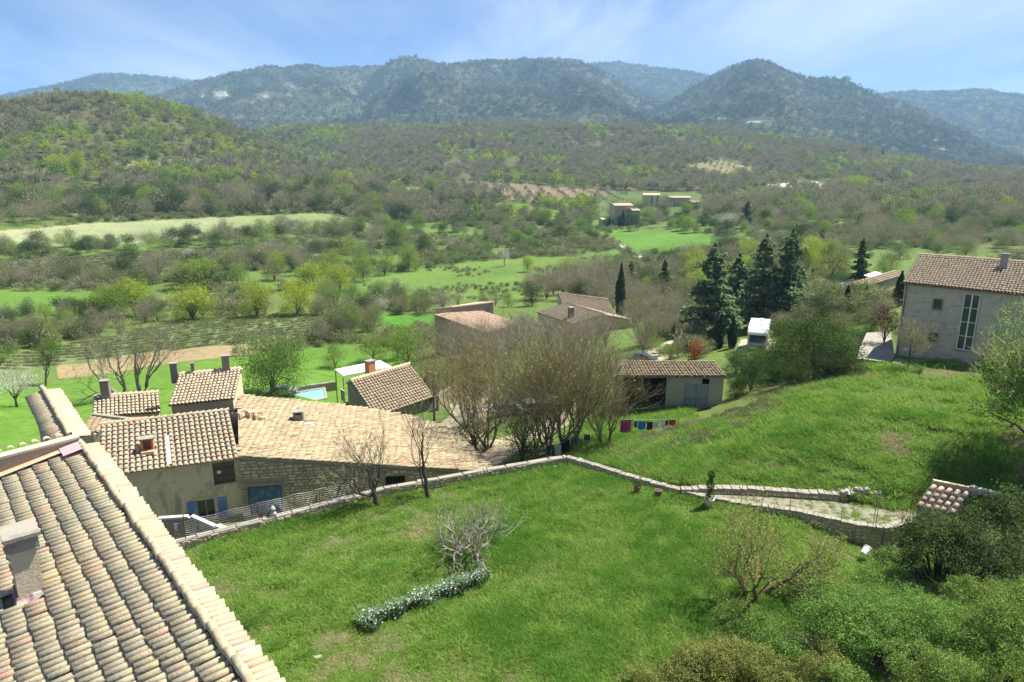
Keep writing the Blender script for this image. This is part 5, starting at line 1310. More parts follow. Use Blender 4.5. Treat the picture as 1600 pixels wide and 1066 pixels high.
def sheet(name, pts, m, z=None, parent=None, kind='structure', th=.0):
    q = [Vector((p.x, p.y, p.z if z is None else z)) for p in pts]; mb = MB(); mb.poly(q); o = mb.build(name, M[m], parent)
    if kind: o['kind'] = kind
    return o
sheet('path', [PZ(u, v, 19.72) for u, v in reversed([(1062, 766), (1195, 769), (1300, 776), (1392, 781), (1436, 800), (1432, 812), (1379, 824), (1337, 818), (1244, 797), (1161, 786), (1105, 779)])], 'gravel')
def rubble_pile():
    t = thing('stone_pile', 'heap of loose pale stones on the far end of the path wall', 'stone pile', PZ(1352, 772, 20.1)); L0 = parent_loc(t); me = []
    for k in range(4):
        mb = MB(); mb.box((0, 0, 0), (1, .8, .7), random.uniform(0, 3), 0, .3); me.append(mb.mesh('stone', M['stone_grey']))
    for k in range(46):
        a = random.uniform(-1.5, 1.5); hh = .45 * (1 - abs(a) / 1.7)
        obj('stone', me[k % 4], t, (a, random.uniform(-.35, .35), random.uniform(0, hh) + .12), (random.uniform(-.6, .6), random.uniform(-.6, .6), random.uniform(0, 3)), random.uniform(.18, .38))
rubble_pile()
# white-capped low wall in the lower yard
stone_wall('yard_wall', 'low whitewashed wall with a bend in the yard below the blue shutters', [PZ(246, 809, 19.0), PZ(298, 806, 19.0), PZ(352, 824, 19.2)], 14, cope=(3.0, .10), matc='white_cement', facing=False, th=.30)

def wire_fence():
    pts = [PZ(275, 846, GW), PZ(430, 806, GW), PZ(560, 772, GW)]
    t = thing('wire_fence', 'galvanised wire mesh fence on top of the left garden wall, before the blue shutters', 'fence', (pts[0].x, pts[0].y, GW)); L0 = parent_loc(t)
    mb = MB(); H = 1.05
    for a, b in zip(pts[:-1], pts[1:]):
        Lw = (b - a).length; k = int(Lw / .17)
        for j in range(8):
            z = .08 + j * (H - .08) / 7; n = 12
            mb.tube([a.lerp(b, i / n) - L0 + Vector((0, 0, z + .035 * math.sin(i * 1.7 + j * .4) - .12 * (i / n) * (b is pts[-1]))) for i in range(n + 1)], .0035, 3, cap=False)
        for i in range(k + 1):
            p = a.lerp(b, i / k) - L0; hh = H * (1 - .12 * (i / k) * (b is pts[-1]))
            mb.tube([p + Vector((0, 0, .05)), p + Vector((.02 * math.sin(i), .02 * math.cos(i * 2), hh))], .003, 3, cap=False)
    mb.build('wire_mesh', M['wire'], t)
    for (u, v, h) in ((290, 842, 1.5), (405, 813, 1.05), (500, 788, 1.0), (556, 773, .95)):
        p = PZ(u, v, GW); m = MB(); m.tube([p - L0 - Vector((0, 0, .2)), p - L0 + Vector((.03, 0, h))], .028, 6); m.build('post', M['twig_green'] if u == 290 else M['rust'], t)
wire_fence()
def finial():
    p = PZ(427, 806, GW + .02); t = thing('stone_finial', 'small carved stone pine cone standing on the left garden wall by the blue garage door', 'ornament', p); mb = MB()
    mb.box((0, 0, .09), (.42, .34, .18), .3, 0, .2); mb.build('base', M['stone_grey'], t)
    mb = MB(); prof = [(0, .16), (.05, .12), (.12, .07), (.17, .13), (.25, .17), (.34, .15), (.43, .09), (.50, .02)]
    mb.tube([(0, 0, .16 + a) for a, r in prof], [r for a, r in prof], 9); mb.build('cone', M['stone_grey'], t, True)
finial()
def fence_rods():
    t = None
    spots = [(953, 734, 24), (1003, 748, 28), (1031, 757, 20), (1063, 768, 30), (1158, 784, 26), (1234, 795, 16), (1314, 813, 20), (1364, 822, 50), (1368, 823, 52), (1408, 816, 22), (1421, 812, 44), (918, 722, 14), (1190, 789, 16)]
    t = thing('post_and_wire_fence', 'thin rusty iron posts with slack wires along the right garden wall', 'fence', PZ(953, 734, 19.8)); L0 = parent_loc(t)
    tops = []
    for (u, v, h) in sorted(spots):
        p = PZ(u, v, 19.85); hh = h * depth(p) / 1066 / .93; m = MB(); m.tube([p - L0 - Vector((0, 0, .3)), p - L0 + Vector((random.uniform(-.03, .03), 0, hh))], .017, 5); m.build('post', M['rust'], t); tops.append((p, hh))
    m = MB()
    for (a, ha), (b, hb) in zip(tops[:-1], tops[1:]):
        for f in (.35, .8): m.tube([(a + Vector((0, 0, ha * f))).lerp(b + Vector((0, 0, hb * f)), i / 6) - L0 - Vector((0, 0, .05 * math.sin(i / 6 * math.pi))) for i in range(7)], .004, 3, cap=False)
    m.build('wire', M['rust'], t)
fence_rods()
def pot(u, v, hpx, wpx, label, stick=False, matk='rust'):
    g = PZ(u, v, 19.4); s = depth(g) / 1066; h = hpx * s * .97; w = wpx * s; t = thing('plant_pot', label, 'plant pot', g)
    mb = MB(); mb.tube([(0, 0, 0), (0, 0, h * .9), (0, 0, h * .9), (0, 0, h)], [w * .38, w * .5, w * .56, w * .56], 12, cap=True); mb.build('pot', M[matk], t)
    mb = MB(); mb.tube([(0, 0, h * .99), (0, 0, h * 1.01)], [w * .47, w * .46], 12); mb.build('soil', M['bark_dark'], t)
    return t, s
p1, s_ = pot(994.5, 776, 18, 9, 'tall dark pot with bare stakes in the grass by the right garden wall')
mb = MB()
for dx, h in ((.10, 2.0), (.22, 1.9), (.16, 1.4)): mb.tube([(dx, 0, 0), (dx + .05, 0, h)], .018, 5)
mb.build('stake', M['old_wood'], p1)
A = Acc(); A.add(*quads(np.array([0, 0, .85]) + rng.normal(size=(160, 3)) * [.12, .12, .16], unit(160), .07)); obj('foliage', A.mesh('foliage', [M['leaf_dark']]), p1)
p2, s_ = pot(1028, 781, 17, 11, 'squat rust-brown pot in the grass, right of the pot with stakes')
# slim ivy-clad shrub in a stone pot on the wall
def ivy_post():
    g = PZ(1108, 792, 19.5); t = thing('slim_shrub', 'slim dark clipped shrub in a stone pot at the bend of the right garden wall', 'shrub', g)
    A = Acc(); n = 900; z = rng.uniform(0, 1, n); r = .30 * (.6 + .5 * np.sin(z * 9) ** 2) * (1 - .35 * z); a = rng.uniform(0, 6.28, n)
    P = np.stack([r * np.cos(a) * rng.uniform(.5, 1.1, n), r * np.sin(a) * rng.uniform(.5, 1.1, n), .45 + z * 2.0], 1); A.add(*quads(P, unit(n), rng.uniform(.06, .12, n))); obj('foliage', A.mesh('foliage', [M['leaf_dark']]), t)
    mb = MB(); mb.tube([(0, 0, 0), (0, 0, .5), (0, 0, .55)], [.20, .30, .32], 10); mb.build('pot', M['cement'], t)
    mb = MB(); mb.tube([(0, 0, .4), (0, 0, 2.2)], [.03, .02], 5); mb.build('stem', M['bark'], t)
ivy_post()
# small tiled roof at the right
def well_house():
    t, q = simple_house('well_house', 'tiny lean-to with a bright new clay tile roof, half hidden by the dark bush', (1430, 791), (1492, 804), (1516, 770), 20.9, 27, .42, .46, 'tile_new', 'render_dark', 18.6, over=.12, backslope=False, objects=120, cat='shed', n=8, jit=1.8)
    a, b, ca, cb, ex, dn, n_, L0 = q
    mb = MB(); c = ca + dn * -.12; e = cb + ex * 1.6; c.z = e.z = ca.z + .22; d = e - c
    mb.obox(c - L0 - Vector((0, 0, .45)), d * .66, Vector((.05, .22, 0)), Vector((0, 0, .52))); mb.build('back_wall', M['render_tan'], t)
    k = MB()
    for i in range(9):
        p = c + d * (.6 + i * .05) - L0; k.box((p.x, p.y + .1, p.z + random.uniform(-.1, .05)), (.45, .35, .28), random.uniform(-.4, .4), 0, .3)
    k.build('rubble', M['stone_grey'], t)
well_house()
# white bucket by the bush
def bucket():
    g = PZ(1352, 862, 19.45); t = thing('white_bucket', 'white plastic bucket lying in the grass beside the dark bush', 'bucket', g, rot=(0, 1.1, .6)); mb = MB(); mb.tube([(0, 0, -.2), (0, 0, .25), (0, 0, .25), (0, 0, .29)], [.17, .23, .25, .25], 14); mb.build('body', M['white_plastic'], t)
    mb = MB(); mb.tube([(0, 0, .295), (0, 0, .30)], [.2, .2], 12); mb.build('opening', M['cement'], t)
    mb = MB(); mb.tube([(.25 * math.cos(a), .25 * math.sin(a), .27 + .0 * a) for a in np.linspace(0, 3.14, 8)], .008, 4); mb.build('handle', M['wire'], t)
bucket()

# ================================================================ right-hand house
def right_house():
    wins = []
    t, q = simple_house('block_stone_house', 'large two-storey grey stone house with tall white-framed glazing, right behind the lawn', (1410, 441), (1640, 464), (1655, 415), 29.7, 21, .27, .40, 'tile_pale', 'stone_house', 21.5, back=.8, n=5, over=.30,
                        chims=[(1568, 396, 417, 10, 'stone_grey')])
    a, b, ca, cb, ex, dn, n_, L0 = q
    ops = [op_px(a, b, 1458, 466, 1473, 482), op_px(a, b, 1451, 518, 1466, 534), op_px(a, b, 1501, 458, 1526, 545)]
    stones('stones', t, a, b, 21.0, 29.5, 'stone_house', ops, size=(.55, .24), proud=.03, rough=.12)
    window(t, a, b, ops[0], 1, 1, 'old_wood', -.16, .06, 'coping'); window(t, a, b, ops[1], 2, 1, 'old_wood', -.16, .06, 'coping')
    window(t, a, b, ops[2], 2, 4, 'white', -.16, .07, 'coping', mull=.05)
    pl = MB(); pl.obox(Vector((a.x, a.y, 21.2)) - L0 - Vector((ex.y, -ex.x, 0)) * -.02 - Vector((0, .10, 0)), ex * 5.5, Vector((0, .1, 0)), Vector((0, 0, 1.1))); pl.build('plinth', M['render_dark'], t)
    gm = MB(); g0 = Vector((a.x, a.y, 29.62)) + Vector((ex.y, -ex.x, 0)) * .42 - ex * .3; gm.tube([g0 - L0, g0 + ex * (b - a).length - L0], .07, 6); gm.tube([g0 + ex * .5 - L0, g0 + ex * .5 - L0 - Vector((ex.y, -ex.x, 0)) * .34 - Vector((0, 0, .4)), g0 + ex * .5 - L0 - Vector((ex.y, -ex.x, 0)) * .34 - Vector((0, 0, 7))], .045, 6); gm.build('gutter', M['rust'], t)
    return q
RH = right_house()
def slab(name, label, cat, px, z, th, m, kind=None):
    q = [PZ(u, v, z) for u, v in px]; c = sum(q, Vector()) / len(q); mb = MB(); n = len(q)
    if (q[1] - q[0]).cross(q[2] - q[0]).z < 0: q = q[::-1]
    mb.poly(q); mb.poly([p - Vector((0, 0, th)) for p in q[::-1]])
    for i in range(n): j = (i + 1) % n; mb.poly([q[j], q[i], q[i] - Vector((0, 0, th)), q[j] - Vector((0, 0, th))])
    o = mb.build(name, M[m])
    if kind: o['kind'] = kind
    else: tag(o, label, cat)
    return o
slab('terrace', 'pale paved terrace beside the stone house under the purple tree', 'terrace', [(1339, 560), (1343, 545), (1354, 520), (1392, 518), (1398, 556), (1392, 566), (1372, 564)], 22.75, 1.2, 'coping')
slab('path', '', '', [(1394, 567), (1400, 560), (1500, 566), (1520, 573), (1460, 572)], 22.82, .8, 'coping', 'structure')
# low buildings left of it
simple_house('long_low_house', 'long low grey house with a pale sloping roof left of the stone house', (1340, 452), (1412, 430), (1400, 422), 19.5, 12, .45, .8, 'tile_barn', 'render_grey', 13.5, backslope=False, n=3, wins=[('front', 1372, 444, 1380, 450, 'old_wood', 1, 1)])
simple_house('pale_annex', 'small pale flat-roofed annex at the left end of the long low house', (1318, 455), (1352, 443), (1385, 431), 19.0, 6, .5, .8, 'tile_pale', 'render_pale', 13.5, backslope=False, n=3)
pc = slab('pool_cover', 'light blue and white pool shelter left of the long low house', 'pool cover', [(1309, 443), (1330, 437), (1333, 449), (1312, 452)], 18.0, .5, 'blue_paint')
slab('white_awning', 'small white awning behind the long low house', 'awning', [(1350, 430), (1368, 424), (1380, 428), (1362, 434)], 19.6, .2, 'white')

# ================================================================ shed with the grey metal doors
def shed():
    bl, br = PZ(962, 588, 20.9), PZ(1136, 588, 20.9); ex = (br - bl).normalized(); per = Vector((-ex.y, ex.x, 0)); tr = PZ(1140, 572, 21.4)
    t = thing('open_shed', 'low shed with a mossy tile roof, a dark open bay and grey metal doors', 'shed', (br.x, br.y, 16)); L0 = parent_loc(t)
    W = (br - bl).length; pit = math.radians(4); dn = Vector((-per.x * math.cos(pit), -per.y * math.cos(pit), -math.sin(pit)))
    Hh = 4.3; O = bl - dn * Hh
    tile_roof(t, O, ex, dn, W, Hh, .30, .45, 'tile_barn', n=5, jit=2.2, clip=lambda c: (c - bl).dot(ex) > 0.0 + max(0, ((bl - c).dot(dn)) * .45))
    mb = MB(); n_ = ex.cross(dn); n_ = n_ if n_.z > 0 else -n_; p = [bl, br, br - dn * Hh, bl - dn * Hh + ex * Hh * .45]; p = [q - L0 for q in p]
    mb.hexa([q - n_ * .12 for q in p] + [q - n_ * .03 for q in p]); mb.build('roof', M['deck'], t)
    f0 = bl + per * .25; f1 = br + per * .25 - ex * .2; zt = 20.78
    bay = op_px(f0, f1, 972, 592, 1041, 640); door = op_px(f0, f1, 1068, 600, 1106, 648); niche = op_px(f0, f1, 1097, 592, 1109, 601)
    bay = (bay[0], bay[1], 14, zt - .12); door = (door[0], door[1], 14, door[3])
    mw = MB(); sh = lambda o: (o[0], o[1], o[2] - L0.z, o[3] - L0.z)
    wall_open(mw, f0 - L0, f1 - L0, 14 - L0.z, zt - L0.z, [sh(bay), sh(door), sh(niche)], .35)
    g = lambda q, z: Vector((q.x, q.y, z)) - L0
    b1, b0 = f1 + per * 3.6, f0 + per * 3.6 + ex * 1.5; zr = zt + 3.6 * math.tan(pit)
    mw.poly([g(f1, 14), g(b1, 14), g(b1, zr), g(f1, zt)]); mw.poly([g(b1, 14), g(b0, 14), g(b0, zr), g(b1, zr)]); mw.poly([g(b0, 14), g(f0, 14), g(f0, zt), g(b0, zr)]); mw.build('wall', M['render_grey'], t)
    ins = MB(); ins.obox(g(f0 + per * 2.9 + ex * .8, 14), ex * (W - 1.4), per * .1, Vector((0, 0, zt - 14.1))); ins.build('shade_backing', M['black'], t)  # near-black sheet before the back wall, paints the shade of the bay
    m_ = (door[0] + door[1]) / 2; zm = (door[3] + 17) / 2
    for a, b in ((door[0] + .02, m_ - .015), (m_ + .015, door[1] - .02)):
        dm = MB(); d2 = ex; q = along(f0, f1, a)
        for za, zb in ((15.0, zm - .02), (zm + .02, door[3] - .03)):
            dm.obox(Vector((q.x, q.y, za)) + per * .06 - L0, ex * (b - a), per * .04, (0, 0, zb - za))
            for s in (0, b - a - .06): dm.obox(Vector((q.x, q.y, za)) + ex * s + per * .035 - L0, ex * .06, per * .024, (0, 0, zb - za))
            dm.obox(Vector((q.x, q.y, zb - .06)) + ex * .06 + per * .035 - L0, ex * (b - a - .12), per * .024, (0, 0, .06))
        dm.build('door', M['grey_metal'], t)
    # blue drum in the bay
    g0 = along(f0, f1, s_at(f0, f1, 1031, 17.5)); gp = Vector((g0.x, g0.y, 16.9)) + per * .9
    dr = thing('blue_drum', 'blue drum standing in the dark open bay of the shed', 'drum', gp); mb = MB(); mb.tube([(0, 0, 0), (0, 0, .3), (0, 0, .31), (0, 0, .62), (0, 0, .63), (0, 0, .95)], [.28, .28, .3, .3, .28, .28], 14); mb.build('body', M['blue_paint'], dr)
    mb = MB(); mb.tube([(0, 0, .955), (0, 0, .985)], [.25, .25], 14); mb.build('lid', M['blue_dark'], dr)
shed()

# ================================================================ washing
def cloth(label, u0, v0, u1, v1, col, base, name='garment', cat='washing', group='washing on the lines', shape=None, slant=0.0):
    m = M.get(col)
    gp = Vector(base); du = u1 - u0
    a = Vector(gp); s = depth(a) / 1066; zt = z_at(a.xy, v0); zb = z_at(a.xy, v1); w = du * s; h = zt - zb
    xc = ((u0 + u1) / 2 - 800) / 1066 * depth((0, gp.y, (zt + zb) / 2))
    t = thing(name, label, cat, (xc, gp.y, zt), group); A = Acc(); nx, nz = 10, 8; X, Z = np.meshgrid(np.linspace(-.5, .5, nx), np.linspace(0, 1, nz)); V = []
    ph = random.uniform(0, 6)
    Y = .05 * np.sin(X * 14 + ph) * (.3 + Z) + .04 * np.sin(X * 31 + ph * 2 + Z * 3) * Z
    sag = .03 * np.cos(X * math.pi)
    wm = 1 + (.0 if shape != 'shirt' else 0) * Z
    XX = X * w * wm + slant * Z * h; ZZ = -Z * h - sag * h - .05 * h * np.sin(X * 9 + ph) * Z
    i = np.arange(nx * nz).reshape(nz, nx); F = np.stack([i[:-1, :-1], i[:-1, 1:], i[1:, 1:], i[1:, :-1]], -1).reshape(-1, 4)
    if shape == 'trousers': keep = ~((Z[:-1, :-1] > .35) & (np.abs(X[:-1, :-1] + .05) < .06)).ravel(); F = F[keep]
    P = np.stack([XX, Y, ZZ], -1).reshape(-1, 3); nrm = np.array([0, .008, 0])
    A.add(P, F); A.add(P + nrm, F[:, ::-1]); obj('cloth', A.mesh('cloth', [m], True), t)
    pg = MB()
    for sx in (-.4, .4): pg.box((sx * w, 0, .02), (.03, .04, .08))
    pg.build('peg', M['old_wood'], t); return t
def fabric(n, c, var=.15): M[n] = plain(n + '_cloth', c, .9, var, 9)
for n, c in (('magenta', (.40, .055, .20)), ('navy', (.03, .035, .08)), ('blue_c', (.05, .20, .50)), ('maroon_c', (.10, .015, .03)), ('ice', (.55, .62, .66)), ('white_c', (.80, .74, .74)), ('red_c', (.42, .06, .04)), ('slate', (.10, .14, .17)), ('grey_c', (.42, .43, .43)), ('black_c', (.015, .015, .018)), ('denim', (.07, .12, .19)), ('tan_c', (.38, .24, .14)), ('teal', (.03, .11, .12))): fabric(n, c)
g1 = hit(1000, 684); g2 = hit(1052, 676); LB = lambda u: g1.lerp(g2, (u - 1000) / 52)
for lab, u0, v0, u1, v1, c, sl in (('wide magenta towel at the left end of the far washing line', 969.5, 656, 986, 676, 'magenta', 0), ('small slate-grey garment hung right of the magenta towel', 990, 658, 996, 668, 'slate', 0), ('bright blue shirt on the far washing line', 997, 658, 1009, 671, 'blue_c', 0),
        ('dark maroon garment beside the blue shirt', 1010.5, 659, 1019.5, 672, 'maroon_c', 0), ('pale ice-blue cloth next to the dark maroon garment', 1020.5, 659, 1028, 668, 'ice', 0), ('white shirt blown sideways on the far washing line', 1029, 659, 1038, 668.5, 'white_c', .5), ('small dark garment between the white shirt and the red cloth', 1039.5, 657.5, 1044, 665, 'black_c', 0), ('red cloth at the right end of the far washing line', 1045, 656, 1056, 665, 'red_c', 0)):
    cloth(lab, u0, v0, u1, v1, c, LB((u0 + u1) / 2), slant=sl)
def line(label, A, B, posts):
    t = thing('washing_line', label, 'washing line', A); m = MB(); m.tube([A.lerp(B, i / 8) - A - Vector((0, 0, .06 * math.sin(i / 8 * math.pi))) for i in range(9)], .008, 4); m.build('line', M['wire'], t)
    for p in posts:
        m = MB(); g = p.copy(); g.z = float(ground_z(g.x, g.y)) - .2; m.tube([g - A, p - A + Vector((0, 0, .1))], .035, 6); m.build('post', M['old_wood'], t)
def atz(u, v, base): z = z_at(base.xy, v); return Vector(((u - 800) / 1066 * depth((0, base.y, z)), base.y, z))
line('far washing line stretched across the lower lawn in front of the shed', atz(966, 655, LB(966)), atz(1060, 654.5, LB(1060)), [atz(988, 656, LB(988)), atz(1060, 654.5, LB(1060))])
h1 = PZ(861, 726, 17.2); h2 = PZ(918, 702, 17.2); LC = lambda u: h1.lerp(h2, (u - 861) / 57)
for lab, u0, v0, u1, v1, c, sh in (('navy trousers on the near washing line, leftmost beside the wall corner', 856, 695, 866, 713, 'navy', 'trousers'), ('light grey towel beside the navy trousers', 867, 694.5, 876, 711, 'grey_c', None), ('black jacket hung right above the garden wall corner', 877, 687, 890, 706, 'black_c', None),
        ('narrow grey striped shirt right of the black jacket', 892.5, 683, 897, 695, 'slate', None), ('blue jeans on the near washing line', 898, 682, 904, 695, 'denim', 'trousers'), ('small tan cloth below the right end of the jeans', 905, 686, 911, 695, 'tan_c', None), ('dark teal garment at the right end of the near washing line', 912.5, 679, 922, 688, 'teal', None)):
    cloth(lab, u0, v0, u1, v1, c, LC((u0 + u1) / 2), shape=sh)
line('near washing line just beyond the garden wall corner', atz(850, 697, LC(850)), atz(925, 679, LC(925)), [atz(925, 679, LC(925))])
def box_thing(name, label, cat, u, v, wpx, dpx, hm, m, rz=0, lid=None):
    g = hit(u, v); s = depth(g) / 1066; t = thing(name, label, cat, g, rot=(0, 0, rz)); mb = MB(); w, d = wpx * s, dpx * s
    for sx in (-1, 1): mb.box((sx * (w / 2 - .03), 0, hm / 2), (.05, d, hm))
    for sy in (-1, 1): mb.box((0, sy * (d / 2 - .03), hm / 2 - .004), (w - .11, .05, hm))
    mb.build('body', M[m], t); mb = MB(); mb.box((0, 0, hm * .8), (w - .12, d - .14, .03)); mb.build('lid' if lid else 'soil', M[lid or 'bark_dark'], t); return t
box_thing('raised_bed', 'long plank-sided raised bed with a pale top beyond the near washing line', 'raised bed', 930, 694, 24, 14, .45, 'old_wood', -.25)
def bowl(label, u, v, w, m, n='plastic_basin', cat='basin'):
    g = hit(u, v); t = thing(n, label, cat, g); mb = MB(); mb.tube([(0, 0, 0), (0, 0, w * .45), (0, 0, w * .47)], [w * .35, w * .5, w * .55], 14); mb.build('body', M[m], t); mb = MB(); mb.tube([(0, 0, w * .472), (0, 0, w * .48)], [w * .42, w * .42], 12); mb.build('contents', M['rust'], t)
M['orange_pl'] = plain('orange_plastic', (.55, .11, .03), .5, .1, 3)
bowl('orange plastic basin in the grass below the magenta towel', 967, 692, .55, 'orange_pl')
# ================================================================ pool
def pool():
    c = hit(484, 618); z = c.z + .35
    q = [PZ(u, v, z) for u, v in ((440, 613), (508, 603), (512, 622), (458, 632))]; t = thing('swimming_pool', 'swimming pool with pale stone surround left of the brown-roofed house', 'pool', q[0]); L0 = parent_loc(t)
    w = [PZ(u, v, z) for u, v in ((462, 614), (505, 607), (508, 620), (472, 627))]
    dk = MB(); n = 4
    for i in range(4):
        j = (i + 1) % 4; dk.hexa([p - L0 - Vector((0, 0, 1)) for p in (q[i], q[j], w[j], w[i])][::-1] + [p - L0 for p in (q[i], q[j], w[j], w[i])][::-1])
    dk.build('surround', M['coping'], t); mb = MB(); mb.hexa([p - L0 - Vector((0, 0, .9)) for p in w[::-1]] + [p - L0 - Vector((0, 0, .10)) for p in w[::-1]]); mb.build('water', M['water'], t)
pool()
stone_wall('terrace_wall', 'pale garden wall behind the swimming pool', [PZ(436, 609, 9.3), PZ(500, 599, 9.3), PZ(524, 596, 9.3)], 7.5, cope=(1.5, .12), facing=False)
stone_wall('lane_wall', 'rendered wall with pale coping right of the brown-roofed house', [PZ(668, 580, 13.4), PZ(684, 584, 13.6)], 10, cope=(1.5, .12), facing=False)
stone_wall('lane_wall', 'long pale courtyard wall behind the wooden utility pole', [PZ(683, 618, 13.8), PZ(722, 593, 13.8)], 10, cope=(1.5, .12), facing=False)

# ================================================================ vehicles
def wheel(t, x, y, r, w=.2, hub='grey_metal'):
    mb = MB(); mb.tube([(x, y - w / 2, r), (x, y + w / 2, r)], [r, r], 16); o = mb.build('wheel', M['rubber'], t, False)
    s = 1 if y > 0 else -1; mb = MB(); mb.tube([(x, y + s * (w / 2 - .01), r), (x, y + s * (w / 2 + .012), r)], [r * .6, r * .55], 12); mb.build('rim', M[hub], o)
def car(label, u, v, rz, col, group=None):
    g = hit(u, v); g.z += .03; t = thing('parked_car', label, 'car', g, group, (0, 0, rz)); L_, W = 4.1, 1.7
    prof = [(-2.05, .30), (-2.08, .55), (-2.0, .80), (-1.55, .92), (-1.15, .95), (1.0, .95), (1.75, .82), (2.02, .65), (2.06, .40), (1.98, .28)]
    def loft(mb, pr, w0, ws, m=0):
        n = len(pr); b = len(mb.V)
        for s in (-1, 1):
            for (x, z), k in zip(pr, ws): mb.V.append((x, s * w0 * k, z))
        for i in range(n): j = (i + 1) % n; mb.F.append((b + i, b + j, b + n + j, b + n + i)); mb.M.append(m)
        mb.F.append(tuple(range(b, b + n))[::-1]); mb.M.append(m); mb.F.append(tuple(range(b + n, b + 2 * n))); mb.M.append(m)
    mb = MB(); loft(mb, prof, W / 2, [.96, 1, 1, 1, 1, 1, .97, .9, .9, .94]); mb.build('body', M[col], t)
    mb = MB(); loft(mb, [(-1.75, .93), (-1.25, 1.36), (.15, 1.38), (.95, .955)], W / 2 * .93, [1, .86, .86, 1]); mb.build('windows', M['glass'], t)
    mb = MB(); loft(mb, [(-1.35, 1.345), (-1.2, 1.44), (.05, 1.45), (.25, 1.37)], W / 2 * .83, [1, .94, .94, 1]); mb.build('roof', M[col], t)
    for x in (-1.3, 1.3):
        for y in (-.78, .78): wheel(t, x, y, .31)
    for y in (-.6, .6):
        mb = MB(); mb.box((2.0, y, .62), (.1, .32, .13)); mb.build('headlight', M['white_plastic'], t)
        mb = MB(); mb.box((-2.04, y, .72), (.06, .26, .16)); mb.build('tail_light', M['red_c'], t)
M['car_white'] = plain('white_car_paint', (.72, .72, .72), .25, .03, 2, .6); M['car_dark'] = plain('dark_blue_car_paint', (.035, .045, .07), .25, .05, 2, .6); M['car_silver'] = plain('silver_car_paint', (.36, .38, .42), .3, .05, 2, .6, .4)
car('dark blue car parked on the lane behind the shed', 1005, 567, math.radians(-20), 'car_dark')
car('silver car parked under the bare trees, nearer the barn', 795, 648, math.radians(25), 'car_silver')
car('white car parked under the bare trees, farther along the drive', 838, 645, math.radians(15), 'car_white')
car('grey car half hidden behind the pool edge and the round green tree', 442, 618, math.radians(10), 'car_silver')
def motorhome():
    g = hit(1184, 541); t = thing('motorhome', 'white motorhome with a rounded cab roof parked beside two small cypresses', 'motorhome', g, rot=(0, 0, math.radians(-112)))
    s = 1.15; W = 1.15 * s
    mb = MB(); pr = [(-3.0, .45), (-3.0, 2.6), (-2.8, 2.85), (1.9, 2.9), (2.55, 2.75), (2.95, 2.3), (2.9, 2.0), (1.9, 1.9), (1.9, .45)]; n = len(pr)
    for sg in (-1, 1):
        for x, z in pr: mb.V.append((x * s, sg * W * (.97 if z > 2.8 else 1), z * s))
    for i in range(n): j = (i + 1) % n; mb.F.append((i, j, n + j, n + i)); mb.M.append(0)
    mb.F.append(tuple(range(n))[::-1]); mb.F.append(tuple(range(n, 2 * n))); mb.M += [0, 0]; mb.build('body', M['white_plastic'], t)
    mb = MB(); pr = [(1.92, .4), (1.92, 1.88), (2.35, 1.88), (3.0, 1.2), (3.35, 1.05), (3.4, .45)]; n = len(pr)
    for sg in (-1, 1):
        for x, z in pr: mb.V.append((x * s, sg * W * .86, z * s))
    for i in range(n): j = (i + 1) % n; mb.F.append((i, j, n + j, n + i)); mb.M.append(0)
    mb.F.append(tuple(range(n))[::-1]); mb.F.append(tuple(range(n, 2 * n))); mb.M += [0, 0]; mb.build('cab', M['car_silver'], t)
    mb = MB(); mb.hexa([(2.42 * s, -W * .78, 1.83 * s), (3.04 * s, -W * .78, 1.2 * s), (3.04 * s, W * .78, 1.2 * s), (2.42 * s, W * .78, 1.83 * s), (2.47 * s, -W * .78, 1.87 * s), (3.08 * s, -W * .78, 1.24 * s), (3.08 * s, W * .78, 1.24 * s), (2.47 * s, W * .78, 1.87 * s)]); mb.build('windscreen', M['glass'], t)
    mb = MB(); mb.box((3.42 * s, 0, .78 * s), (.05, W * 1.2, .22)); mb.build('grille', M['rubber'], t)
    for y in (-.8, .8):
        mb = MB(); mb.box((3.41 * s, y * W * .85, .8 * s), (.06, .3, .2)); mb.build('headlight', M['glass'], t)
        for x in (-2.0, 2.6): wheel(t, x * s, y * W * 1.08, .36)
    for x in (-1.8, -.2):
        for sg in (-1, 1): mb = MB(); mb.box((x * s, sg * (W + .01), 1.9 * s), (1.1, .03, .55)); mb.build('window', M['glass'], t)
    for (x, y, a, b) in ((-1.8, .2, .7, .5), (.3, -.3, .6, .6), (1.2, .3, .45, .45)): mb = MB(); mb.box((x * s, y, 2.99 * s), (a, b, .16)); mb.build('roof_hatch', M['white'], t)
    mb = MB(); mb.box((-2.9 * s, 0, .5 * s), (.2, W * 1.9, .3)); mb.build('bumper', M['grey_metal'], t)
motorhome()
def pole(label, u, v, vt, arm=False):
    g = hit(u, v); h = z_at(g.xy, vt) - g.z; t = thing('utility_pole', label, 'utility pole', g); mb = MB(); mb.tube([(0, 0, -.5), (0, 0, h)], [.15, .10], 8); mb.build('pole', M['old_wood' if arm else 'bark'], t)
    mb = MB(); mb.box((0, 0, h - .25), (1.3 if arm else .5, .09, .09), .4)
    mb.build('crossarm', M['bark'], t)
    for sx in (-1, 1): m = MB(); m.tube([(sx * (.55 if arm else .2), sx * .2, h - .2), (sx * (.55 if arm else .2), sx * .2, h - .02)], .05, 6); m.build('insulator', M['white'], t)
pole('brown wooden utility pole rising behind the barn roof beside the courtyard wall', 679, 668, 592, False)
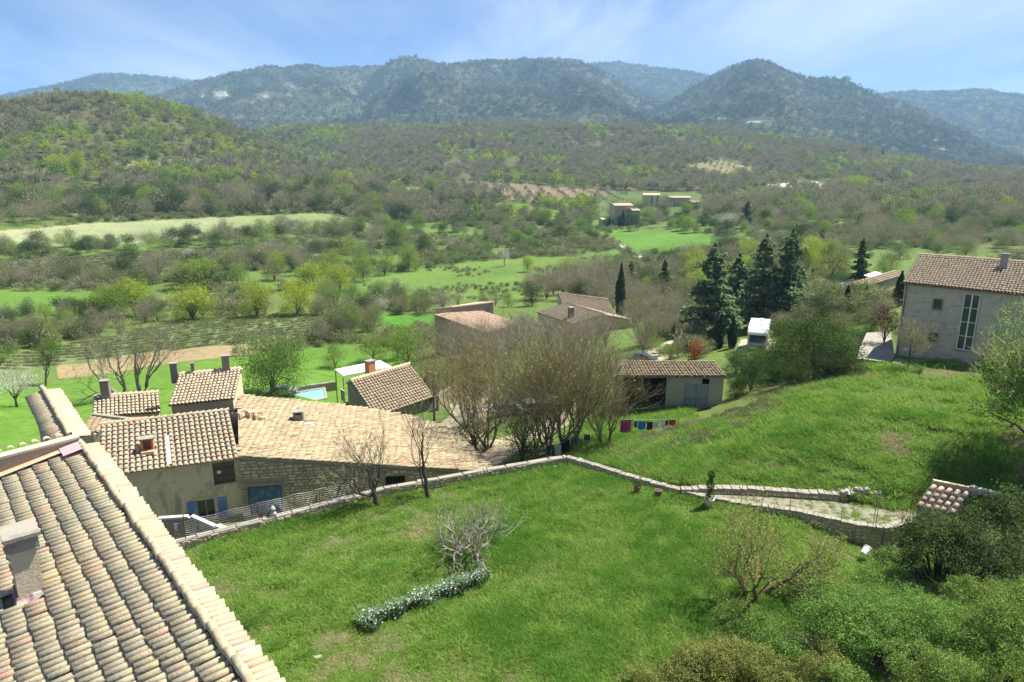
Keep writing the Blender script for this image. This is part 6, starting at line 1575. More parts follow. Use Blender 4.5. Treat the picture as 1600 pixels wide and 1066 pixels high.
def wires():
    a = hit(679, 668); za = z_at(a.xy, 592); p = [o for o in COL.objects if o.name == 'utility_pole'][0]; A_ = Vector((a.x, a.y, za - .2)); m = MB()
    for q in (PZ(600, 572, 14.8), PZ(1010, 590, 21.2), PZ(420, 560, 15)):
        m.tube([A_.lerp(q, i / 14) - A_ + Vector((0, 0, za - .2 - p.location.z)) - Vector((0, 0, 1.3 * math.sin(i / 14 * math.pi))) for i in range(15)], .012, 3, cap=False)
    m.build('wire', M['rubber'], p)
wires()
pole('thin utility pole standing alone by the green plot and hedge', 524, 502, 461, False)

# ================================================================ the hamlet half way up the valley
def far_house(label, u0, u1, vt, vb, dpt, roofm, wallm, pitch=14, ang=0.0, wins=2, name='hamlet_house'):
    g = hit((u0 + u1) / 2, vb); s = depth(g) / 1066; w = (u1 - u0) * s; h = (vb - vt) * s; t = thing(name, label, 'house', g, 'houses of the far hamlet', (0, 0, ang)); d = dpt
    rise = d / 2 * math.tan(math.radians(pitch)); he = max(h - rise * .6, 2.0); mb = MB(); mb.V = []; A = [(-w / 2, -d / 2), (w / 2, -d / 2), (w / 2, d / 2), (-w / 2, d / 2)]
    b = [Vector((x, y, -1)) for x, y in A]; tp = [Vector((x, y, he)) for x, y in A]; r0, r1 = Vector((-w / 2, 0, he + rise)), Vector((w / 2, 0, he + rise))
    mb.poly([b[0], b[1], tp[1], tp[0]]); mb.poly([b[1], b[2], tp[2], r1, tp[1]]); mb.poly([b[2], b[3], tp[3], tp[2]]); mb.poly([b[3], b[0], tp[0], r0, tp[3]]); mb.build('wall', M[wallm], t)
    rf = MB(); e = .4; dz = e * math.tan(math.radians(pitch))
    for sg in (-1, 1):
        p = [Vector((-w / 2 - e, sg * (d / 2 + e), he - dz + .05)), Vector((w / 2 + e, sg * (d / 2 + e), he - dz + .05)), Vector((w / 2 + e, 0, he + rise + .05)), Vector((-w / 2 - e, 0, he + rise + .05))]
        if sg > 0: p = p[::-1]
        rf.hexa([q for q in p] + [q + Vector((0, 0, .22)) for q in p])
    ro = rf.build('roof', M[roofm], t)
    tile_far(ro, w + 2 * e, d / 2 + e, he + rise + .28, pitch, roofm)
    for k in range(wins):
        for lv in range(1 if he < 4.2 else 2):
            x = -w / 2 + w * (k + .6) / (wins + .2); z = 1.0 + lv * 2.6
            f = MB(); f.box((x, -d / 2 - .03, z + .6), (1.0, .08, 1.3)); o = f.build('window', M['old_wood'], t); f = MB(); f.box((x, -d / 2 - .08, z + .6), (.78, .03, 1.05)); f.build('pane', M['glass'], o)
    c = MB(); c.box((w * .3, .4, he + rise + .5), (.6, .6, 1.1)); c.build('chimney', M[wallm], t)
def tile_far(parent, w, H, zr, pitch, m):
    mb = MB(); k = int(w / .8); p = math.radians(pitch)
    for sg in (-1, 1):
        for i in range(k):
            x = -w / 2 + (i + .5) * w / k; a = Vector((x, 0, zr)); b = Vector((x, sg * H, zr - H * math.tan(p) - .05)); mb.tube([a, b], .16, 4, cap=False)
    o = mb.build('tile_rows', M[m], parent); o['kind'] = 'stuff'
far_house('tall square far house with a pale roof, left of three small cypresses', 955, 984, 320, 349, 9, 'tile_pale', 'render_tan', ang=.25)
far_house('lowest far house, a small pale-roofed outbuilding at the meadow edge', 938, 953, 342, 352, 6, 'tile_new', 'render_tan', ang=.2, wins=1)
far_house('far cream house with a flat pale roof at the top of the hamlet', 1004, 1029, 304, 321, 9, 'tile_pale', 'render_pale', ang=-.1, wins=3)
far_house('far stone barn with a long grey roof right of the cream house', 1044, 1076, 308, 322, 8, 'tile_brown', 'render_tan', ang=-.15)
far_house('rightmost far house, small with a brown roof turned sideways', 1074, 1091, 315, 326, 7, 'tile_brown', 'render_tan', ang=.5, wins=1)
far_house('far low annex leaning on the tall square house', 984, 996, 328, 350, 7, 'tile_brown', 'render_grey', ang=.25, wins=1)
# ================================================================ grass
def blades(n, h, w, spread, lean=.45):
    a = rng.uniform(0, 6.283, n); r = spread * np.sqrt(rng.uniform(0, 1, n)); P = np.stack([r * np.cos(a), r * np.sin(a), 0 * a], 1)
    hh = h * rng.uniform(.5, 1.25, n); d = rng.normal(size=(n, 2)) * lean; s = rng.uniform(0, 6.283, n); side = np.stack([np.cos(s), np.sin(s), 0 * s], 1) * (w / 2)
    m = P + np.stack([d[:, 0] * hh * .35, d[:, 1] * hh * .35, hh * .6], 1); t = P + np.stack([d[:, 0] * hh, d[:, 1] * hh, hh * .95], 1)
    V = np.stack([P - side, P + side, m + side * .8, m - side * .8, t, t], 1)[:, :5].reshape(-1, 3)
    i = np.arange(n)[:, None] * 5; F = np.concatenate([i + [[0, 1, 2, 3]], i + [[3, 2, 4, 4]]], 1).reshape(-1, 4)
    return V, F
M['grass'] = leaf_mat('grass_blades', [(0, (.16, .28, .045)), (.35, (.25, .38, .07)), (.6, (.21, .34, .07)), (.8, (.28, .39, .085)), (1, (.35, .39, .13))], .45, .35)
M['grass_dark'] = leaf_mat('lush_grass', [(0, (.11, .24, .03)), (1, (.15, .29, .045))], .45, .35)
M['grass_dry'] = leaf_mat('dry_grass', [(0, (.40, .36, .20)), (1, (.32, .32, .16))], .4, .3)
def tuft(matk, n, h, w, sp, lean=.45):
    V, F = blades(n, h, w, sp, lean); return mk_mesh('tuft', V, [tuple(f) if f[2] != f[3] else tuple(f[:3]) for f in F.tolist()], M[matk])
TUFTS = [tuft('grass', 46, .13, .018, .22, .6), tuft('grass', 46, .19, .02, .24, .6), tuft('grass_dark', 60, .32, .022, .24, .5), tuft('grass', 50, .30, .022, .26, .5), tuft('grass_dry', 30, .14, .016, .2, .9), tuft('grass_dark', 50, .16, .02, .22)]
SRC_T = sources('grass_tuft', TUFTS)
def grass_on(name, poly, zf, n, seed, bias=0.0, smul=1.0, exclude=(), edge=None):
    P = np.array(poly); lo, hi = P.min(0), P.max(0); x = rng.uniform(lo[0], hi[0], n * 2); y = rng.uniform(lo[1], hi[1], n * 2)
    dep = y * CP + (CZ - 20) * SP; w = np.clip((32 / np.maximum(dep, 8)) ** 1.2, 0, 1); keep = in_poly(x, y, poly) & (rng.uniform(0, 1, len(x)) < w) & (y > 5)
    z = zf(x, y); u, v = UV((x, y, z)); keep &= (u > -60) & (u < 1660) & (v < 1120)
    for e in exclude: keep &= ~in_poly(x, y, e)
    x, y, z = x[keep], y[keep], z[keep]
    m = vnoise(x / 2.6, y / 2.6, seed) * .60 + vnoise(x / .7, y / .7, seed + 1) * .45 + vnoise(x / 7, y / 7, seed + 2) * .45 - .17 + bias
    lush = np.zeros(len(x))
    if edge is not None: lush = np.clip(1 - pdist(x, y, edge) / 1.3, 0, 1) * .30
    u, v = UV((x, y, z))
    lush += .30 * np.exp(-(((u - 1190) / 150) ** 2 + ((v - 930) / 60) ** 2)) + .25 * np.exp(-(((u - 740) / 60) ** 2 + ((v - 862) / 30) ** 2)) * (name == 'grass')
    m = m + lush + rng.normal(size=len(x)) * .09
    idx = np.select([m < .37, m < .60, m < .74, m < .90], [4, 0, 1, 3], 2); fl = (rng.uniform(0, 1, len(x)) < .16); idx = np.where(fl & (idx < 3) & (idx > 0), 5, idx)
    s = rng.uniform(.7, 1.3, len(x)) * smul * (1 + np.clip((np.hypot(x, y) - 35) / 60, 0, .6))
    if name == 'grass' and poly is GARD:
        for (su, sv, sr) in ((545, 990, .55), (420, 985, .4), (455, 975, .3), (722, 872, .3), (980, 975, .3), (968, 890, .35), (395, 1000, .4), (860, 1010, .25), (640, 900, .25), (1060, 880, .3)):
            sp_ = PZ(su, sv, 19.5); m = np.where(np.hypot(x - sp_.x, (y - sp_.y)) < sr * (1 + .6 * (vnoise(x * 3, y * 3, 5) - .5)), .1, m)
    th = (m < .34) & (rng.uniform(0, 1, len(x)) < .45); kk = ~th
    rot = np.stack([rng.normal(size=len(x)) * .12, rng.normal(size=len(x)) * .12, rng.uniform(0, 6.283, len(x))], 1)
    scatter(name, np.stack([x, y, z - .01], 1)[kk], s[kk], idx[kk], SRC_T, tint=np.clip(vnoise(x / 1.5, y / 1.5, seed + 7) * .7 + rng.uniform(0, .3, len(x)), 0, .999)[kk], rot=rot[kk])
inset = [tuple(p) for p in GARD]
BARE = [PZ(u, v, 19.5) for u, v in ((545, 990), (722, 872), (980, 975))]
grass_on('grass', GARD, garden_z, 80000, 101, .04, edge=[tuple(p.xy) for p in wl] + [tuple(p.xy) for p in wr[1:]] + [tuple(p.xy) for p in wr[::-1]] + [tuple(p.xy) for p in wl[::-1]])
LR_ = FIELD['lawn_right'][0]
grass_on('grass', LR_, lambda x, y: ground_z(x, y), 120000, 121, .12, 1.15)
grass_on('grass', wpoly([(880, 720), (905, 650), (940, 612), (985, 625), (1070, 640), (1100, 665), (1030, 700), (1110, 760), (1000, 745)]), lambda x, y: ground_z(x, y), 42000, 131, .1, 1.2)
grass_on('grass', wpoly([(1060, 690), (985, 705), (960, 720), (1020, 752), (1110, 762), (1400, 800), (1620, 800), (1620, 760), (1100, 745)]), lambda x, y: ground_z(x, y), 26000, 141, .12, 1.3, exclude=[GARD])
grass_on('path_weeds', [tuple(PZ(u, v, 19.72).xy) for u, v in ((1062, 766), (1195, 769), (1300, 776), (1392, 781), (1436, 800), (1379, 824), (1244, 797), (1105, 779))], lambda x, y: 19.72 + 0 * x, 520, 151, -.16, .6)
# rough pale grass along the edge of the bank
def bank_scrub():
    pl = wpoly([(1345, 575), (1250, 608), (1160, 640), (1080, 668), (1000, 690), (900, 712), (905, 722), (1010, 735), (1040, 712), (1120, 690), (1200, 655), (1290, 612), (1360, 585)])
    P = np.array(pl); n = 1500; x = rng.uniform(P[:, 0].min(), P[:, 0].max(), n * 3); y = rng.uniform(P[:, 1].min(), P[:, 1].max(), n * 3); k = in_poly(x, y, pl); x, y = x[k][:n], y[k][:n]
    scatter('undergrowth', np.stack([x, y, ground_z(x, y) - .05], 1), rng.uniform(.10, .30, len(x)), rng.choice([0, 1, 2, 3, 5, 2], len(x)), SRC_SHR)
bank_scrub()
# crop rows and stubble lines in the far fields
def rows(name, key, spacing, step, src, idxs, s0, ang, jit=.12):
    poly = FIELD[key][0]; P = np.array(poly); c = P.mean(0); R = np.hypot(*(P - c).T).max(); co, si = math.cos(ang), math.sin(ang)
    a = np.arange(-R, R, step); b = np.arange(-R, R, spacing); A_, B_ = np.meshgrid(a, b); A_ = A_.ravel() + rng.normal(size=A_.size) * step * .2; B_ = B_.ravel() + rng.normal(size=B_.size) * jit
    x = c[0] + A_ * co - B_ * si; y = c[1] + A_ * si + B_ * co; k = in_poly(x, y, poly) & (rng.uniform(0, 1, len(x)) < .9) & (np.hypot(x, y) < 1500); x, y = x[k], y[k]
    S = (rng.uniform(.8, 1.25, len(x)) * s0)[:, None] * np.array([[1.7, .75, .8]])
    scatter(name, np.stack([x, y, ground_z(x, y) - .05], 1), S, rng.choice(idxs, len(x)), src, rot=np.stack([0 * x, 0 * x, ang + rng.normal(size=len(x)) * .05 + math.pi * (rng.uniform(size=len(x)) > .5)], 1))
_a, _b = hit(120, 548), hit(430, 510)
rows('crop_rows', 'vine', 2.6, .7, SRC_SHR, [0, 1, 2], .24, math.atan2(_b.y - _a.y, _b.x - _a.x), .05)
_a, _b = hit(100, 415), hit(560, 385)
rows('crop_rows', 'terr1', 5.0, 1.1, SRC_SHR, [0, 4, 5], .42, math.atan2(_b.y - _a.y, _b.x - _a.x), .1)
rows('crop_rows', 'terr2', 9, 2.2, SRC_SHR, [0, 4, 5], .8, math.radians(2))

# ---------------------------------------------------------------- white-flowered bulb row
def daffodils():
    a, b = PZ(562, 982, 19.5), PZ(760, 908, 19.5)
    A = Acc(); n = 900; d = b - a; L_ = d.length; u = d.normalized(); pr = Vector((-u.y, u.x, 0))
    s = rng.uniform(0, 1, n); w = .30 + .14 * np.sin(s * 17) * (s < .36) + .12 * np.sin(s * 29) ; q = rng.normal(size=n) * w * .6
    gap = (np.abs(s - .36) < .03) | (np.abs(s - .71) < .012); q = np.where(gap, q * .3, q)
    base = np.array(a)[None] + np.array(u)[None] * (s * L_)[:, None] + np.array(pr)[None] * q[:, None]; base[:, 2] = garden_z(base[:, 0], base[:, 1])
    V, F = [], []
    t = thing('flower_row', 'long row of bulb plants with white flowers across the garden grass', 'flowers', tuple(a)); L0 = np.array(parent_loc(t))
    B = Acc(); k = 9
    for i in range(k):
        an = rng.uniform(0, 6.283, n); ln = rng.uniform(.35, .8, n); o = np.stack([np.cos(an), np.sin(an), 0 * an], 1); w_ = np.cross(o, [0, 0, 1.0]) * .022
        m = base + o * (ln * .25)[:, None] + np.array([0, 0, 1.0]) * (ln * .62)[:, None]; e = base + o * (ln * .45)[:, None] + np.array([0, 0, 1.0]) * (ln * .78)[:, None]
        Vv = np.stack([base - w_, base + w_, m + w_, m - w_, m - w_, m + w_, e + w_ * .3, e - w_ * .3], 1).reshape(-1, 3); j = np.arange(n)[:, None] * 8; B.add(Vv - L0, np.concatenate([j + [[0, 1, 2, 3]], j + [[4, 5, 6, 7]]], 0))
    obj('leaves', B.mesh('leaves', [M['leaf_iris']]), t)
    Fl = Acc(); m = 1050; pick_ = rng.choice(n, m); P = base[pick_] + rng.normal(size=(m, 3)) * [.13, .13, .09] + np.array([0, 0, .48]); Fl.add(*quads(P - L0, unit(m), rng.uniform(.05, .115, m))); o = obj('flowers', Fl.mesh('flowers', [M['blossom']]), t); o['kind'] = 'stuff'
M['leaf_iris'] = leaf_mat('bulb_leaves', [(0, (.13, .22, .09)), (1, (.19, .28, .14))], .3, .4, .5)
daffodils()
def pebbles():
    spots = [(497, 1030, .45, 'pale flat stone lying in the grass by the eaves of the nearest roof'), (868, 731, .35, 'white stone in the grass just inside the garden wall corner'), (991, 822, .28, 'largest pale stone in the open grass right of the bare fig tree')]
    for (u, v, s, lab) in spots:
        g = PZ(u, v, 19.55); mb = MB(); mb.box((0, 0, .05), (s, s * .6, .16), .4, 0, .35); o = mb.build('garden_stone', M['stone_grey'], loc=g); tag(o, lab, 'stone')
    P = []
    for i in range(90):
        u, v = random.uniform(900, 1160), 0; v = 800 + (1160 - u) * .05 + random.gauss(0, 9); P.append(PZ(u, v, 19.45))
    x = np.array([p.x for p in P]); y = np.array([p.y for p in P]); mb = MB(); mb.box((0, 0, 0), (.14, .1, .07), 0, 0, .3); s = sources('pebble', [mb.mesh('pebble', M['stone_grey'])]); scatter('pebbles', np.stack([x, y, garden_z(x, y) + .05], 1), rng.uniform(.5, 1.3, len(x)), np.zeros(len(x)), s)
pebbles()

# ================================================================ trees one by one
PROTO = {}
def proto(key, kind, variants=3, **kw):
    fn = {'leafy': leafy, 'bare': bare, 'cypress': cypress_m, 'conifer': conifer_m}[kind]
    PROTO[key] = [fn(key, **kw) for _ in range(variants)] + [kw['h'], kw['w']]
def plant(name, label, cat, key, loc, h, wf=1.0, group=None, rz=None, whole=False, variant=None):
    """one plant: an empty at its foot with trunk and crown; far ones a single mesh"""
    pr = PROTO[key]; H, W = pr[-2], pr[-1]; k = rng.integers(len(pr) - 2) if variant is None else variant; crown, trunk = pr[int(k)]; s = h / H
    rz = rng.uniform(0, 6.28) if rz is None else rz; sc = (s * wf, s * wf, s)
    loc = Vector(loc)
    if whole:
        o = obj(name, crown, None, loc, (0, 0, rz), sc); tag(o, label, cat, group); return o
    t = thing(name, label, cat, loc, group, (0, 0, rz)); obj('crown', crown, t, scale=sc); obj('trunk', trunk, t, scale=sc); return t
def plant_px(name, label, cat, key, u, v, hpx, wpx=None, **kw):
    g = hit(u, v); h = hpx * depth(g) / 1066 / CP * .99; pr = PROTO[key]; wf = 1.0
    if wpx: wf = (wpx / hpx) / (pr[-1] / pr[-2])
    g.z -= .05; return plant(name, label, cat, key, g, h, wf, **kw)
proto('round_yellow', 'leafy', 3, h=9, w=8.5, leafm='leaf_yellow', n=7500, leaf=.21, tw=500, k=44, lumpf=.17, base=.03, trunk=.25)
proto('round_spring', 'leafy', 3, h=9, w=8.5, leafm='leaf_spring', n=7500, leaf=.21, tw=600, k=44, lumpf=.17, base=.03, trunk=.25)
proto('fresh', 'leafy', 3, h=7, w=6.5, leafm='leaf_spring', n=4600, leaf=.15, tw=900, k=36, lumpf=.18, base=.12, trunk=.16)
proto('dense_dark', 'leafy', 3, h=6, w=6, leafm='leaf_dark', n=5200, leaf=.17, tw=0, k=26, lumpf=.2, base=.08, trunk=.18)
proto('dull', 'leafy', 3, h=7, w=6.5, leafm='leaf_mid', n=3200, leaf=.18, tw=1500, k=30, lumpf=.2, base=.03, trunk=.16)
proto('bare', 'bare', 4, h=8, w=7.2, n=3000, wid=.035, k=26)
proto('bare_red', 'bare', 3, h=8, w=7.2, n=3000, wid=.035, twigm='twig_red', k=26)
proto('olive', 'leafy', 2, h=3.2, w=3.2, leafm='leaf_grey', n=500, leaf=.2, tw=0, k=9, base=.15, trunk=.1)
proto('orchard', 'leafy', 2, h=3.2, w=3.0, leafm='leaf_dark', n=420, leaf=.22, tw=120, k=9, base=.15, trunk=.1)
proto('blossom', 'leafy', 2, h=5.5, w=6, leafm='blossom', n=3800, leaf=.085, tw=900, k=26, base=.25, trunk=.14)
proto('cypress', 'cypress', 2, h=10, w=1.9, n=4200)
proto('cedar', 'conifer', 3, h=15, w=9.5, tiers=20, n=3.2)
proto('spruce', 'conifer', 2, h=12, w=5.2, tiers=20, n=2.4, leafm='leaf_dark')
# -- named trees of the meadow and hedges: kind, foot (u, v), height and width in pixels
LST = [
 ('round_tree', 'brightest yellow-green round tree at the edge of the left meadow', 'round_yellow', 212, 495, 62, 66), ('round_tree', 'spring-green round tree touching the left side of the brightest tree', 'round_spring', 172, 498, 54, 56),
 ('round_tree', 'large green round tree behind the bright row, below the grey blossom bush', 'round_spring', 306, 452, 52, 84), ('round_tree', 'broad yellow-green round tree in the middle of the bright row', 'round_yellow', 300, 500, 56, 74),
 ('round_tree', 'smaller half-leafed tree right of the middle of the bright row', 'round_yellow', 400, 495, 62, 56), ('round_tree', 'round yellow-green tree at the right end of the bright row', 'round_yellow', 464, 492, 58, 62),
 ('round_tree', 'small yellow-green tree standing above the bright row', 'round_yellow', 434, 426, 36, 32), ('round_tree', 'tall green round tree at the head of the long meadow hedge', 'round_spring', 618, 388, 46, 44),
 ('round_tree', 'round green tree at the right end of the meadow hedge', 'round_spring', 638, 424, 44, 40), ('round_tree', 'green round tree second from the right end of the meadow hedge', 'fresh', 601, 430, 42, 36),
 ('round_tree', 'darker green tree in the meadow hedge, left of the two round green ones', 'fresh', 568, 440, 46, 44), ('round_tree', 'half-leafed tree where the meadow hedge meets the green plot', 'round_yellow', 532, 455, 44, 50),
 ('leafing_tree', 'wide yellowing tree at the left end of the meadow hedge', 'round_yellow', 490, 452, 46, 60), ('leafing_tree', 'green bushy tree hanging over the green plot', 'fresh', 548, 520, 52, 52),
 ('garden_tree', 'big dense green tree behind the barn, left of the pool', 'fresh_big', 425, 618, 100, 118), ('garden_tree', 'left of the two-stemmed bright trees beside the awning', 'fresh', 524, 575, 40, 44),
 ('garden_tree', 'squat bright green tree behind the white awning', 'fresh', 583, 563, 44, 56), ('garden_tree', 'bright green tree with a forked dark trunk right of the white awning', 'round_spring', 638, 570, 62, 62), ('garden_tree', 'slightly lower green tree just behind the forked bright tree', 'fresh', 622, 560, 52, 46),
 ('meadow_bush', 'small yellow-green tree alone in the long meadow', 'round_yellow', 825, 425, 26, 20), ('meadow_bush', 'pale yellow bush above the dark evergreens at the meadow edge', 'round_yellow', 884, 432, 32, 30),
 ('green_tree', 'bright round green tree far beyond the brown orchard, at the terrace edge', 'round_spring', 676, 305, 28, 34), ('green_tree', 'pale green tree on the left hillside, left one of a pair', 'round_yellow', 92, 275, 36, 36), ('green_tree', 'pale green tree on the left hillside, right one of a pair', 'round_yellow', 122, 272, 38, 26),
 ('green_tree', 'small bright green tree on the hillside terrace', 'round_spring', 262, 285, 24, 28), ('green_tree', 'pale green tree at the terrace edge near the hillside foot', 'round_spring', 350, 285, 26, 28), ('green_tree', 'small green tree beside it on the terrace edge near the hillside foot', 'round_yellow', 372, 283, 24, 20),
 ('olive_green_tree', 'wide olive-green tree behind the motorhome park', 'round_olive', 1297, 440, 50, 62), ('green_tree', 'bright broad tree on the right plateau above the chalk scrape', 'round_spring', 1335, 305, 30, 66),
 ('round_tree', 'pale round tree left of the stone house roof ridge', 'round_pale', 1392, 420, 28, 40), ('round_tree', 'pale green round tree behind the left corner of the stone house', 'round_pale', 1405, 405, 26, 40),
 ('round_tree', 'pale round tree behind the middle of the stone house roof', 'round_pale', 1462, 402, 26, 44), ('round_tree', 'pale round tree behind the stone house roof, rightmost of three', 'round_pale', 1508, 402, 28, 34), ('round_tree', 'mid-green tree between the pale round trees and the long low house', 'fresh', 1380, 440, 40, 40),
 ('young_tree', 'thin-crowned young tree with pale leaves beside the purple tree', 'pale_thin', 1417, 582, 84, 56), ('purple_tree', 'purple-leaved tree over the paved terrace', 'purple', 1378, 560, 84, 50),
]
proto('fresh_big', 'leafy', 1, h=9, w=10, leafm='leaf_green', n=15000, leaf=.17, tw=900, k=60, lumpf=.15, base=.08, trunk=.25)
proto('round_olive', 'leafy', 1, h=8, w=9, leafm='leaf_olive', n=5000, leaf=.22, tw=400, k=34, lumpf=.18, base=.12, trunk=.25)
proto('round_pale', 'leafy', 2, h=7, w=8.5, leafm='leaf_mid', n=4500, leaf=.2, tw=300, k=30, lumpf=.18, base=.1, trunk=.2)
proto('purple', 'leafy', 1, h=5.5, w=4.2, leafm='leaf_purple', n=2600, leaf=.12, tw=500, k=26, lumpf=.18, base=.35, trunk=.11)
M['leaf_pale'] = leaf_mat('pale_young_leaves', [(0, (.17, .17, .075)), (1, (.21, .20, .09))], .4, .3)
proto('pale_thin', 'leafy', 1, h=5.5, w=4.2, leafm='leaf_pale', n=1900, leaf=.11, tw=1500, k=26, lumpf=.2, base=.32, trunk=.07)
for name, lab, key, u, v, hp, wp in LST: plant_px(name, lab, 'tree', key, u, v, hp, wp)
for lab, u, v, hp, wp in (('white-blossoming tree in the green meadow at the left edge', 26, 636, 62, 74), ('grey-white blossoming bush above the large green tree', 293, 412, 22, 32), ('white blossoming tree at the foot of the far hamlet', 1134, 358, 26, 34), ('small white blossoming tree before the brown orchard', 776, 312, 12, 8), ('pale pink-white bush in the long meadow hedge', 788, 416, 26, 20),
        ('cream blossoming bush in the scrub above the meadow', 705, 388, 18, 24), ('white blossoming shrub behind the dark evergreens by the road', 988, 440, 20, 12), ('pale blossoming shrub left of the dark-walled house', 598, 490, 26, 22), ('small white blossoming tree beside the far square house', 942, 330, 14, 14), ('white blossoming bush among the trees above the chalk scrape', 1255, 290, 10, 26)):
    plant_px('blossoming_tree', lab, 'tree', 'blossom', u, v, hp, wp)
for lab, u, v, hp, wp in (('tallest dark cypress, standing behind the brown-roofed houses', 968, 497, 84, 14), ('small cypress nearest the orange-red shrub', 1123, 545, 54, 12), ('small cypress right beside the motorhome', 1143, 545, 50, 13), ('thin young cypress between the tall cypress and the cedars', 1052, 530, 26, 6), ('narrow dark cypress against the left corner of the stone house', 1403, 478, 54, 15),
        ('dark cypress beside the orange shrub near the long low house', 1351, 477, 30, 9), ('short cypress left of the pale annex', 1323, 475, 30, 9), ('little cypress left of the olive-green tree', 1268, 436, 18, 6), ('cypress left of the far square house', 952, 357, 18, 5), ('middle one of three cypresses before the far square house', 968, 356, 20, 5), ('tallest of three cypresses before the far square house', 973, 355, 26, 5), ('cypress right of the far square house', 988, 348, 18, 4), ('left cypress before the far cream house', 1018, 326, 20, 4), ('right cypress before the far cream house', 1027, 324, 18, 4), ('small dark cypress among the evergreens at the meadow edge', 945, 448, 30, 8)):
    plant_px('cypress', lab, 'tree', 'cypress', u, v, hp, wp, group='dark pointed cypresses')
for lab, key, u, v, hp, wp in (('large dark cedar nearest the cypresses, first in the cedar group', 'cedar', 1108, 532, 150, 118), ('second large cedar, behind the first', 'cedar', 1148, 505, 108, 96), ('tallest slender cedar in the middle of the group', 'cedar', 1186, 512, 144, 100), ('tall cedar with a pointed top at the back right of the group', 'cedar', 1226, 502, 142, 92),
        ('dark bushy cedar low behind the motorhome', 'cedar', 1205, 505, 74, 90), ('dark spruce with a ragged top left of the cedars', 'spruce', 1036, 466, 60, 30), ('dark conifer left of the blossom shrub by the meadow edge', 'spruce', 985, 462, 52, 30), ('black-green pine with a bare lower trunk above the long low house', 'spruce', 1340, 452, 78, 38),
        ('dark conifer standing in the trees near the far hamlet', 'spruce', 1165, 356, 40, 26), ('lower dark conifer behind the olive-green tree', 'spruce', 1282, 385, 26, 18), ('dark pointed conifer far off on the right forest edge', 'spruce', 1378, 250, 16, 8)):
    plant_px('conifer', lab, 'tree', key, u, v, hp, wp)
for lab, key, u, v, hp, wp in (('round black-green bush beside the brown-roofed house', 'dense_dark', 832, 478, 40, 34), ('dark evergreen in the clump behind the brown-roofed house', 'dense_dark', 912, 470, 34, 40), ('dark evergreen at the right of the clump behind the brown roofs', 'dense_dark', 935, 462, 36, 30), ('dark evergreen left of the tall cypress', 'dense_dark', 955, 455, 34, 26), ('dark round shrub on the bank below the stone house, nearest the terrace', 'bush_bank', 1318, 588, 64, 82), ('big dark evergreen on the bank, between the shed and the stone house', 'bank_dark', 1272, 592, 112, 112),
        ('second big dark evergreen on the bank, farther left', 'bank_dark', 1228, 592, 88, 92), ('leafy bush at the lower edge of the bank beside the shed', 'bush_bank', 1212, 600, 50, 50), ('mid-green bush behind the shed roof', 'bush_bank', 1150, 585, 40, 52), ('green bush on the upper bank right of the two big evergreens', 'bush_bank', 1300, 560, 60, 60), ('dark evergreen on the bank top behind the big ones', 'bank_dark', 1285, 520, 70, 60), ('grey-green bush halfway between the motorhome and the bank evergreens', 'bush_bank', 1222, 545, 50, 62), ('dark bush at the foot of the bank evergreens', 'bank_dark', 1248, 606, 52, 60), ('dark bush between the bank evergreens and the terrace shrub', 'bank_dark', 1300, 596, 60, 56), ('rounded green bush behind the right end of the shed', 'bush_bank', 1190, 588, 44, 50), ('low dark bush hugging the right shed wall', 'bank_dark', 1150, 622, 50, 36), ('low green hedge shrub between the cypresses and the shed', 'bush_bank', 1170, 566, 26, 60), ('leafy green bush right of the shed wall', 'bush_bank', 1172, 612, 66, 52), ('small round bush on the lawn under the pale young tree', 'bush_bank', 1434, 588, 18, 16)):
    if key == 'bush_bank' and 'bush_bank' not in PROTO: proto('bush_bank', 'leafy', 3, h=4, w=4.4, leafm='leaf_bank', n=6000, leaf=.11, tw=200, k=30, lumpf=.18, base=.02, trunk=.1); proto('bank_dark', 'leafy', 2, h=6.5, w=5.5, leafm='leaf_dark', n=11000, leaf=.12, tw=0, k=44, lumpf=.17, base=.02, trunk=.16)
    plant_px('evergreen_shrub', lab, 'shrub', key, u, v, hp, wp)
proto('red_shrub', 'leafy', 1, h=3, w=2.6, leafm='leaf_red', n=1600, leaf=.13, tw=60, k=18, lumpf=.2, base=.03, trunk=.06)
plant_px('red_shrub', 'orange-red leaved shrub behind the shed roof', 'shrub', 'red_shrub', 1084, 562, 32, 26); plant_px('red_shrub', 'orange-leaved shrub among green bushes near the long low house', 'shrub', 'red_shrub', 1344, 486, 18, 16)
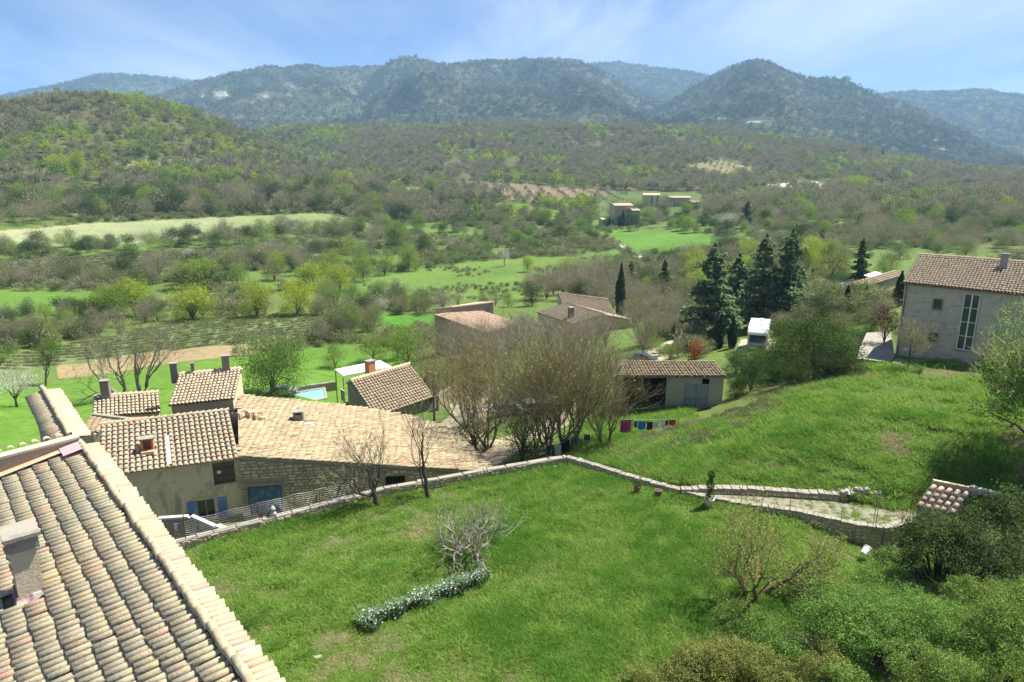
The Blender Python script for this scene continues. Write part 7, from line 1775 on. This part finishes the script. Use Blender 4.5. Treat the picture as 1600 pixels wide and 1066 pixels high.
# -- self-sown trees of hedges and scrub, each one a tree, kept to what the photograph can show singly
REG = {
 'hedge under the hillside terraces': ([(-40, 360), (-40, 305), (150, 302), (400, 300), (560, 300), (640, 318), (660, 350), (560, 345), (530, 328), (344, 337), (150, 345)], 118, {'bare': .28, 'dense_dark': .34, 'dull': .22, 'round_spring': .16}, (26, 40)),
 'hedge below the pale field': ([(-40, 408), (-40, 385), (200, 385), (330, 372), (480, 362), (590, 350), (600, 372), (560, 384), (400, 390), (200, 400)], 62, {'dull': .38, 'bare': .22, 'dense_dark': .14, 'fresh': .26}, (20, 34)),
 'hedge between terraces and bright row': ([(-40, 452), (-40, 428), (100, 425), (300, 420), (420, 402), (560, 388), (600, 400), (540, 430), (400, 440), (330, 455), (160, 452)], 64, {'bare': .26, 'dull': .30, 'dense_dark': .18, 'fresh': .26}, (26, 42)),
 'scrub beside the left vineyard': ([(-40, 545), (-40, 492), (60, 492), (160, 485), (200, 500), (420, 492), (500, 485), (500, 494), (270, 504), (140, 530), (60, 545)], 46, {'bare_red': .26, 'dull': .40, 'dense_dark': .14, 'fresh': .20}, (22, 38)),
 'scrub in the middle of the valley': ([(600, 345), (700, 320), (880, 345), (950, 350), (955, 395), (840, 400), (700, 412), (640, 400), (600, 380)], 80, {'bare': .18, 'dull': .38, 'dense_dark': .22, 'round_spring': .22}, (14, 28)),
 'scrub round the meadow foot': ([(470, 500), (520, 455), (600, 465), (700, 475), (820, 478), (690, 490), (600, 500), (560, 530), (500, 540)], 46, {'bare_red': .22, 'dull': .40, 'dense_dark': .12, 'fresh': .26}, (22, 38)),
 'trees round the far hamlet': ([(930, 345), (1000, 330), (1100, 330), (1200, 320), (1320, 345), (1310, 372), (1130, 372), (1050, 362), (960, 362)], 80, {'bare': .26, 'round_spring': .28, 'dull': .26, 'dense_dark': .20}, (16, 30)),
 'trees between road and cedars': ([(1060, 415), (1130, 400), (1250, 385), (1290, 400), (1260, 440), (1180, 470), (1080, 480), (1000, 476), (965, 455), (1030, 438)], 78, {'bare': .34, 'dull': .30, 'round_yellow': .18, 'dense_dark': .18}, (28, 46)),
 'woodland edge right of the cedars': ([(1240, 385), (1300, 345), (1500, 330), (1640, 340), (1640, 398), (1500, 398), (1400, 385), (1330, 400), (1250, 430)], 110, {'bare': .40, 'dull': .28, 'dense_dark': .14, 'round_spring': .18}, (22, 38)),
 'trees behind the brown-roofed houses': ([(820, 470), (900, 440), (960, 430), (1000, 480), (1060, 490), (1070, 520), (1000, 520), (960, 500), (900, 470)], 34, {'bare_red': .6, 'bare': .2, 'dull': .2}, (34, 52)),
 'shrubs beside the motorhome lane': ([(1010, 525), (1080, 520), (1100, 548), (1060, 560), (1000, 572), (990, 560)], 16, {'dull': .5, 'bare': .3, 'fresh': .2}, (24, 38)),
 'shrubs on the bank above the shed': ([(1160, 560), (1230, 500), (1330, 500), (1350, 560), (1300, 590), (1200, 605), (1150, 600)], 30, {'bank_dark': .45, 'bush_bank': .25, 'dull': .15, 'bare': .15}, (34, 54)),
 'shrubs near the long low house': ([(1240, 470), (1300, 440), (1400, 480), (1395, 520), (1330, 530), (1290, 520), (1230, 520)], 34, {'dull': .4, 'bush_bank': .3, 'bare': .3}, (20, 36)),
}
WORD = {'bare': ('bare_tree', 'bare brown tree'), 'bare_red': ('bare_tree', 'bare reddish-brown tree'), 'dense_dark': ('evergreen_tree', 'dark evergreen tree'), 'dull': ('leafing_tree', 'half-leafed tree'), 'round_spring': ('green_tree', 'spring-green tree'),
        'fresh': ('green_tree', 'fresh green tree'), 'round_yellow': ('green_tree', 'yellow-green tree'), 'bush_bank': ('evergreen_shrub', 'leafy green shrub'), 'bank_dark': ('evergreen_shrub', 'dark evergreen shrub')}
for reg, (pts, n, mix, (h0, h1)) in REG.items():
    poly = wpoly(pts); P = np.array(poly); lo, hi = P.min(0), P.max(0); got = []; tries = 0; keys = list(mix); w = np.array([mix[k] for k in keys]); w /= w.sum(); dm = None
    # spread by image area: draw pixels inside the outline
    us = [p[0] for p in pts]; vs = [p[1] for p in pts]
    while len(got) < n and tries < n * 30:
        tries += 1; u = random.uniform(min(us), max(us)); v = random.uniform(min(vs), max(vs))
        if not bool(in_poly(np.array([u]), np.array([v]), pts)[0]): continue
        hp = random.uniform(h0, h1)
        if any(abs(u - a) < hp * .42 and abs(v - b) < hp * .16 for a, b in got): continue
        if open_ground(*[np.array([c]) for c in hit(u, v).xy])[0] and 'hamlet' not in reg: continue
        got.append((u, v)); k = keys[int(rng.choice(len(keys), p=w))]
        nm, wd = WORD[k]; g = hit(u, v); far = depth(g) > 230
        f = (u - max(min(us), 0)) / (min(max(us), 1600) - max(min(us), 0)); q = (hp - h0) / (h1 - h0); size = 'small ' if q < .33 else 'tall ' if q > .67 else ''
        where = 'left end' if f < .2 else 'centre left' if f < .4 else 'centre' if f < .6 else 'centre right' if f < .8 else 'right end'
        lb = '%s%s, %s of %s' % (size, wd, where, reg)
        o = plant_px(nm, lb, 'tree' if 'shrub' not in nm else 'shrub', k, u, v, hp, hp * random.uniform(.8, 1.15), group=lb, whole=far)
# orchard trees in rows
def orchard(key, sp, hp, lab, ang, limit, kinds):
    poly = FIELD[key][0]; P = np.array(poly); c = P.mean(0); R = np.hypot(*(P - c).T).max(); co, si = math.cos(ang), math.sin(ang); out = []
    for a in np.arange(-R, R, sp * 1.5):
        for b in np.arange(-R, R, sp):
            x = c[0] + a * co - b * si + random.gauss(0, .6); y = c[1] + a * si + b * co + random.gauss(0, .6)
            if bool(in_poly(np.array([x]), np.array([y]), poly)[0]) and random.random() < .9: out.append((x, y))
    random.shuffle(out)
    for x, y in out[:limit]: plant('orchard_tree', lab, 'tree', random.choice(kinds), (x, y, float(ground_z(x, y)) - .1), hp * random.uniform(.7, 1.25), 1.0, group=lab, whole=True)
orchard('orch1', 8.5, 3.6, 'small dark round tree in the brown orchard across the valley', .1, 190, ['orchard', 'olive'])
orchard('orch2', 11, 4.2, 'small dark tree in the fan-shaped orchard on the plateau', .3, 90, ['orchard'])
# ================================================================ near trees, branch by branch
def branch_tree(name, label, g, P, h, r, lv, twigm='twig', barkm='bark', leaves=0, leafm=None, leaf=.06, stems=1, seed=1, spread=0.0, lean=(0, 0), blades_=None, tipn=3, tipl=.35, tipw=.012, group=None, cat='tree'):
    global rng
    keep = rng; rng = np.random.default_rng(seed); t = thing(name, label, cat, g, group); tips = []; mb = MB()
    for s in range(stems):
        an = 2 * math.pi * s / stems + rng.uniform(-.3, .3); d = Vector((math.cos(an) * spread + lean[0], math.sin(an) * spread + lean[1], 1)).normalized()
        grow(mb, tips, (math.cos(an) * r * (stems > 1), math.sin(an) * r * (stems > 1), -.15), d, h * P['first'], r, lv, dict(P, lv=lv))
    A = Acc(); A.mb(mb); obj('trunk', A.mesh('trunk', [M[barkm]], True), t)
    T = np.array([q[0] for q in tips]); D = np.array([q[1] for q in tips]); n = len(T); k = tipn
    Q = np.repeat(T, k, 0); DD = np.repeat(D, k, 0) + unit(n * k) * .6; B = Acc(); Q0 = Q - DD * rng.uniform(0, .5, (n * k, 1)) * tipl
    B.add(*slivers(Q0, DD + [0, 0, .25], tipl * rng.uniform(.5, 1.2, n * k), tipw), 0)
    if leaves: i = rng.choice(n, leaves); B.add(*quads(T[i] + rng.normal(size=(leaves, 3)) * tipl * .45, unit(leaves), rng.uniform(.6, 1.3, leaves) * leaf), 1)
    obj('crown', B.mesh('crown', [M[twigm], M[leafm or twigm]]), t); rng = keep; return t
HAB = dict(wob=.16, up=.05, tap=.6, kids=[4, 4, 3, 3, 3], ang=(28, 60), len=(.58, .85), thin=.55, rmin=.006, first=.25)
HAB['from'] = .35
UP = dict(HAB, up=.16, ang=(16, 42), len=(.62, .9), kids=[4, 4, 3, 3, 3], first=.30)
FIG = dict(HAB, up=.20, ang=(35, 75), kids=[4, 4, 3, 3], len=(.62, .9), first=.16, thin=.62, wob=.26, tap=.75)
gz = lambda u, v: (lambda p: Vector((p.x, p.y, float(garden_z(p.x, p.y)))))(PZ(u, v, 19.4))
branch_tree('bare_fruit_tree', 'dark leafless fruit tree inside the garden wall, before the stone barn', gz(592, 792), dict(UP, first=.28, ang=(28, 62), len=(.68, .95)), 6.0, .21, 4, barkm='bark_dark', seed=5, leaves=160, leafm='leaf_pale', leaf=.05, lean=(-.12, 0), tipw=.018, tipn=6, tipl=.5)
branch_tree('bare_fruit_tree', 'leaning leafless tree with a crooked trunk right of the first fruit tree', gz(672, 782), dict(UP, first=.42, ang=(18, 45), kids=[3, 3, 3, 3]), 5.4, .18, 4, barkm='bark_dark', seed=12, lean=(-.55, .1), tipw=.018, tipn=5, tipl=.5)
branch_tree('bare_fig_tree', 'low spreading leafless fig with pale grey branches in mid garden', gz(735, 872), dict(FIG, first=.36, kids=[3, 3, 3, 2], up=.16), 3.9, .10, 4, barkm='bark_fig', twigm='twig_fig', seed=3, stems=6, spread=1.25, tipn=2, tipl=.35, tipw=.018)
branch_tree('leafing_fruit_tree', 'orange-barked fruit tree just coming into leaf at the right of the garden', gz(1180, 935), dict(HAB, first=.28, ang=(28, 62), up=.10, kids=[4, 4, 3, 3], wob=.2), 7.2, .14, 4, barkm='bark_lichen', twigm='twig_green', seed=9, stems=4, spread=.85, leaves=7000, leafm='leaf_tip', leaf=.085, tipw=.014)
mg = lambda u, v: hit(u, v)
# two old half-dead trees in the meadow behind the roofs
BIG = dict(HAB, first=.30, up=.12, ang=(20, 50), kids=[3, 4, 3, 3, 3], wob=.14)
for lab, u, v, h, sd, ln in (('old grey half-bare tree in the meadow behind the low tiled house', 192, 622, 12.5, 21, (-.25, 0)), ('taller old half-bare tree right of it, forked low, behind the raised house', 222, 614, 13.5, 33, (.18, 0))):
    g = mg(u, v); branch_tree('old_meadow_tree', lab, g, BIG, h, .30, 5, barkm='bark_pale', twigm='twig', seed=sd, stems=2, spread=.28, lean=ln, leaves=900, leafm='leaf_pale', leaf=.14, tipn=2, tipl=.8, tipw=.03)
branch_tree('leafing_tree', 'small thin-leaved tree behind the white-blossoming one', mg(72, 603), dict(UP, kids=[4, 4, 3, 3]), 7.5, .18, 4, seed=44, leaves=4200, leafm='leaf_green', leaf=.12, tipl=.5, tipw=.02)
branch_tree('leafing_tree', 'thin green tree cut by the left edge of the photo, beside the blossom', mg(-4, 605), dict(UP, kids=[4, 4, 3, 3]), 8, .18, 4, seed=45, leaves=3000, leafm='leaf_green', leaf=.12, tipl=.5, tipw=.02)
# the group of upright bare trees beyond the wall corner
CL = dict(UP, kids=[5, 4, 4, 4], first=.34, up=.15, ang=(14, 40), wob=.12, len=(.62, .88))
protoC = []
def cluster_mesh(seed, h, r, twigm, barkm, leaves, leafm):
    t = branch_tree('x', 'x', Vector((0, 0, 0)), CL, h, r * .72, 4, twigm=twigm, barkm=barkm, seed=seed, stems=4, spread=.50, leaves=leaves, leafm=leafm, leaf=.09, tipn=2, tipl=.9, tipw=.014)
    ch = [c for c in bpy.data.objects if c.parent == t]; ms = {c.name.split('.')[0]: c.data for c in ch}
    for c in ch: bpy.data.objects.remove(c)
    bpy.data.objects.remove(t); return ms
CM = [cluster_mesh(61, 9, .13, 'twig', 'bark_mid', 500, 'leaf_pale'), cluster_mesh(62, 9, .13, 'twig_green', 'bark_lichen', 900, 'leaf_olive'), cluster_mesh(63, 9, .12, 'twig_red', 'bark_mid', 0, 'leaf_pale')]
for i, (lab, u, v, hp, m) in enumerate((
        ('first lichen-green bare tree from the left in the dense group beyond the wall', 762, 700, 150, 1), ('bare tree with many upright stems behind the near washing line', 858, 706, 190, 1), ('bare tree leaning right of the near washing line', 884, 700, 176, 1),
        ('slim greenish bare tree beside the magenta towel', 944, 700, 120, 1), ('yellow-lichened bare tree at the left of the group, over the courtyard', 728, 668, 140, 1), 
         ('reddish bare tree at the back of the group before the pink-tiled roof', 745, 600, 110, 2), ('bare tree at the back of the group, before the brown-roofed house', 850, 600, 120, 2),
        ('reddish bare tree over the drive, under the brown roofs', 905, 590, 105, 2), ('bare tree right of the dark-walled house', 712, 580, 80, 0), ('brown bare tree in the group, above the parked cars', 826, 640, 150, 0), ('leafless tree beside the drive left of the shed', 930, 620, 96, 0), ('bare tree at the front of the group left of the near washing line', 836, 712, 130, 2), ('small bare tree in front of the dark shed bay', 985, 636, 60, 2), ('spreading bare tree beyond the shed, by the lawn', 1010, 545, 76, 2), ('low bare tree leaning over the shed roof', 962, 606, 60, 2))):
    g = mg(u, v); h = hp * depth(g) / 1066 / CP; s = h / 9.6; t = thing('bare_upright_tree', lab, 'tree', g, 'dense group of bare upright trees', (0, 0, i * 1.3)); sc = (s * 1.5, s * 1.5, s)
    obj('trunk', CM[m]['trunk'], t, scale=sc); obj('crown', CM[m]['crown'], t, scale=sc)
# ivy-clad trunk and shrubs under them
proto('ivy', 'leafy', 2, h=5, w=3.6, leafm='leaf_dark', n=3200, leaf=.13, tw=700, k=20, base=.05, trunk=.25, barkm='bark_dark')
for lab, u, v, hp, wp in (('dark ivy-covered tree stump left of the near washing line', 815, 722, 92, 62), ('ivy bush between the courtyard and the bare trees', 742, 702, 52, 70)): plant_px('ivy_tree', lab, 'tree', 'ivy', u, v, hp, wp)
for lab, u, v, hp, wp in (('bare reddish tree hiding the foot of the dark-walled house', 694, 552, 62, 50), ('bare reddish tree under the left corner of the pink-tiled roof', 722, 560, 60, 56), ('bare reddish tree before the middle of the pink-tiled roof', 758, 566, 62, 60), ('bare reddish tree under the right tip of the pink-tiled roof', 796, 556, 64, 60), ('bare reddish tree left of the brown-roofed house', 826, 540, 56, 50), ('bare reddish tree before the brown-roofed house chimney', 866, 548, 56, 58), ('bare reddish tree before the right end of the brown-roofed house', 912, 546, 58, 60), ('bare reddish tree between the brown roofs and the tall cypress', 946, 540, 50, 50), ('low bare tree at the foot of the pool house wall', 664, 600, 46, 46)):
    plant_px('bare_tree', lab, 'tree', 'bare_red', u, v, hp, wp)
# right-hand green tree, close
proto('near_green', 'leafy', 1, h=10, w=9.5, leafm='leaf_lime', n=24000, leaf=.14, tw=2500, k=120, lumpf=.10, base=.15, trunk=.2, squash=.8)
g = PZ(1610, 720, 21.8); h = 262 * depth(g) / 1066; plant('leafy_tree', 'large bright green tree covering the right end of the stone house', 'tree', 'near_green', g, h, .92, rz=.4)
branch_tree('bare_shrub', 'thin bare branches of a shrub at the right edge, below the green tree', PZ(1618, 790, 21.0), dict(UP, kids=[3, 4, 3, 3]), 3.4, .10, 4, twigm='twig_green', seed=71, stems=4, spread=.6, lean=(-.3, 0), leaves=800, leafm='leaf_pale', leaf=.07)
# the big bushes at the lower right
def bush(label, key, blobs, n, leaf, leafm, seed, twig=0, tall=1.0):
    global rng
    keep = rng; rng = np.random.default_rng(seed); c0 = Vector(blobs[0][0]); g = Vector((c0.x, c0.y, 19.2)); A = Acc(); C = []; R = []
    for (c, rad, k) in blobs:
        cc, rr = lumps(np.array(c) - np.array(g), (rad[0], rad[1], rad[2]), k, max(rad[:2]) * .26, zmin=-.25); C.append(cc); R.append(rr)
    C = np.concatenate(C); R = np.concatenate(R); P, Nn = leaf_fill(C, R, n, .8); keepm = P[:, 2] > -.6; P, Nn = P[keepm], Nn[keepm]; Nn = Nn + [0, 0, .5]; Nn /= np.linalg.norm(Nn, axis=1)[:, None]
    A.add(*quads(P, Nn, rng.uniform(.6, 1.35, len(P)) * leaf, .62), 0)
    if twig: P, Nn = leaf_fill(C, R * .95, twig); A.add(*slivers(P, Nn + [0, 0, .6], rng.uniform(.3, .8, twig), .018), 1)
    t = thing('bush', label, 'bush', g); obj('crown', A.mesh('crown', [M[leafm], M['twig_green']]), t)
    mb = MB()
    for c in C[::(5 if key == 'd' else 2)]: mb.tube([(c[0] * .3, c[1] * .3, -.3), (c[0] * .6, c[1] * .6, c[2] * .5), (c[0] * .85, c[1] * .85, c[2] * .72)], [.06, .04, .015], 4, cap=False)
    mb.build('stem', M['bark_dark'], t); rng = keep; return t
B = lambda u, v, z, r: (PZ(u, v, z), r)
bush('dark glossy evergreen bush hiding the right side of the little tiled roof', 'a', [(PZ(1480, 850, 21.2), (3.0, 2.2, 1.6), 34), (PZ(1590, 815, 21.8), (2.4, 2.2, 1.8), 26), (PZ(1600, 900, 21.0), (2.2, 2.0, 1.4), 20), (PZ(1400, 880, 20.4), (1.5, 1.2, .9), 14)], 52000, .10, 'leaf_dark', 1)
bush('broad mid-green bush filling the bottom right of the garden', 'b', [(PZ(1330, 985, 21.0), (3.0, 2.2, 1.3), 40), (PZ(1470, 990, 21.2), (2.4, 1.8, 1.2), 26), (PZ(1260, 920, 20.0), (1.6, 1.3, .7), 18), (PZ(1240, 1010, 20.6), (1.5, 1.4, .9), 16), (PZ(1345, 905, 20.2), (1.3, 1.2, .8), 12), (PZ(1400, 945, 20.8), (2.0, 1.6, 1.1), 20), (PZ(1180, 985, 20.0), (1.3, 1.1, .7), 12)], 90000, .075, 'leaf_bush', 2, 500)
bush('olive-green bush at the bottom edge, centre right', 'c', [(PZ(1130, 1040, 20.6), (2.2, 1.2, .9), 30), (PZ(1030, 1065, 20.3), (1.2, .8, .6), 14), (PZ(1210, 1060, 21.0), (1.2, 1.0, .9), 16), (PZ(1080, 1050, 20.5), (1.4, .9, .8), 16), (PZ(1290, 1050, 21.2), (1.3, 1.0, 1.0), 16), (PZ(980, 1062, 20.0), (.9, .7, .45), 8)], 60000, .06, 'leaf_olive', 3, 300)
bush('green bush with yellow tips in the bottom right corner of the view', 'd', [(PZ(1560, 1010, 21.6), (2.1, 1.9, 2.2), 40), (PZ(1450, 1062, 21.6), (1.7, 1.3, 1.6), 26), (PZ(1330, 1075, 21.4), (1.3, .9, .9), 14), (PZ(1600, 950, 21.2), (2.0, 1.6, 1.4), 22), (PZ(1530, 930, 20.9), (1.6, 1.3, 1.0), 16), (PZ(1620, 1050, 22.2), (1.4, 1.2, 1.3), 16)], 80000, .065, 'leaf_green2', 4, 400)
# small shrubs and tufts against the walls and under the eaves
for (u, v, hp, lab) in ((390, 985, 30, 'small yellowing shrub at the foot of the nearest roof'), (905, 722, 16, 'low green clump inside the garden wall corner')):
    g = gz(u, v); h = hp * depth(g) / 1066; 
    if 'tiny' not in PROTO: proto('tiny', 'leafy', 1, h=1, w=1.1, leafm='leaf_green', n=1300, leaf=.05, tw=120, k=14, base=.02, trunk=.02)
    plant('small_shrub', lab, 'shrub', 'tiny', g, h, 1.1)
# ================================================================ the air of the valley
def haze():
    mb = MB(); mb.hexa([(-8200, -400, -14), (8200, -400, -14), (8200, 7600, -14), (-8200, 7600, -14), (-8200, -400, 900), (8200, -400, 900), (8200, 7600, 900), (-8200, 7600, 900)])
    m = bpy.data.materials.new('haze'); m.use_nodes = True; nt = m.node_tree; nt.nodes.clear(); out = N(nt, 'ShaderNodeOutputMaterial')
    v = N(nt, 'ShaderNodeVolumePrincipled'); v.inputs['Color'].default_value = (.40, .66, 1.0, 1); v.inputs['Density'].default_value = 1.08e-4; v.inputs['Anisotropy'].default_value = 0.1
    L(nt, v.outputs[0], out.inputs['Volume']); mb.build('haze', m, kind='stuff')
haze()
